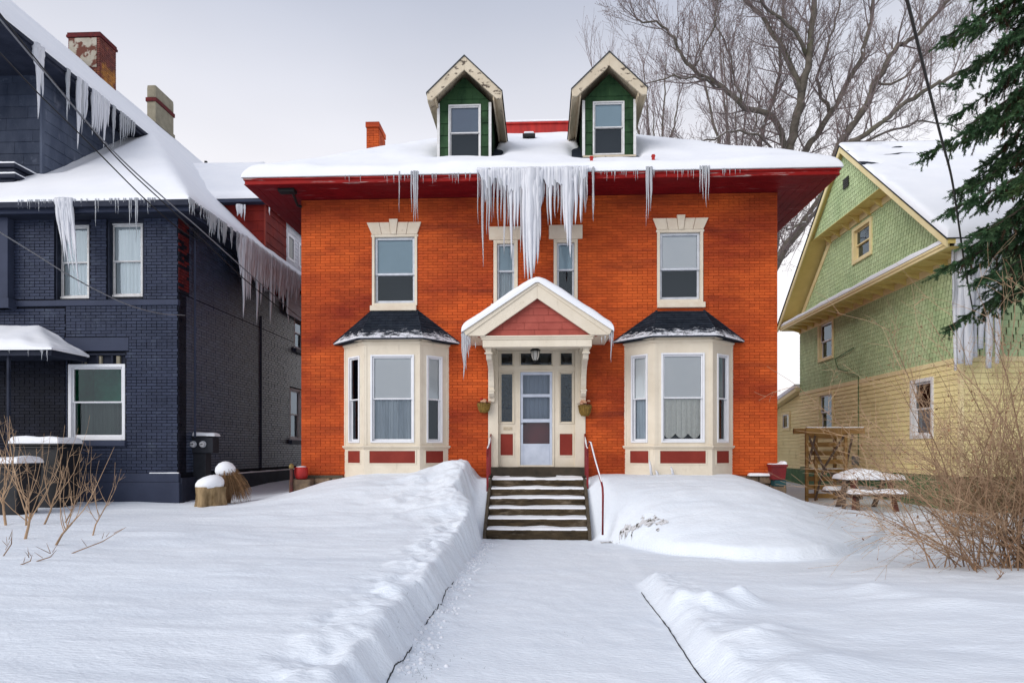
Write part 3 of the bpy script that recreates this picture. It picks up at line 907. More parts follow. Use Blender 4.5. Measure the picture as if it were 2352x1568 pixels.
m = MB(); m.box(HX0 + .26, HX1 - .26, HD - .25, HD, HZ0, HZ1); m.build('back_wall', 'brick_orange', house)
bs = BrickSet()
bs.wall(FH, HX0, HX1, HZ0 + .17, HZ1, holes, 'brick_orange')
bs.build(house, 300)

# upper windows with stone lintels and sills
def lintel(u0t, u1t, u0b, u1b, vt, vb, key=None):
    uc = (u0t + u1t) / 2
    zt, zb = Z0(vt, uc), Z0(vb, uc)
    if key is None:
        m = MB(FH); m.prism_uz([(U0(u0b), zb), (U0(u1b), zb), (U0(u1t), zt), (U0(u0t), zt)], -.1, .045)
        m.build('lintel', 'stone_trim', house, bevel=.008); return
    k0, k1 = key
    a, b, c, d = U0(u0b), U0(u1b), U0(u1t), U0(u0t)
    kc = (U0(k0) + U0(k1)) / 2; kw = (U0(k1) - U0(k0)) / 2; g = .004
    kb = kw * .62
    m = MB(FH)
    f1 = .45
    sL = a + (kc - kb - a) * .52; sLt = d + (kc - kw * 1.5 - d) * .52 + .04
    sR = b - (b - kc - kb) * .52; sRt = c - (c - kc - kw * 1.5) * .52 - .04
    for P in ([(a, zb), (sL - g, zb), (sLt - g, zt), (d, zt)], [(sL + g, zb), (kc - kb - g, zb), (kc - kw - g, zt), (sLt + g, zt)],
              [(kc + kb + g, zb), (sR - g, zb), (sRt - g, zt), (kc + kw + g, zt)], [(sR + g, zb), (b, zb), (c, zt), (sRt + g, zt)]):
        m = MB(FH); m.prism_uz(P, -.1, .042); m.build('voussoir', 'stone_trim', house, bevel=.006)
    ky = Z0(vt - 7, uc)
    m = MB(FH); m.prism_uz([(kc - kb, zb - .002), (kc + kb, zb - .002), (kc + kw, ky), (kc - kw, ky)], -.1, .062); m.build('keystone', 'stone_trim', house, bevel=.006)
    m = MB(FH); m.prism_uz([(a - .02, zb - .05), (b + .02, zb - .05), (b + .02, zb - .004), (a - .02, zb - .004)], -.1, .022)
    m.build('window_head', 'cream', house)
lintel(843, 968, 855, 958.5, 511.6, 539, (894.7, 914.5))
lintel(1499, 1626.5, 1509, 1614.6, 502, 528, (1554, 1573))
lintel(1123.7, 1197.3, 1123.7, 1197.3, 521.4, 551.6)
lintel(1260.7, 1337.7, 1260.7, 1337.7, 517.8, 549.6)
def sill(u0, u1, v0, v1, y=0):
    uc = (u0 + u1) / 2
    m = MB(FH); m.box(U0(u0), U0(u1), -.1, .075, Z0(v1, uc), Z0(v0, uc) - .002); m.build('sill', 'stone_trim', house, bevel=.01)
sill(851.3, 957, 702, 714.4); sill(1508.8, 1619, 694.5, 707.4); sill(1128, 1195, 698, 709); sill(1266, 1333, 695, 706)
make_window(FH, house, *W_UL, rail=Z0(629, 906), case=.055, casemat='cream', sash=.05, sashmat='aluminium', upper='blind', front=.03)
make_window(FH, house, *W_UR, rail=Z0(617, 1562), case=.06, casemat='cream', sash=.05, sashmat='aluminium', upper='blind_pale', lower='blind_grey' if False else None, front=.03)
make_window(FH, house, *W_NL, rail=Z0(622, 1160), case=.075, casemat='cream', sash=.04, sashmat='aluminium', upper='blind', lower='curtain_white', front=.03)
make_window(FH, house, *W_NR, rail=Z0(619, 1300), case=.07, casemat='cream', sash=.04, sashmat='aluminium', upper='blind', front=.03)

# ---------------------------------------------------------------- bay windows
dusted_mat('asphalt_dusted', 'asphalt_shingle', BZE, BZE + .48)
def strip_roof(name_part, quads, parent, rows, mat, tab=.30, thick=.012):
    """quads: list of (low0, low1, top1, top0) faces; makes tabs as sub-parts"""
    for (a, b, c, d) in quads:
        a, b, c, d = map(Vector, (a, b, c, d))
        nrm = (b - a).cross(d - a)
        if nrm.length < 1e-6: nrm = (b - a).cross(c - a)
        nrm.normalize()
        R = random.Random(int(abs(a.x * 100)))
        for r in range(rows):
            h0, h1 = r / rows, min(1.0, (r + 1.25) / rows)
            l0, l1 = a.lerp(d, h0), b.lerp(c, h0); t0, t1 = a.lerp(d, h1), b.lerp(c, h1)
            n = max(1, int(round((l1 - l0).length / tab)))
            cuts = [0] + sorted(min(.97, max(.03, (i + (.5 if r % 2 else 0) + .2 * (R.random() - .5)) / n)) for i in range(1 if not r % 2 else 0, n)) + [1]
            for i in range(len(cuts) - 1):
                f0, f1 = cuts[i], cuts[i + 1]
                if f1 - f0 < .03: continue
                g = .004 / max(.3, (l1 - l0).length)
                p = [l0.lerp(l1, f0 + g), l0.lerp(l1, f1 - g), t0.lerp(t1, f1 - g), t0.lerp(t1, f0 + g)]
                lift = thick * (1.15 + .5 * R.random())
                m = MB(); m.hexa([p[0], p[1], p[2], p[3], p[0] + nrm * lift, p[1] + nrm * lift, p[2] + nrm * .003, p[3] + nrm * .003])
                m.build('shingle', mat, parent)

def make_bay(G, panes, top_u):
    xL, xR, fL, fR = G
    A, B, C, D = (xL, 0), (fL, -BAYP), (fR, -BAYP), (xR, 0)
    uc = 1176
    zt = BZE; zw1 = Z0(814.2, 906, -BAYP); zw0 = Z0(1016.4, 906, -BAYP); zs = Z0(1023, 906, -BAYP)
    zp1, zp0 = Z0(1035, 906, -BAYP), Z0(1063, 906, -BAYP); zb = 0.55
    for i, (P, Q) in enumerate(((A, B), (B, C), (C, D))):
        d = Vector((Q[0] - P[0], Q[1] - P[1], 0)); L = d.length; d.normalize()
        F = Frame((P[0], P[1], 0), d, d.cross(Vector((0, 0, 1))))
        if i == 1:
            w0, w1 = U0(panes[0], -BAYP) - fL, U0(panes[1], -BAYP) - fL
        else:
            w0, w1 = L * .225, L * .775
        hole = (w0, w1, zw0, zw1)
        wall_core(F, rect(0, L, zb, zt), [hole], -.07, 0, 'bay_wall', 'cream', house)
        kw = dict(rail=zw0 + (zw1 - zw0) * .5, case=.038, casemat='white_vinyl', sash=.03, sashmat='white_vinyl', front=.022, back=-.085, depth=.36, sashn=-.012)
        if i == 1: kw.update(upper=panes[2], lower=panes[3])
        else: kw.update(upper=panes[4 + (i > 1)], lower=panes[6 + (i > 1)])
        make_window(F, house, *hole, **kw)
        pm = .10 if i == 1 else .11
        m = MB(F); m.box(w0 - .02, w1 + .02, -.02, .004, zp0, zp1); m.build('panel', 'red_panel', house)
        m = MB(F); frame4(m, w0 - .045, w1 + .045, zp0 - .025, zp1 + .025, .024, -.01, .012); m.build('panel_moulding', 'cream', house)
        ex = .02
        m = MB(F); m.box(-ex, L + ex, -.02, .045, zs - .035, zs); m.box(-ex, L + ex, -.02, .025, zs - .06, zs - .036); m.build('ledge', 'cream', house, bevel=.006)
        m = MB(F); m.box(-.01, L + .01, -.02, .018, zt - .10, zt - .02); m.box(-.02, L + .02, -.02, .036, zt - .075, zt - .045)
        m.box(-.05, L + .05, -.02, .10, zt - .018, zt + .012); m.build('cornice', 'cream', house, bevel=.006)
        for (q0, q1) in ((-.008, .05), (L - .05, L + .008)):
            m = MB(F); m.box(q0, q1, -.02, .010, zs + .002, zt - .11); m.build('corner_board', 'cream', house)
    # roof
    o = .17
    ze = zt + .014
    a = (xL - .24, .0, ze - .03); b = (fL - .085, -BAYP - o, ze); c = (fR + .085, -BAYP - o, ze); d = (xR + .24, .0, ze - .03)
    zt_ = Z0(714.9, top_u[0]); t0 = (U0(top_u[0]), -.012, zt_); t1 = (U0(top_u[1]), -.012, zt_)
    m = MB(); m.poly([b, c, t1, t0]); m.poly([a, b, t0]); m.poly([c, d, t1])
    lo = [(p[0], p[1], p[2] - .02) for p in (a, b, c, d)]
    m.poly([a, b, lo[1], lo[0]]); m.poly([b, c, lo[2], lo[1]]); m.poly([c, d, lo[3], lo[2]]); m.poly(list(reversed(lo)))
    roof = m.build('bay_roof', 'asphalt_shingle', house)
    strip_roof('bay_roof', [(b, c, t1, t0), (a, b, t0, t0), (c, d, t1, t1)], roof, 10, 'asphalt_dusted')
    m = MB(); m.tube([b, t0], .018, 5); m.tube([c, t1], .018, 5); m.build('hip_cap', 'asphalt_dusted', roof)
    # step flashing line against the wall
    m = MB(); m.beam(Vector(a) + Vector((0, -.012, .02)), Vector(t0) + Vector((0, 0, .02)), .02, .02); m.beam(Vector(d) + Vector((0, -.012, .02)), Vector(t1) + Vector((0, 0, .02)), .02, .02); m.build('flashing', 'asphalt_shingle', roof)
make_bay(BL, (851, 951.3, 'blind_pale', 'curtain', None, 'blind_pale', None, None), (855, 958))
make_bay(BR, (1518.5, 1618.5, 'blind_pale', 'curtain_lace', 'blind_pale', 'curtain', 'curtain', None), (1509, 1616))

# ---------------------------------------------------------------- front door and its surround
DZ = 0.0
dn = -.06
sd_u = [(1145.6, 1181.8), (1190.6, 1272.6), (1283, 1319.6)]
th = [(U0(a), U0(b), Z0(841.7), Z0(804.5)) for a, b in sd_u]
sl = [(U0(a), U0(b), Z0(973), Z0(852)) for a, b in (sd_u[0], sd_u[2])]
door = (U0(1191), U0(1272.6), Z0(1071.5), Z0(849.5))
wall_core(FH, rect(U0(1143), U0(1322), Z0(1086), Z0(768)), th + sl + [door], -.2, dn, 'door_surround', 'cream', house)
m = MB(FH); m.box(U0(1121.5), U0(1144.5), -.2, .03, Z0(1086), Z0(768)); m.build('pilaster', 'cream', house, bevel=.006)
m = MB(FH); m.box(U0(1320.5), U0(1344.5), -.2, .03, Z0(1086), Z0(768)); m.build('pilaster', 'cream', house, bevel=.006)
FD = Frame((0, -dn, 0), (1, 0, 0), (0, -1, 0))
for i, r in enumerate(th):
    make_window(FD, house, *r, case=.028, casemat='cream', sash=.02, sashmat='cream', split=False, lead=1, front=.02, back=-.08, depth=.3, sashn=-.02, glass='glass')
for r in sl:
    make_window(FD, house, *r, case=.028, casemat='cream', sash=.022, sashmat='cream', split=False, lead=2, front=.02, back=-.08, depth=.3, sashn=-.02, glass='glass_leaded')
for a, b in ((1149.4, 1177.8), (1286, 1315)):
    m = MB(FD); m.box(U0(a), U0(b), -.02, .004, Z0(1045), Z0(996)); m.build('panel', 'red_panel', house)
    m = MB(FD); frame4(m, U0(a) - .03, U0(b) + .03, Z0(1045) - .03, Z0(996) + .03, .026, -.01, .012); m.build('panel_moulding', 'cream', house)
m = MB(FD); m.box(U0(1156), U0(1176), 0, .010, Z0(987), Z0(980)); m.build('mail_slot', 'cream_grain', house)
m = MB(FD)
u0, u1, z0, z1 = door
frame4(m, u0, u1, z0, z1, .035, -.10, .022)
m.build('door_frame', 'cream', house)
m = MB(FD)
a0, a1, b0, b1 = u0 + .037, u1 - .037, z0 + .012, z1 - .037
st = .055
pz = [(Z0(904), Z0(860)), (Z0(961.3), Z0(911)), (Z0(1018.6), Z0(969.5))]
m.box(a0, a0 + st, -.04, 0, b0, b1); m.box(a1 - st, a1, -.04, 0, b0, b1)
edges = [b1] + [z for p in pz for z in (p[1], p[0])] + [b0]
for i in range(0, len(edges) - 2, 2):
    m.box(a0 + st, a1 - st, -.038, -.002, edges[i + 1], edges[i])
m.box(a0 + st, a1 - st, -.034, -.008, b0, pz[2][0])
doorp = m.build('storm_door', 'white_door', house, bevel=.004)
for (q0, q1) in pz:
    m = MB(FD); m.poly([(a0 + st, -.02, q0), (a1 - st, -.02, q0), (a1 - st, -.02, q1), (a0 + st, -.02, q1)][::-1]); m.build('pane', 'glass', doorp)
m = MB(FD); frame4(m, a0 + st + .01, a1 - st - .01, b0 + .03, pz[2][0] - .03, .012, -.01, -.003); m.build('kick_panel', 'white_door', doorp)
m = MB(); m.tube([FD(a0 + .02, .02, Z0(972)), FD(a0 + .075, .045, Z0(972)), FD(a0 + .12, .045, Z0(972))], .009, 6); m.build('handle', 'iron', doorp)
for zz in (Z0(930), Z0(975), Z0(1050)):
    m = MB(FD); m.box(a1 - .012, a1 + .02, .0, .018, zz - .04, zz + .04); m.build('hinge', 'aluminium', doorp)
m = MB(FD); m.box(a0, a1, -.30, -.25, b0, Z0(960)); frame4(m, a0 + .08, a1 - .08, b0 + .15, Z0(972), .05, -.26, -.235); m.build('inner_door', 'dark_red_box', house)
wavy(FD, a0 + .04, a1 - .04, Z0(965), b1 - .02, -.14, .010, 6, 'door_curtain', 'blind_grey', house)
m = MB(FD); b = m.pts([(a0, -.1, b0), (a1, -.1, b0), (a1, -.1, b1), (a0, -.1, b1), (a0 - .2, -.6, b0), (a1 + .2, -.6, b0), (a1 + .2, -.6, b1 + .1), (a0 - .2, -.6, b1 + .1)])
for i in range(4):
    m.face((b + i, b + (i + 1) % 4, b + 4 + (i + 1) % 4, b + 4 + i))
m.face((b + 4, b + 5, b + 6, b + 7)); m.build('hallway_recess', 'interior', house)
m = MB(FH); m.box(U0(1119), U0(1347), -.2, .10, LANDZ + .03, Z0(1072)); m.build('threshold', 'mossy_board', house, bevel=.01)

# ---------------------------------------------------------------- porch hood
PY = -1.25
pa = onY(1234.5, 646.5, PY); pl = onY(1066, 761, PY); pr = onY(1404, 755, PY)
PXC = (pl.x + pr.x) / 2; PW = (pr.x - pl.x) / 2; PZA = pa.z; PZE = (pl.z + pr.z) / 2
PM = (PZA - PZE) / PW
def chev(w_out, za, drop, y0, y1, mb, cutz=None):
    """one chevron of rake boards"""
    ze = za - PM * w_out
    for s in (-1, 1):
        P = [(PXC, za), (PXC + s * w_out, ze), (PXC + s * (w_out - .05), ze - .10), (PXC + s * (w_out - .05 - max(0, (drop - .10) / PM)), ze - .10), (PXC, za - drop)]
        if s < 0: P = P[::-1]
        k = len(P)
        b = mb.pts([(p[0], y0, p[1]) for p in P] + [(p[0], y1, p[1]) for p in P])
        mb.face(list(reversed(range(b, b + k)))); mb.face(range(b + k, b + 2 * k))
        for i in range(k):
            j = (i + 1) % k
            mb.face((b + i, b + j, b + k + j, b + k + i))
m = MB(); chev(PW, PZA, .325, PY, PY + .06, m); m.build('rake_board', 'cream', house, bevel=.006)
m = MB(); chev(PW + .015, PZA + .012, .075, PY - .02, PY - .002, m); m.build('rake_moulding', 'cream', house, bevel=.004)
m = MB()
for s in (-1, 1):
    e = PXC + s * (PW + .03)
    top = [(PXC, PY - .03, PZA + .05), (PXC, 0, PZA + .05), (e, 0, PZE + .03), (e, PY - .03, PZE + .03)]
    bot = [(x, y, z - .045) for x, y, z in top]
    m.prism(top, bot)
m.build('porch_roof', 'asphalt_shingle', house)
# soffits of the eaves
zso = onY(1090, 770.5, PY).z
bl_, br_ = onY(1108.5, 783, PY + .07).x, onY(1359.5, 783, PY + .07).x
zb0, zb1 = onY(1233, 796, PY + .07).z, onY(1233, 771, PY + .07).z
for s, xi in ((-1, bl_), (1, br_)):
    xo = PXC + s * (PW - .05)
    for k in range(4):
        f0, f1 = k / 4, (k + 1) / 4
        m = MB(); m.box(xo + (xi - xo) * f0 + .002, xo + (xi - xo) * f1 - .002, PY + .062, 0, zso - .004, zso + .016); m.build('soffit_board', 'cream', house)
    m = MB(); m.box(xo, xo + s * .03, PY + .062, 0, zso - .01, PZE + .0); m.build('eave_fascia', 'cream', house)
m = MB(); m.box(bl_, br_, PY + .075, PY + .28, zb0, zb1 - .07); m.box(bl_ - .025, br_ + .025, PY + .055, PY + .28, zb1 - .069, zb1 - .03); m.box(bl_ - .045, br_ + .045, PY + .035, PY + .28, zb1 - .029, zb1 + .004)
m.build('porch_beam', 'cream', house, bevel=.006)
for xa, xb in ((bl_ + .005, bl_ + .2), (br_ - .2, br_ - .005)):
    m = MB(); m.box(xa, xb, PY + .282, -.035, zb0 + .004, zb1 - .01); m.build('side_beam', 'cream', house)
m = MB(); m.box(bl_ + .205, br_ - .205, PY + .282, .03, zb0 + .10, zb0 + .13); m.build('porch_ceiling', 'cream', house)
# gable of painted shingles
FG = Frame((0, PY + .13, 0), (1, 0, 0), (0, -1, 0))
ga = onY(1233.8, 684, PY + .13)
gw = (PZA - .31 - (zb1 - .01)) / PM
tri = [(PXC - gw - .05, zb1 - .01), (PXC + gw + .05, zb1 - .01), (PXC, PZA - .27)]
m = MB(FG); m.prism_uz(tri, -.04, 0); gb = m.build('porch_gable', 'red_shingle', house)
shingle_field(FG, tri, [], .142, .42, .016, 'red_shingle', gb, singles=60, jit=.7, stag=False)
# brackets
def bracket(xc, w):
    prof = [(.03, zb0 + .004), (1.05, zb0 + .004), (1.05, zb0 - .10), (.98, zb0 - .13), (.95, zb0 - .20)]
    for i in range(9):
        t = i / 8 * math.pi / 2
        prof.append((.26 + .66 * (1 - math.sin(t)) , zb0 - .22 - .44 * (1 - math.cos(t)) * 1.0))
    prof += [(.23, zb0 - .72), (.27, zb0 - .76), (.27, zb0 - .84), (.20, zb0 - .90), (.13, zb0 - .93), (.11, zb0 - 1.0), (.03, zb0 - 1.02)]
    m = MB(FH); m.prism_nz(prof[::-1], xc - w / 2, xc + w / 2); br = m.build('bracket', 'cream', house, bevel=.006)
    m = MB(FH); m.box(xc - w * .7, xc + w * .7, .98, 1.062, zb0 - .115, zb0 - .09); m.box(xc - w * .62, xc + w * .62, .05, .285, zb0 - .79, zb0 - .765); m.build('bracket_moulding', 'cream', br)
    return br
bxl = onY(1122, 800, -1.05).x; bxr = onY(1346, 800, -1.05).x
bracket(bxl, .11); bracket(bxr, .11)
# snow on the hood
def zb_p(X, Y): return PZA + .05 - PM * np.abs(X - PXC) - .02
xs = with_edges(PXC - PW - .05, PXC + PW + .05, .06, .14); ys = with_edges(PY - .05, .0, .07, .10)
def th_p(X, Y):
    d = np.minimum(PW + .05 - np.abs(X - PXC), np.minimum(Y - (PY - .05), 5))
    sm = .10 * np.exp(-((X - PXC) / .12) ** 2) * -0.55
    return edge_round(d, .11) * (.125 + sm + .035 * fbm(X * 3, Y * 3, 3, 3)) + .012
snow_patch('porch_snow', house, xs, ys, zb_p, th_p, 'snow', skirt=.035)
# icicles at the hood's eaves
for (u, v0, v1, r) in ((1066, 764, 872, .045), (1070, 770, 850, .04), (1075, 775, 822, .03), (1062, 768, 830, .025), (1079, 778, 806, .02), (1092, 790, 800, .012),
                       (1404, 758, 832, .022), (1408, 758, 795, .018), (1400, 764, 785, .014), (1390, 772, 786, .012), (1382, 778, 788, .01)):
    p = onY(u, v0, PY + .02); q = onY(u, v1, PY + .02)
    icicle(house, p, p.z - q.z, r, 'ice')
# ---------------------------------------------------------------- main roof
OV = 0.92
EX0, EX1, EY0, EY1 = onY(556.5, 405, -OV).x, onY(1934.5, 380, -OV).x, -OV, HD + OV
ZD = 7.222                      # drip edge
RP = 0.62; RS = 4.85
zr = ZD - .012
m = MB()
e = [(EX0, EY0, zr), (EX1, EY0, zr), (EX1, EY1, zr), (EX0, EY1, zr)]
dk = [(EX0 + RS, EY0 + RS, zr + RP * RS), (EX1 - RS, EY0 + RS, zr + RP * RS), (EX1 - RS, EY1 - RS, zr + RP * RS), (EX0 + RS, EY1 - RS, zr + RP * RS)]
m.prism(dk, e); m.build('roof', 'asphalt_shingle', house)
x0, x1, y0, y1 = dk[0][0], dk[1][0], dk[0][1], dk[2][1]
zc = zr + RP * RS
m = MB(); m.box(x0 - .05, x1 + .05, y0 - .06, y1 + .06, zc - .06, zc + .235); m.box(x0 - .09, x1 + .09, y0 - .10, y1 + .10, zc + .236, zc + .285); m.build('roof_crest', 'red_bright', house)
m = MB(); m.box(x0 - .08, x1 + .08, y0 - .09, y1 + .09, zc + .286, zc + .35); m.build('crest_snow', 'snow', house, bevel=.03)
# fascia: board, moulding and drip edge on the three seen sides and the back
def ring_boxes(name, off, t, z0, z1, mat, bev=.004):
    a, b, c, d = EX0 + off, EX1 - off, EY0 + off, EY1 - off
    for (p, q, r, s) in ((a, b, c, c + t), (a, a + t, c + t + .002, d - t - .002), (b - t, b, c + t + .002, d - t - .002), (a, b, d - t, d)):
        m = MB(); m.box(p, q, r, s, z0, z1); m.build(name, mat, house, bevel=bev)
ring_boxes('drip_edge', -.012, .05, ZD - .030, ZD - .013, 'white_worn')
ring_boxes('crown_moulding', .012, .05, ZD - .072, ZD - .032, 'red_fascia')
ring_boxes('fascia', .035, .05, ZD - .145, ZD - .074, 'red_fascia')
ring_boxes('bead', .022, .05, ZD - .160, ZD - .147, 'red_fascia')
# soffit boards
nb = 5
for k in range(nb):
    y0_, y1_ = EY0 + .06 + (0 - EY0 - .06) * k / nb, EY0 + .06 + (0 - EY0 - .06) * (k + 1) / nb
    ins = y0_ - EY0 - .06
    m = MB(); m.hexa([(EX0 + .06 + ins, y0_ + .003, 7.060), (EX1 - .06 - ins, y0_ + .003, 7.060), (EX1 - .06 - (y1_ - EY0 - .06), y1_ - .003, 7.060), (EX0 + .06 + (y1_ - EY0 - .06), y1_ - .003, 7.060),
                      (EX0 + .06 + ins, y0_ + .003, 7.08), (EX1 - .06 - ins, y0_ + .003, 7.08), (EX1 - .06 - (y1_ - EY0 - .06), y1_ - .003, 7.08), (EX0 + .06 + (y1_ - EY0 - .06), y1_ - .003, 7.08)])
    m.build('soffit_board', 'red_soffit', house)
    for s in (0, 1):
        if s == 0:
            xa = EX0 + .06 + (HX0 - EX0 - .06) * k / nb; xb = EX0 + .06 + (HX0 - EX0 - .06) * (k + 1) / nb
            fa, fb = xa - EX0 - .06, xb - EX0 - .06
        else:
            xa = EX1 - .06 - (EX1 - .06 - HX1) * k / nb; xb = EX1 - .06 - (EX1 - .06 - HX1) * (k + 1) / nb
            fa, fb = EX1 - .06 - xa, EX1 - .06 - xb
        g = .003 if s == 0 else -.003
        ya, yb = EY0 + .06 + fa + .004, EY0 + .06 + fb + .004
        m = MB(); m.hexa([(xa + g, ya, 7.060), (xb - g, yb, 7.060), (xb - g, EY1 - .06, 7.060), (xa + g, EY1 - .06, 7.060), (xa + g, ya, 7.08), (xb - g, yb, 7.08), (xb - g, EY1 - .06, 7.08), (xa + g, EY1 - .06, 7.08)])
        m.build('soffit_board', 'red_soffit', house)
# drain spout under the soffit's corner
q = onZ(660, 436, 7.05)
m = MB(); m.box(q.x - .17, q.x + .17, q.y - .09, q.y + .09, 6.985, 7.055); m.build('soffit_vent', 'iron', house)
m = MB(); m.tube([(q.x + .1, q.y, 7.02), (HX0 - .06, -.06, 6.93), (HX0 + .02, -.04, 6.9)], .03, 8); m.build('drain_pipe', 'iron', house)

# dormers
DY = 0.35; DR = -0.03
DORM = []
def dormer(face, tips, peak, apex, corn, win, railv, up, lowm, note):
    x0, x1 = onY(face[0], 300, DY).x, onY(face[1], 300, DY).x
    xc = (x0 + x1) / 2
    uc = (face[0] + face[1]) / 2
    zb = onY(uc, face[2], DY).z
    zap = onY(uc, apex, DY).z; zw = onY(uc, corn, DY).z
    F = Frame((0, DY, 0), (1, 0, 0), (0, -1, 0))
    w = (onY(win[0], 300, DY).x, onY(win[1], 300, DY).x, onY(uc, win[3], DY).z, onY(uc, win[2], DY).z)
    pent = [(x0, zb - .25), (x1, zb - .25), (x1, zw), (xc, zap), (x0, zw)]
    core = wall_core(F, pent, [w], -.08, -.0, 'dormer', 'green_shingle', house)
    shingle_field(F, [(p[0], max(p[1], zb)) for p in pent], [w], .262, .30, .022, 'green_shingle', core, singles=80, jit=.5, stag=False)
    make_window(F, house, *w, rail=onY(uc, railv, DY).z, case=.028, casemat='white_worn', sash=.026, sashmat='white_worn', upper=up, lower=lowm, front=.035, depth=.28, back=-.09, sashn=-.0)
    m = MB(F); m.box(x0 - .02, x1 + .03, -.05, .06, zb - .03, zb + .012); m.build('sill', 'cream_peeling', house, bevel=.005)
    for s, xx in ((0, x0), (1, x1)):
        m = MB(F); m.box(xx - .035 + .012 * s, xx + .023 + .012 * s, -.02, .034, zb + .013, zw - .02); m.build('corner_board', 'white_worn', house)
        # cheek
        FC = Frame((xx, DY, 0), (0, 1, 0) if s else (0, -1, 0), (1, 0, 0) if s else (-1, 0, 0))
        L = 3.2
        if s: poly = [(.0, zb - .25), (L, zb - .25), (L, zw), (0, zw)]
        else: poly = [(-L, zb - .25), (0, zb - .25), (0, zw), (-L, zw)]
        m = MB(FC); m.prism_uz(poly, -.05, -.002); ck = m.build('cheek', 'green_shingle', house)
        poly2 = [(0, zb - .1), (2.2, zb + 1.26), (0, zw)] if s else [(0, zb - .1), (0, zw), (-2.2, zb + 1.26)]
        shingle_field(FC, poly2, [], .12, .2, .014, 'green_shingle', ck, singles=60, jit=.5, stag=False)
    # roof slabs
    tl, tr = onY(tips[0], tips[2], DR), onY(tips[1], tips[2], DR)
    pk = onY(uc, peak, DR).z
    hw = (tr.x - tl.x) / 2; cx = (tr.x + tl.x) / 2
    xc = cx
    ze = (tl.z + tr.z) / 2; sl = (pk - ze) / hw
    yb = 3.6
    for s in (-1, 1):
        top = [(cx, DR + .03, pk - .02), (cx, yb, pk - .02), (cx + s * hw * .985, yb, ze - .02 + .0), (cx + s * hw * .985, DR + .03, ze - .02)]
        bot = [(x, y, z - .10) for x, y, z in top]
        m = MB(); m.prism(top, bot); m.build('dormer_roof', 'cream_grain', house)
        tt = [(x, y - (.045 if y < 1 else 0), z + .034) for x, y, z in top]; tt[2] = (cx + s * (hw + .012), yb, ze + .004); tt[3] = (cx + s * (hw + .012), DR - .015, ze + .004)
        bb = [(x, y, z - .032) for x, y, z in tt]
        m = MB(); m.prism(tt, bb); m.build('roofing', 'lead', house)
        ss = [(cx, DR + .12, pk + .05), (cx, yb, pk + .05), (cx + s * hw * .95, yb, ze + .075), (cx + s * hw * .95, DR + .12, ze + .075)]
        m = MB(); m.prism(ss, [(x, y, z - .055) for x, y, z in ss]); m.build('dormer_snow', 'snow', house, bevel=.015)
    # front rake boards
    for s in (-1, 1):
        P = [(cx, pk - .005), (cx + s * hw, ze), (cx + s * (hw - .012), ze - .15), (cx + s * (hw - .11), ze - .16), (cx, pk - .30)]
        m = MB()
        b = m.pts([(p[0], DR, p[1]) for p in P] + [(p[0], DR + .05, p[1]) for p in P]); k = len(P)
        m.face(range(b, b + k)); m.face(list(reversed(range(b + k, b + 2 * k))))
        for i in range(k):
            j = (i + 1) % k; m.face((b + i, b + k + i, b + k + j, b + j))
        m.build('rake_board', 'cream_peeling', house, bevel=.005)
        # sloping underside between rake and wall, and the deep eave board running back
        xa = cx + s * (hw - .012); xi = cx + s * (hw - .20)
        top = [(xi, DR + .052, ze - .02), (xi, 3.0, ze - .02), (xa, 3.0, ze - .125), (xa, DR + .052, ze - .125)]
        m = MB(); m.prism(top, [(x - s * .0, y, z - .05) for x, y, z in top]); m.build('eave_board', 'cream_grain', house)
        m = MB(); m.box(xi - s * .0, xi + s * .03, DR + .052, 3.0, ze - .17, ze - .03); m.build('eave_board', 'cream_grain', house)
    DORM.append((x0, x1))
dormer((1008, 1125, 366), (980, 1153, 211), 127.5, 178, 236, (1030.3, 1104.6, 241.6, 365), 305, 'blind_grey', None, '')
dormer((1341, 1457, 360), (1313, 1487, 202), 118.5, 171, 229, (1361.5, 1434, 234, 357), 292, 'blind', None, '')

# snow on the roof
def zb_r(X, Y):
    d = np.minimum(np.minimum(X - EX0, EX1 - X), np.minimum(Y - EY0, EY1 - Y))
    return zr + RP * np.clip(d, 0, RS)
def th_r(X, Y):
    d = np.minimum(np.minimum(X - EX0 + .02, EX1 - X + .02), np.minimum(Y - EY0 + .02, EY1 - Y + .02))
    t = .15 + .09 * fbm(X * .6, Y * .6, 4, 3) + .05 * sstep(2.5, 5.5, np.abs(X + .1)) + .02 * fbm(X * 1.8, Y * 1.8, 7, 3)
    for (a, b) in DORM:
        for xx, s in ((a, -1), (b, 1)):
            dd = (X - xx) * s
            t = t - .26 * np.exp(-((dd - .05) / .20) ** 2) * sstep(-.1, .3, Y) * sstep(2.0, 1.2, Y) * (1.0 if (s > 0) == (xx < 0) else .35)
        inside = (X > a - .02) & (X < b + .02) & (Y > DY - .05) & (Y < 2.9)
        t = np.where(inside, np.minimum(t, -.02), t)
        t = t - .07 * ((X > a - .1) & (X < b + .1)) * np.exp(-((Y - DY) / .25) ** 2)
    mid = sstep(2.0, .9, np.abs(X + .1)) * sstep(.0, .8, Y)
    t = t - .05 * mid
    top = np.clip(d - RS + .25, 0, .25) / .25
    t = t * (1 - .7 * top)
    lip = .06 * np.exp(-((d - .16) / .16) ** 2) * (0.6 + fbm(X * 1.1, Y * 1.1, 9, 2))
    return edge_round(d, .17) * (t + lip) + .004
xs = with_edges(EX0 - .02, EX1 + .02, .075, .2); ys = np.concatenate([EY0 - .02 + np.array([0, .01, .025, .05, .08, .12, .17, .22]), lin(EY0 + .27, 4.6, .075), lin(4.9, EY1 + .02, .35)])
snow_patch('roof_snow', house, xs, ys, zb_r, th_r, 'snow', skirt=.012)
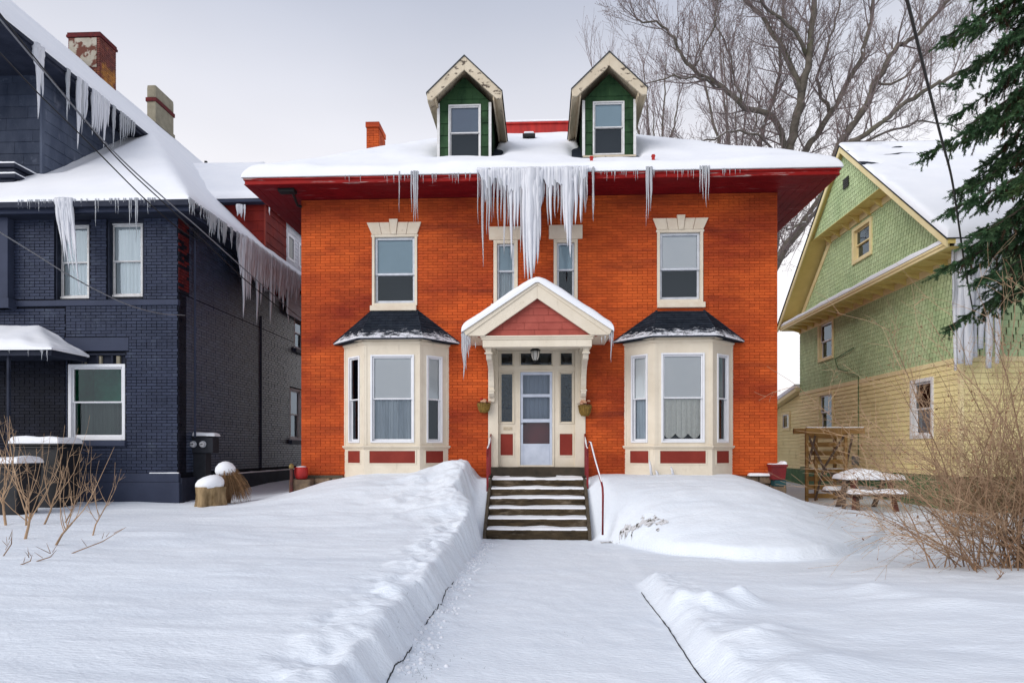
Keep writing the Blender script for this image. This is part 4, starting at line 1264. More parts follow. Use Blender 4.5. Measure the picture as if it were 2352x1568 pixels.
m = MB(); c = onY(1215, 296, 2.9); m.box(c.x - .16, c.x + .16, 2.8, 3.1, zb_r(c.x, 2.9) + .05, zb_r(c.x, 2.9) + .13); m.build('roof_vent', 'iron', house)
m = MB(); m.box(c.x - .13, c.x + .13, 2.82, 3.08, zb_r(c.x, 2.9) + .131, zb_r(c.x, 2.9) + .20); m.build('vent_snow', 'snow', house, bevel=.03)
for u, v in ((1358.5, 366), (1500.5, 362)):
    c = onY(u, v, -.45)
    m = MB(); m.box(c.x - .03, c.x + .03, -.47, -.43, c.z - .12, c.z + .06); m.box(c.x - .04, c.x + .04, -.475, -.425, c.z + .02, c.z + .04); m.build('roof_marker', 'red_bright', house)
# chimney behind the hip
CY = 4.2
ca, cb = onY(841.5, 300, CY).x, onY(869.5, 300, CY).x
czt = onY(856, 280.5, CY).z
m = MB(); m.box(ca + .01, cb - .01, CY + .01, CY + .78, 7.4, czt - .15); chim = m.build('chimney', 'mortar_orange', house)
m = MB(); m.box(ca - .02, cb + .02, CY - .02, CY + .81, czt - .14, czt); m.build('chimney_cap', 'brick_orange', chim)
cbs = BrickSet(L=.2, H=.066)
cbs.wall(Frame((0, CY, 0), (1, 0, 0), (0, -1, 0)), ca, cb, 8.0, czt - .15, [], 'brick_orange')
cbs.wall(Frame((cb, CY, 0), (0, 1, 0), (1, 0, 0)), 0, .79, 8.0, czt - .15, [], 'brick_orange')
cbs.build(chim, 0)

# icicles along the eave
for (x, ty, w) in ((275, 810, 20), (300, 500, 12), (330, 1300, 50), (380, 930, 40), (408, 960, 45), (430, 790, 35), (460, 740, 30), (505, 870, 42), (545, 780, 40), (580, 1160, 55), (620, 820, 50),
                   (655, 1210, 60), (700, 880, 65), (735, 860, 60), (770, 1140, 50), (806, 1440, 60), (846, 1480, 90), (885, 1500, 130), (925, 1380, 110), (958, 1270, 95), (985, 1000, 60), (1030, 560, 45),
                   (1075, 820, 50), (1110, 830, 60), (1160, 740, 55), (1195, 680, 45), (1235, 820, 45), (1270, 900, 75), (1300, 1080, 90), (1330, 1200, 90), (1362, 860, 65), (1400, 820, 65),
                   (1460, 800, 60), (1500, 680, 40), (1525, 580, 30), (1600, 770, 32), (355, 560, 60), (640, 480, 80), (720, 520, 90), (590, 440, 70), (530, 420, 60), (1290, 560, 100), (1345, 520, 90),
                   (1120, 460, 70), (480, 430, 50), (860, 900, 110), (910, 980, 120), (830, 700, 90), (1000, 620, 70), (415, 520, 60), (960, 860, 100), (1440, 500, 50)):
    u, v1 = (1330 + x / 3.92) * .784, (450 + ty / 3.92) * .784
    p = onY(u, 392, EY0 - .03); q = onY(u, v1, EY0 - .03)
    top = ZD + .015
    icicle(house, (p.x, EY0 - .03 + _RI.uniform(-.03, .03), top), top - q.z, w / 3.92 * .784 / FPX * 13.7 * .48, 'ice_white' if w > 55 else 'ice')
for (u, v1, r) in ((917, 487, .016), (945, 488, .02), (951, 512, .03), (955, 512, .022), (959, 508, .018), (1485, 520, .02), (1489, 503, .03), (1496, 478, .028), (1494, 485, .016),
                   (1608, 442, .016), (1614, 458, .022), (1622, 476, .024), (1628, 460, .02), (1618, 430, .012), (1338, 510, .03), (1345, 487, .02), (1362, 508, .024)):
    p = onY(u, 392, EY0 - .02); q = onY(u, v1, EY0 - .02)
    icicle(house, (p.x, EY0 - .02, ZD + .01), ZD + .01 - q.z, r)
for i in range(70):
    u = _RI.choice([_RI.uniform(790, 1090), _RI.uniform(1370, 1700)])
    p = onY(u, 392, EY0 - .02)
    icicle(house, (p.x, EY0 - .018, ZD - .045), _RI.uniform(.05, .20), _RI.uniform(.005, .010), n=5)
# frozen sheet that the curtain grows from
def ice_sheet(name, parent, x0, x1, y, ztop, mat, seed, lmin=.14, lmax=.55, axis=0):
    k = max(30, int(abs(x1 - x0) / .014)); rows = 9
    X = np.linspace(x0, x1, k)
    Ln = lmin + (lmax - lmin) * np.clip(.5 + .9 * fbm(X * 4.0, X * 0 + seed, seed, 3) + .5 * fbm(X * 17, X * 0 + seed, seed + 2, 2), 0, 1.2)
    Ln = Ln * np.clip(np.minimum(np.abs(X - x0), np.abs(X - x1)) / .18, .12, 1)
    col = .030 * np.abs(fbm(X * 13, X * 0 + 2, seed + 4, 2)) + .022 * np.abs(np.sin(X * 61 + 3 * fbm(X * 5, X * 0, seed, 2)))
    m = MB()
    for s in (1, -1):
        b = len(m.v)
        for i in range(k):
            for r in range(rows):
                f = r / (rows - 1)
                th = (.045 * (1 - f) + .004) + col[i] * (1 - .5 * f) * min(1, f * 4 + .3)
                if r == 0: th *= .35
                yy = y - s * th; zz = ztop + .05 * (1 - f) * 0 - Ln[i] * f + (.05 if r == 0 else 0)
                m.v.append((X[i], yy, zz) if axis == 0 else (y + s * th, X[i], zz))
        for i in range(k - 1):
            for r in range(rows - 1):
                q = (b + i * rows + r, b + i * rows + r + 1, b + (i + 1) * rows + r + 1, b + (i + 1) * rows + r)
                m.f.append(q if s > 0 else q[::-1])
    return m.build(name, mat, parent, smooth=True)
ice_sheet('ice_sheet', house, onY(1096, 392, EY0 - .03).x, onY(1354, 392, EY0 - .03).x, EY0 - .045, ZD + .02, 'ice_white', 3)

# foundation stones that show at both corners
m = MB(FH); m.box(HX0 - .03, BL[0] - .02, -.3, .07, -.2, 1.10); m.build('foundation', 'stair_side', house)
m = MB(FH); m.box(BR[1] + .02, HX1 + .03, -.3, .07, -.2, 1.10); m.build('foundation', 'stair_side', house)
Rs = random.Random(9)
for (a, b) in ((HX0 - .05, BL[0] - .03), (BR[1] + .05, HX1 + .06)):
    z = .42
    while z < 1.08:
        h = Rs.uniform(.12, .2); h = min(h, 1.105 - z)
        if h < .06: break
        x = a
        while x < b - .05:
            w = min(Rs.uniform(.18, .42), b - x)
            m = MB(FH); d = Rs.uniform(.10, .17); j = [Rs.uniform(-.015, .015) for _ in range(8)]
            m.hexa([(x + .01, .0, z + .008), (x + w - .01, .0, z + .008), (x + w - .015 + j[0], d, z + .014), (x + .015 + j[1], d, z + .014), (x + .01, .0, z + h - .008), (x + w - .01, .0, z + h - .008), (x + w - .02 + j[2], d - .02, z + h - .015), (x + .02 + j[3], d - .02, z + h - .012)])
            m.build('stone', 'field_stone', house, bevel=.015)
            x += w
        z += h
def ledge_snow(x0, x1, y0, y1, z, t, name='ledge_snow', parent=house):
    xs = with_edges(x0, x1, .05, min(.08, (x1 - x0) * .3)); ys = with_edges(y0, y1, .05, min(.06, (y1 - y0) * .3))
    def th(X, Y):
        d = np.minimum(np.minimum(X - x0, x1 - X), np.minimum(Y - y0, y1 - Y))
        return edge_round(d, min(.07, (y1 - y0) * .35)) * (t * (1 + .5 * fbm(X * 3, Y * 3, 5, 3))) + .003
    return snow_patch(name, parent, xs, ys, lambda X, Y: X * 0 + z, th, 'snow', skirt=.004)
ledge_snow(BR[1] + .3, HX1 - .02, -.17, -.012, 1.108, .05)

# ---------------------------------------------------------------- stairs
stairs = thing('front_stairs', ((STX0 + STX1) / 2, STY0, 0), 'brown stone front steps dusted with snow, leading to the storm door', 'stairs')
nr = 6; rh = LANDZ / nr; tr = (STY1 - STY0) / (nr - 1)
Rs = random.Random(4)
for i in range(nr):
    y = STY0 + i * tr; z0, z1 = i * rh, (i + 1) * rh
    yb = y + tr + .05 if i < nr - 1 else -.02
    m = MB(); k = 14
    xs_ = [STX0 + (STX1 - STX0) * j / k for j in range(k + 1)]
    b = len(m.v)
    for j, x in enumerate(xs_):
        d = Rs.uniform(-.012, .008); d2 = Rs.uniform(-.006, .006)
        m.pts([(x, y + .018 + d, z0 - .02), (x, y + .012 + d, z0 + rh * .6), (x, y + d2, z1 - .03), (x, y + .012 + d2, z1), (x, yb, z1), (x, yb, z0 - .02)])
    for j in range(k):
        for q in range(6):
            q2 = (q + 1) % 6
            m.f.append((b + j * 6 + q, b + (j + 1) * 6 + q, b + (j + 1) * 6 + q2, b + j * 6 + q2))
    m.f.append(tuple(b + q for q in range(5, -1, -1))); m.f.append(tuple(b + k * 6 + q for q in range(6)))
    st = m.build('step', 'stair_stone', stairs)
    y1_ = y + tr + .012 if i < nr - 1 else -.11
    xs = with_edges(STX0 + .005, STX1 - .005, .05, .05); ys = with_edges(y + .008, y1_, .03, .05)
    def th(X, Y, y=y, i=i):
        back = (Y - y) / tr
        ragged = .5 + fbm(X * 2.5 + i * 5, Y * 0 + i, 3, 3)
        return edge_round(Y - y, .03) * (.028 + .018 * fbm(X * 2, Y * 3 + i, 6, 2) + .045 * np.clip(back - .45, 0, 1) * np.clip(ragged, 0, 1.2))
    snow_patch('tread_snow', st, xs, ys, lambda X, Y, z1=z1: X * 0 + z1, th, 'snow', skirt=.006)
for s, x in ((-1, STX0 - .012), (1, STX1 + .012)):
    FS = Frame((x, 0, 0), (0, 1, 0) if s > 0 else (0, -1, 0), (s, 0, 0))
    P = [(STY0 - .10, -.1), (-.05, -.1), (-.05, LANDZ + .02), (STY1 - .02, LANDZ + .02), (STY0 - .02, .16), (STY0 - .10, .05)]
    if s < 0: P = [(-a, b) for a, b in P][::-1]
    m = MB(FS); m.prism_uz(P, -.008, .05); m.build('side_wall', 'stair_side', stairs, bevel=.006)
m = MB(); m.box(STX0 + .35, STX1 - .55, -.42, -.16, LANDZ + .055, LANDZ + .075); mat_ = m.build('door_mat', 'mossy_board'); tag(mat_, 'brown door mat half under snow before the storm door', 'door mat')

# ---------------------------------------------------------------- railings
def rail_panel(x, y0, y1, z_top0, z_top1, zb, label, sgn):
    t = thing('stair_railing', (x, (y0 + y1) / 2, LANDZ), label, 'railing')
    top = []
    for i in range(9):
        f = i / 8; top.append((x, y0 + (y1 - y0) * f, z_top0 + (z_top1 - z_top0) * (f ** .8) - .04 * math.sin(f * math.pi)))
    c = Vector(top[-1])
    for i in range(1, 10):
        a = i / 9 * 1.6 * math.pi; r = .075 * (1 - i / 15)
        top.append((x, c.y - .0 - math.sin(a) * r, c.z - .075 + math.cos(a) * r))
    m = MB(); m.tube(top, .016, 7); m.build('handrail', 'rail_red', t, smooth=True)
    m = MB(); m.tube([(x, y0 + .0, zb + .10), (x, y1 + .02, zb + .06)], .012, 6); m.build('bottom_rail', 'rail_red', t)
    for k in range(7):
        f = (k + .3) / 7; y = y0 + (y1 - y0) * f
        zt = z_top0 + (z_top1 - z_top0) * (f ** .8) - .04 * math.sin(f * math.pi)
        m = MB(); m.box(x - .012, x + .012, y - .012, y + .012, zb + .08, zt); m.build('baluster', 'rail_red', t)
    m = MB(); m.box(x - .02, x + .02, y1 + .0, y1 + .04, LANDZ - .25, z_top1 - .02); m.build('post', 'rail_red', t)
    sn = [(p[0], p[1], p[2] + .02) for p in top[1:9]]
    m = MB(); m.tube(sn, [.006, .014, .018, .017, .012, .018, .014, .008], 6); m.build('rail_snow', 'snow', t, smooth=True)
    return t
rail_panel(-1.10, -.03, -.98, 1.98, 1.66, LANDZ, 'short red iron railing at the porch, on the side toward the dark blue house', -1)
rr = rail_panel(.90, -.03, -.92, 1.98, 1.66, LANDZ, 'red iron railing at the porch with a long pipe running down beside the steps', 1)
P = [(.91, -.80, 1.72), (.93, -.93, 1.79), (.96, -1.02, 1.77), (1.0, -1.6, 1.44), (1.05, -2.42, 1.06), (1.06, -2.50, .98), (1.065, -2.52, .85), (1.06, -2.52, .15)]
m = MB(); m.tube(P, .019, 8); m.build('pipe_rail', 'rail_red', rr, smooth=True)
m = MB(); m.tube([(a, b, c + .022) for a, b, c in P[1:5]], [.008, .015, .014, .01], 6); m.build('rail_snow', 'snow', rr, smooth=True)

# ---------------------------------------------------------------- lantern and flower baskets
LY = -.62
c = onY(1229.5, 810, LY); lx = c.x
lan = thing('porch_lantern', (lx, LY, onY(1229.5, 833, LY).z), 'black hanging porch lantern with frosted glass above the front door', 'lantern')
zt = onY(1229.5, 794, LY).z
m = MB(); m.lathe((lx, LY, zt), [(.018, .12), (.018, .0), (.03, -.005), (.03, -.03), (.055, -.045), (.105, -.085), (.11, -.10), (.085, -.105)], 16); m.build('cap', 'iron', lan)
m = MB(); m.lathe((lx, LY, zt), [(.080, -.106), (.085, -.14), (.078, -.22), (.055, -.28), (.03, -.30)], 16); m.build('glass_shade', 'lamp_glass', lan, smooth=True)
m = MB()
for k in range(6):
    a = k * math.pi / 3
    m.tube([(lx + r * math.cos(a), LY + r * math.sin(a), zt + z) for r, z in ((.087, -.106), (.092, -.14), (.084, -.22), (.06, -.28), (.03, -.305))], .005, 5)
m.lathe((lx, LY, zt), [(.03, -.302), (.035, -.315), (.012, -.335), (.004, -.35)], 10); m.build('cage', 'iron', lan)

def basket(u, vt, vb, label):
    y = -.13
    c = onY(u, (vt + vb) / 2, y); zt = onY(u, vt + 9, y).z; zb = onY(u, vb, y).z; r = .13
    t = thing('flower_basket', (c.x, y, zb), label, 'flower basket', 'wall baskets beside the door')
    m = MB()
    h = zt - zb
    m.lathe((c.x, y, zb), [(.01, 0), (r * .55, .012), (r * .85, h * .35), (r, h * .8), (r * 1.04, h), (r * .98, h * 1.02), (r * .9, h * .85)], 18, sy=.85); m.build('bowl', 'basket', t)
    m = MB()
    for k in range(18):
        a = k / 18 * 2 * math.pi
        m.tube([(c.x + rr_ * math.cos(a), y + .85 * rr_ * math.sin(a), zb + z) for rr_, z in ((r * .57, .01), (r * .88, h * .35), (r * 1.03, h * .8), (r * 1.07, h))], .006, 4)
    m.tube([(c.x + r * 1.06 * math.cos(a / 12 * 2 * math.pi), y + .85 * r * 1.06 * math.sin(a / 12 * 2 * math.pi), zb + h) for a in range(13)], .010, 5); m.build('rim', 'basket', t)
    R = random.Random(int(u))
    for k in range(16):
        a = R.uniform(0, 6.28); q = R.uniform(0, r * .95); fz = zt + R.uniform(.02, .10)
        m = MB(); m.lathe((c.x + q * math.cos(a), y + q * math.sin(a) * .8, fz), [(.004, -.025), (.03, -.014), (.042, .004), (.028, .02), (.004, .026)], 7)
        m.build('flower', 'flower_pale' if R.random() < .75 else 'flower_red', t)
    m = MB()
    for k in range(40):
        a = R.uniform(0, 6.28); q = R.uniform(0, r); p0 = Vector((c.x + q * .6 * math.cos(a), y + q * .6 * math.sin(a), zt - .02))
        m.tube([p0, p0 + Vector((.05 * math.cos(a), .05 * math.sin(a), R.uniform(.02, .07))), p0 + Vector((.11 * math.cos(a), .10 * math.sin(a), R.uniform(-.02, .06)))], [.005, .004, .002], 4)
    m.build('dry_stems', 'stem_dark', t)
    m = MB(); m.tube([(c.x, y + .11, zt - .01), (c.x, -.02, zt + .10)], .006, 5); m.tube([(c.x - .08, y + .09, zt - .01), (c.x, -.02, zt + .10)], .004, 4); m.tube([(c.x + .08, y + .09, zt - .01), (c.x, -.02, zt + .10)], .004, 4); m.build('hanger', 'iron', t)
basket(1111.6, 918, 948, 'yellow wicker basket of dried flowers by the short red railing')
basket(1343.5, 922, 956, 'yellow wicker basket of dried flowers above the railing with the long pipe')

# ---------------------------------------------------------------- pots and post at the corners
c = onY(692, 1100, -.28)
t = thing('red_planter', (c.x, -.28, c.z), 'bright red round flowerpot on the stone ledge at the house corner', 'flowerpot')
m = MB(); m.lathe((c.x, -.28, c.z), [(.09, 0), (.118, .02), (.138, .10), (.142, .17), (.134, .235), (.125, .255), (.12, .26)], 20); m.build('pot', 'red_pot', t, smooth=True)
m = MB(); m.lathe((c.x, -.28, c.z + .262), [(.11, -.01), (.10, .008), (.05, .016), (.004, .018)], 14); m.build('snow_cap', 'snow', t, smooth=True)
m = MB(); m.box(c.x - .22, c.x + .24, -.42, -.10, gz(c.x, -.3) - .1, c.z - .003); o = m.build('ledge_stone', 'field_stone', house, bevel=.02)
c = onY(669.5, 1118, -.45)
t = thing('gas_pipe_post', (c.x, -.45, gz(c.x, -.45)), 'thin rusty pipe post with a brass cap beside the red round flowerpot', 'post')
zt = onY(669.5, 1072, -.45).z
m = MB(); m.tube([(c.x, -.45, gz(c.x, -.45) - .1), (c.x, -.45, zt)], .035, 10); m.build('pipe', 'rust_pipe', t)
m = MB(); m.lathe((c.x, -.45, zt), [(.05, -.03), (.055, .0), (.05, .04), (.03, .06), (.018, .075)], 8); m.build('cap', 'brass', t)
c = onY(1785, 1101, -.22)
x0, x1 = onY(1768, 1085, -.22).x, onY(1802, 1085, -.22).x; zt = onY(1785, 1069, -.22).z
pier = thing('planter_pier', (c.x, -.22, gz(c.x, -.22)), 'low pier of bricks and a teal block under the dark red planter', 'pier')
m = MB(); m.box(x0 + .05, x1 - .01, -.37, -.08, gz(c.x, -.3) - .15, c.z - .135); m.build('brick_block', 'field_stone', pier, bevel=.01)
mk('teal_paint', (0.012, 0.06, 0.065), (0.01, 0.04, 0.045), 6, rough=0.6)
m = MB(); m.box(x0 + .06, x1 - .012, -.36, -.09, c.z - .133, c.z - .004); m.build('teal_block', 'teal_paint', pier, bevel=.01)
t = thing('red_planter_box', (c.x, -.22, c.z), 'dark red square planter on a pier at the corner toward the green house', 'planter')
m = MB(); w = (x1 - x0) / 2; xc = (x0 + x1) / 2
m.hexa([(xc - w * .82, -.22 - w * .82, c.z), (xc + w * .82, -.22 - w * .82, c.z), (xc + w * .82, -.22 + w * .82, c.z), (xc - w * .82, -.22 + w * .82, c.z), (xc - w, -.22 - w, zt), (xc + w, -.22 - w, zt), (xc + w, -.22 + w, zt), (xc - w, -.22 + w, zt)])
m.build('box', 'dark_red_box', t, bevel=.01)
m = MB(); frame4_ = [(xc - w - .012, xc + w + .012, -.22 - w - .012, -.22 - w + .02), (xc - w - .012, xc + w + .012, -.22 + w - .02, -.22 + w + .012), (xc - w - .012, xc - w + .02, -.22 - w + .021, -.22 + w - .021), (xc + w - .02, xc + w + .012, -.22 - w + .021, -.22 + w - .021)]
for a, b, c_, d in frame4_: m.box(a, b, c_, d, zt - .02, zt + .03)
m.build('rim', 'dark_red_box', t)
xs = with_edges(xc - w, xc + w, .04, .05); ys = with_edges(-.22 - w, -.22 + w, .04, .05)
snow_patch('snow_cap', t, xs, ys, lambda X, Y: X * 0 + zt + .02, lambda X, Y: .02 + .07 * sstep(xc, xc + w, X) * edge_round(np.minimum(xc + w - X, np.minimum(Y + .22 + w, -.22 + w - Y)), .06) + .015 * fbm(X * 12, Y * 12, 3, 2), 'snow')
# ================================================================ THE DARK BLUE HOUSE
mk('brick_navy_deep', (0.007, 0.008, 0.014), (0.012, 0.014, 0.024), 3, rough=0.5, bump=0.3, bscale=60, island=0.25)
DXR, DYF = -7.5, -0.85
dark = thing('dark_house', (-11.0, DYF, 0.5), 'dark blue painted brick house with snowy roofs and long icicle curtains', 'house')
FK = Frame((0, DYF, 0), (1, 0, 0), (0, -1, 0))
FS = Frame((DXR, DYF, 0), (0, 1, 0), (1, 0, 0))
def KX(u): return onY(u, 800, DYF).x
def KZ(v, u=200): return onY(u, v, DYF).z
def kop(u0, u1, v0, v1):
    uc = (u0 + u1) / 2; return (KX(u0), KX(u1), KZ(v1, uc), KZ(v0, uc))
WK1 = kop(126, 207, 507, 689); WK2 = kop(246, 331, 503, 687); WK3 = kop(156, 288, 806, 1011)
SW1 = (6.55, 7.45, 4.72, 5.76); SW2 = (6.2, 7.15, 1.95, 3.5)
ztop = 6.42; zwt = 1.17
wall_core(FK, rect(-16, DXR, .2, ztop), [WK1, WK2, WK3], -.25, -.0005, 'front_wall', 'mortar_navy', dark)
wall_core(FS, rect(.25, 12.5, .2, ztop), [SW1, SW2], -.25, -.0005, 'side_wall', 'mortar_navy', dark)
bk = BrickSet(L=.215, H=.064, joint=.012, proud=.014)
band = (KX(0) - 3, DXR, KZ(703, 200), KZ(690, 200))
zfr = KZ(500, 300)
xp = KX(152)
hk = [WK1, WK2, WK3, (-16, DXR, band[2], band[3]), (KX(149), KX(296), KZ(806, 220), KZ(775, 220)), (-16, DXR, zfr, ztop + 1)]
bk.wall(FK, xp, DXR, zwt, zfr, hk, 'brick_navy')
bk.wall(FK, -14.2, xp, zwt, 3.62, hk, 'brick_navy_deep')  # wall under the porch: its shade is put into the brick colour
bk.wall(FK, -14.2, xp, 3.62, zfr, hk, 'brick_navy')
bk.wall(FS, .0, .30, zwt, 4.9, [], 'brick_navy_deep')
bk.wall(FS, .0, .42, 4.9, zfr, [], ('brick_red_bare', 'brick_navy_deep', .55))
bk.wall(FS, .30, 9.2, zwt, 4.9, [SW1, SW2], 'brick_navy_gloss_lifted')
bk.wall(FS, .42, 9.2, 4.9, zfr, [SW1, SW2], 'brick_navy_gloss_lifted')
bk.build(dark, 300)
# bands, sills, lintels, foundation
m = MB(FK); m.box(-16, DXR + .02, -.05, .045, band[2], band[3]); m.build('string_course', 'navy_smooth', dark, bevel=.008)
m = MB(FK); m.box(KX(149), KX(296), -.05, .014, KZ(806, 220) + .002, KZ(775, 220)); m.build('lintel', 'navy_smooth', dark, bevel=.004)
m = MB(FK); m.box(KX(150), KX(291), -.1, .07, KZ(1024, 220), KZ(1011, 220) - .002); m.build('sill', 'navy_smooth', dark, bevel=.006)
m = MB(FK); m.box(-16, DXR + .05, -.05, .06, .1, zwt - .19); m.box(-16, DXR + .03, -.05, .04, zwt - .188, zwt - .004); m.build('foundation', 'navy_smooth', dark, bevel=.008)
m = MB(FS); m.box(-.0, 12, -.05, .085, .1, zwt - .10); m.build('foundation', 'navy_dark', dark, bevel=.01)
ledge_snow(DXR + .005, DXR + .084, .6, 7.2, zwt - .099, .03, 'ledge_snow', dark)
ledge_snow(KX(345), DXR + .028, DYF - .038, DYF - .004, zwt - .003, .012, 'ledge_snow', dark)
m = MB(FK); m.box(-16, DXR + .012, -.05, .02, zfr, zfr + .10); m.box(-16, DXR + .03, -.05, .045, zfr + .102, zfr + .135); m.box(-16, DXR + .015, -.05, .012, zfr + .137, ztop - .01); m.build('frieze', 'navy_dark', dark, bevel=.004)
m = MB(FS); m.box(.03, 12.5, -.05, .02, zfr, ztop - .01); m.build('frieze', 'navy_dark', dark)
# windows
FK2 = Frame((0, DYF + .13, 0), (1, 0, 0), (0, -1, 0))
for W, (a, b, c, d), rv, up in ((WK1, (133, 206, 516, 686), 602, 'curtain_white'), (WK2, (252, 329, 511.5, 682), 599, 'curtain_white')):
    m = MB(FK); frame4(m, W[0], W[1], W[2], W[3], .035, -.14, -.02, wb=.02, wt=.055); m.build('window_reveal', 'navy_dark', dark)
    uc = (a + b) / 2
    r = (onY(a, 600, DYF + .13).x, onY(b, 600, DYF + .13).x, onY(uc, d, DYF + .13).z, onY(uc, c, DYF + .13).z)
    make_window(FK2, dark, *r, rail=onY(uc, rv, DYF + .13).z, case=.045, casemat='white_worn', sash=.03, sashmat='white_worn', upper=up, lower=up, front=.02, back=-.1, depth=.5)
r = (WK3[0] + .006, WK3[1] - .006, WK3[2] + .004, KZ(836, 220))
make_window(FK, dark, *r, rail=KZ(923, 220), case=.065, casemat='white_vinyl', sash=.035, sashmat='white_vinyl', lower='curtain_green' if False else None, front=.01, back=-.15, room='interior_green', depth=1.1, sashn=-.03)
wavy(FK, r[0] + .1, r[1] - .1, r[2] + .08, KZ(925, 220), -.22, .014, 9, 'vertical_blind', mk('blind_dark', (0.06, 0.085, 0.075), (0.035, 0.045, 0.045), 12, rough=.6, stretch=(1, 1, .03)), dark)
# old transom above the lower window
m = MB(FK); m.box(WK3[0], WK3[1], -.14, -.10, KZ(835.5, 220), WK3[3]); m.box(WK3[0], WK3[1], -.1, -.02, KZ(815, 220), KZ(811, 220))
for k in range(5):
    x = WK3[0] + (WK3[1] - WK3[0]) * (k + .0) / 4; m.box(x - .02 + (.02 if k == 0 else 0), x + .02 - (.02 if k == 4 else 0), -.1, -.03, KZ(835, 220), KZ(815.5, 220))
m.build('transom', 'navy_dark', dark)
for f in (.22, .5, .82):
    x = WK3[0] + (WK3[1] - WK3[0]) * f; m = MB(FK); m.box(x, x + .07, -.10, -.045, KZ(835, 220), KZ(817, 220)); m.build('transom_block', 'chimney_stone', dark)
for W, up in ((SW1, 'blind_pale'), (SW2, 'blind_pale')):
    make_window(FS, dark, *W, case=.06, casemat='white_worn', sash=.04, sashmat='white_vinyl', upper=up, front=.02, back=-.1)
    m = MB(FS); m.box(W[0] - .06, W[1] + .06, -.05, .10, W[2] - .12, W[2] - .003); m.build('sill', 'navy_smooth', dark)
    p, q = FS(W[0] - .05, .01, 0), FS(W[1] + .05, .095, 0)
    ledge_snow(p[0], q[0], p[1], q[1], W[2] - .002, .06, 'sill_snow', dark)
# projecting pier at the far end of the front
m = MB(FK); m.box(-14.5, KX(33), .012, .18, KZ(712, 20), zfr + .2); m.box(-14.5, KX(40), .013, .24, KZ(712, 20), KZ(690, 20)); m.build('pier', 'navy_smooth', dark, bevel=.006)
# eaves: gutter and soffit
EX, EYF, EZ = -7.05, -1.30, 6.63
def gut(name, a, b, c, d, e, f, mat, bev=.01):
    m = MB(); m.box(a, b, c, d, e, f); m.build(name, mat, dark, bevel=bev)
gut('gutter', -16, EX + .03, EYF - .06, EYF + .06, EZ - .13, EZ - .01, 'navy_dark')
gut('gutter', EX - .06, EX + .06, EYF + .062, 12.6, EZ - .13, EZ - .01, 'navy_dark')
gut('fascia', -16, EX - .02, EYF + .062, EYF + .12, EZ - .20, EZ - .03, 'navy_smooth')
gut('fascia', EX - .12, EX - .062, EYF + .13, 12.6, EZ - .20, EZ - .03, 'navy_smooth')
gut('soffit', -16, EX - .03, EYF + .122, DYF - .005, EZ - .21, EZ - .19, 'navy_dark', 0)
gut('soffit', DXR + .005, EX - .122, DYF, 12.6, EZ - .21, EZ - .19, 'navy_dark', 0)
# lower roof snow
def zb_d(X, Y):
    return EZ - .02 + np.minimum(np.minimum(.72 * np.clip(Y - EYF, 0, 99), .98 * np.clip(EX - X, 0, 99)), 3.72 + .0 * X)
def th_d(X, Y):
    d = np.minimum(Y - EYF + .05, EX + .05 - X)
    dip = .30 * np.exp(-((X + 11.15) / .30) ** 2) * sstep(4.2, 2.6, Y) * sstep(.2, .6, Y)
    return edge_round(d, .14) * (.13 + .05 * fbm(X * .7, Y * .7, 3, 3) - dip * .4 + .02 * fbm(X * 2.5, Y * 2.5, 8, 2)) + .005
xs = np.concatenate([lin(-16, -8.0, .16), EX + .05 - np.array([.9, .8, .7, .6, .5, .4, .3, .22, .15, .1, .06, .03, .01, 0])])
ys = np.concatenate([EYF - .05 + np.array([0, .01, .03, .06, .1, .15, .22, .3]), lin(EYF + .35, 5, .14), lin(5.3, 12.6, .35)])
m_ = MB(); m_.box(-16, EX - .1, EYF + .13, 12.5, EZ - .18, EZ - .06); m_.build('roof_base', 'navy_dark', dark)
snow_patch('roof_snow', dark, xs, ys, zb_d, th_d, 'snow', skirt=.03)

# upper storey
UXR, UYF = -11.35, 0.40
FU = Frame((0, UYF, 0), (1, 0, 0), (0, -1, 0)); FUS = Frame((UXR, UYF, 0), (0, 1, 0), (1, 0, 0))
m = MB(FU); m.box(-17, UXR, -.2, 0, 6.6, 10.2); uw = m.build('upper_wall', 'navy_siding', dark)
shingle_field(FU, rect(-14.6, UXR, 7.3, 10.15), [], .267, .95, .02, 'navy_siding', uw, singles=120, jit=.6, stag=False, name='siding_board')
m = MB(FUS); m.box(0.2, 14, -.2, 0, 6.6, 10.2); uw2 = m.build('upper_wall', 'navy_siding', dark)
shingle_field(FUS, rect(0, 5, 7.3, 10.15), [], .267, .95, .02, 'navy_siding_worn', uw2, singles=120, jit=.6, stag=False, name='siding_board')
m = MB(); m.box(UXR - .02, UXR + .035, UYF - .035, UYF + .04, 7.3, 10.14); m.build('corner_board', 'navy_siding_worn', dark)
UE, UEZ, URX, URZ = -10.83, 10.30, -14.5, 13.78
UYR = -1.7
m = MB(); m.box(-17, UE - .06, UYR + .1, UYF + .1, 10.14, 10.20); m.box(UXR - .02, UE - .06, UYF + .102, 14.6, 10.14, 10.20); m.build('upper_soffit', 'navy_dark', dark)
FG2 = Frame((0, -.55, 0), (1, 0, 0), (0, -1, 0))
m = MB(FG2); gp = [(-17, 10.16), (-11.05, 10.16), (-11.05, 10.42), (URX, URZ - .1), (-17, 11.4)]; m.prism_uz(gp, -.1, 0); ug = m.build('gable_wall', 'navy_siding', dark)
shingle_field(FG2, gp, [], .267, .95, .02, 'navy_siding', ug, singles=60, jit=.6, stag=False, name='siding_board')
m = MB(); m.box(UE - .06, UE, UYR, 14.6, UEZ - .16, UEZ - .03); m.box(UE - .002, UE + .05, UYR, 14.6, UEZ - .09, UEZ - .01); m.build('upper_gutter', 'navy_dark', dark)
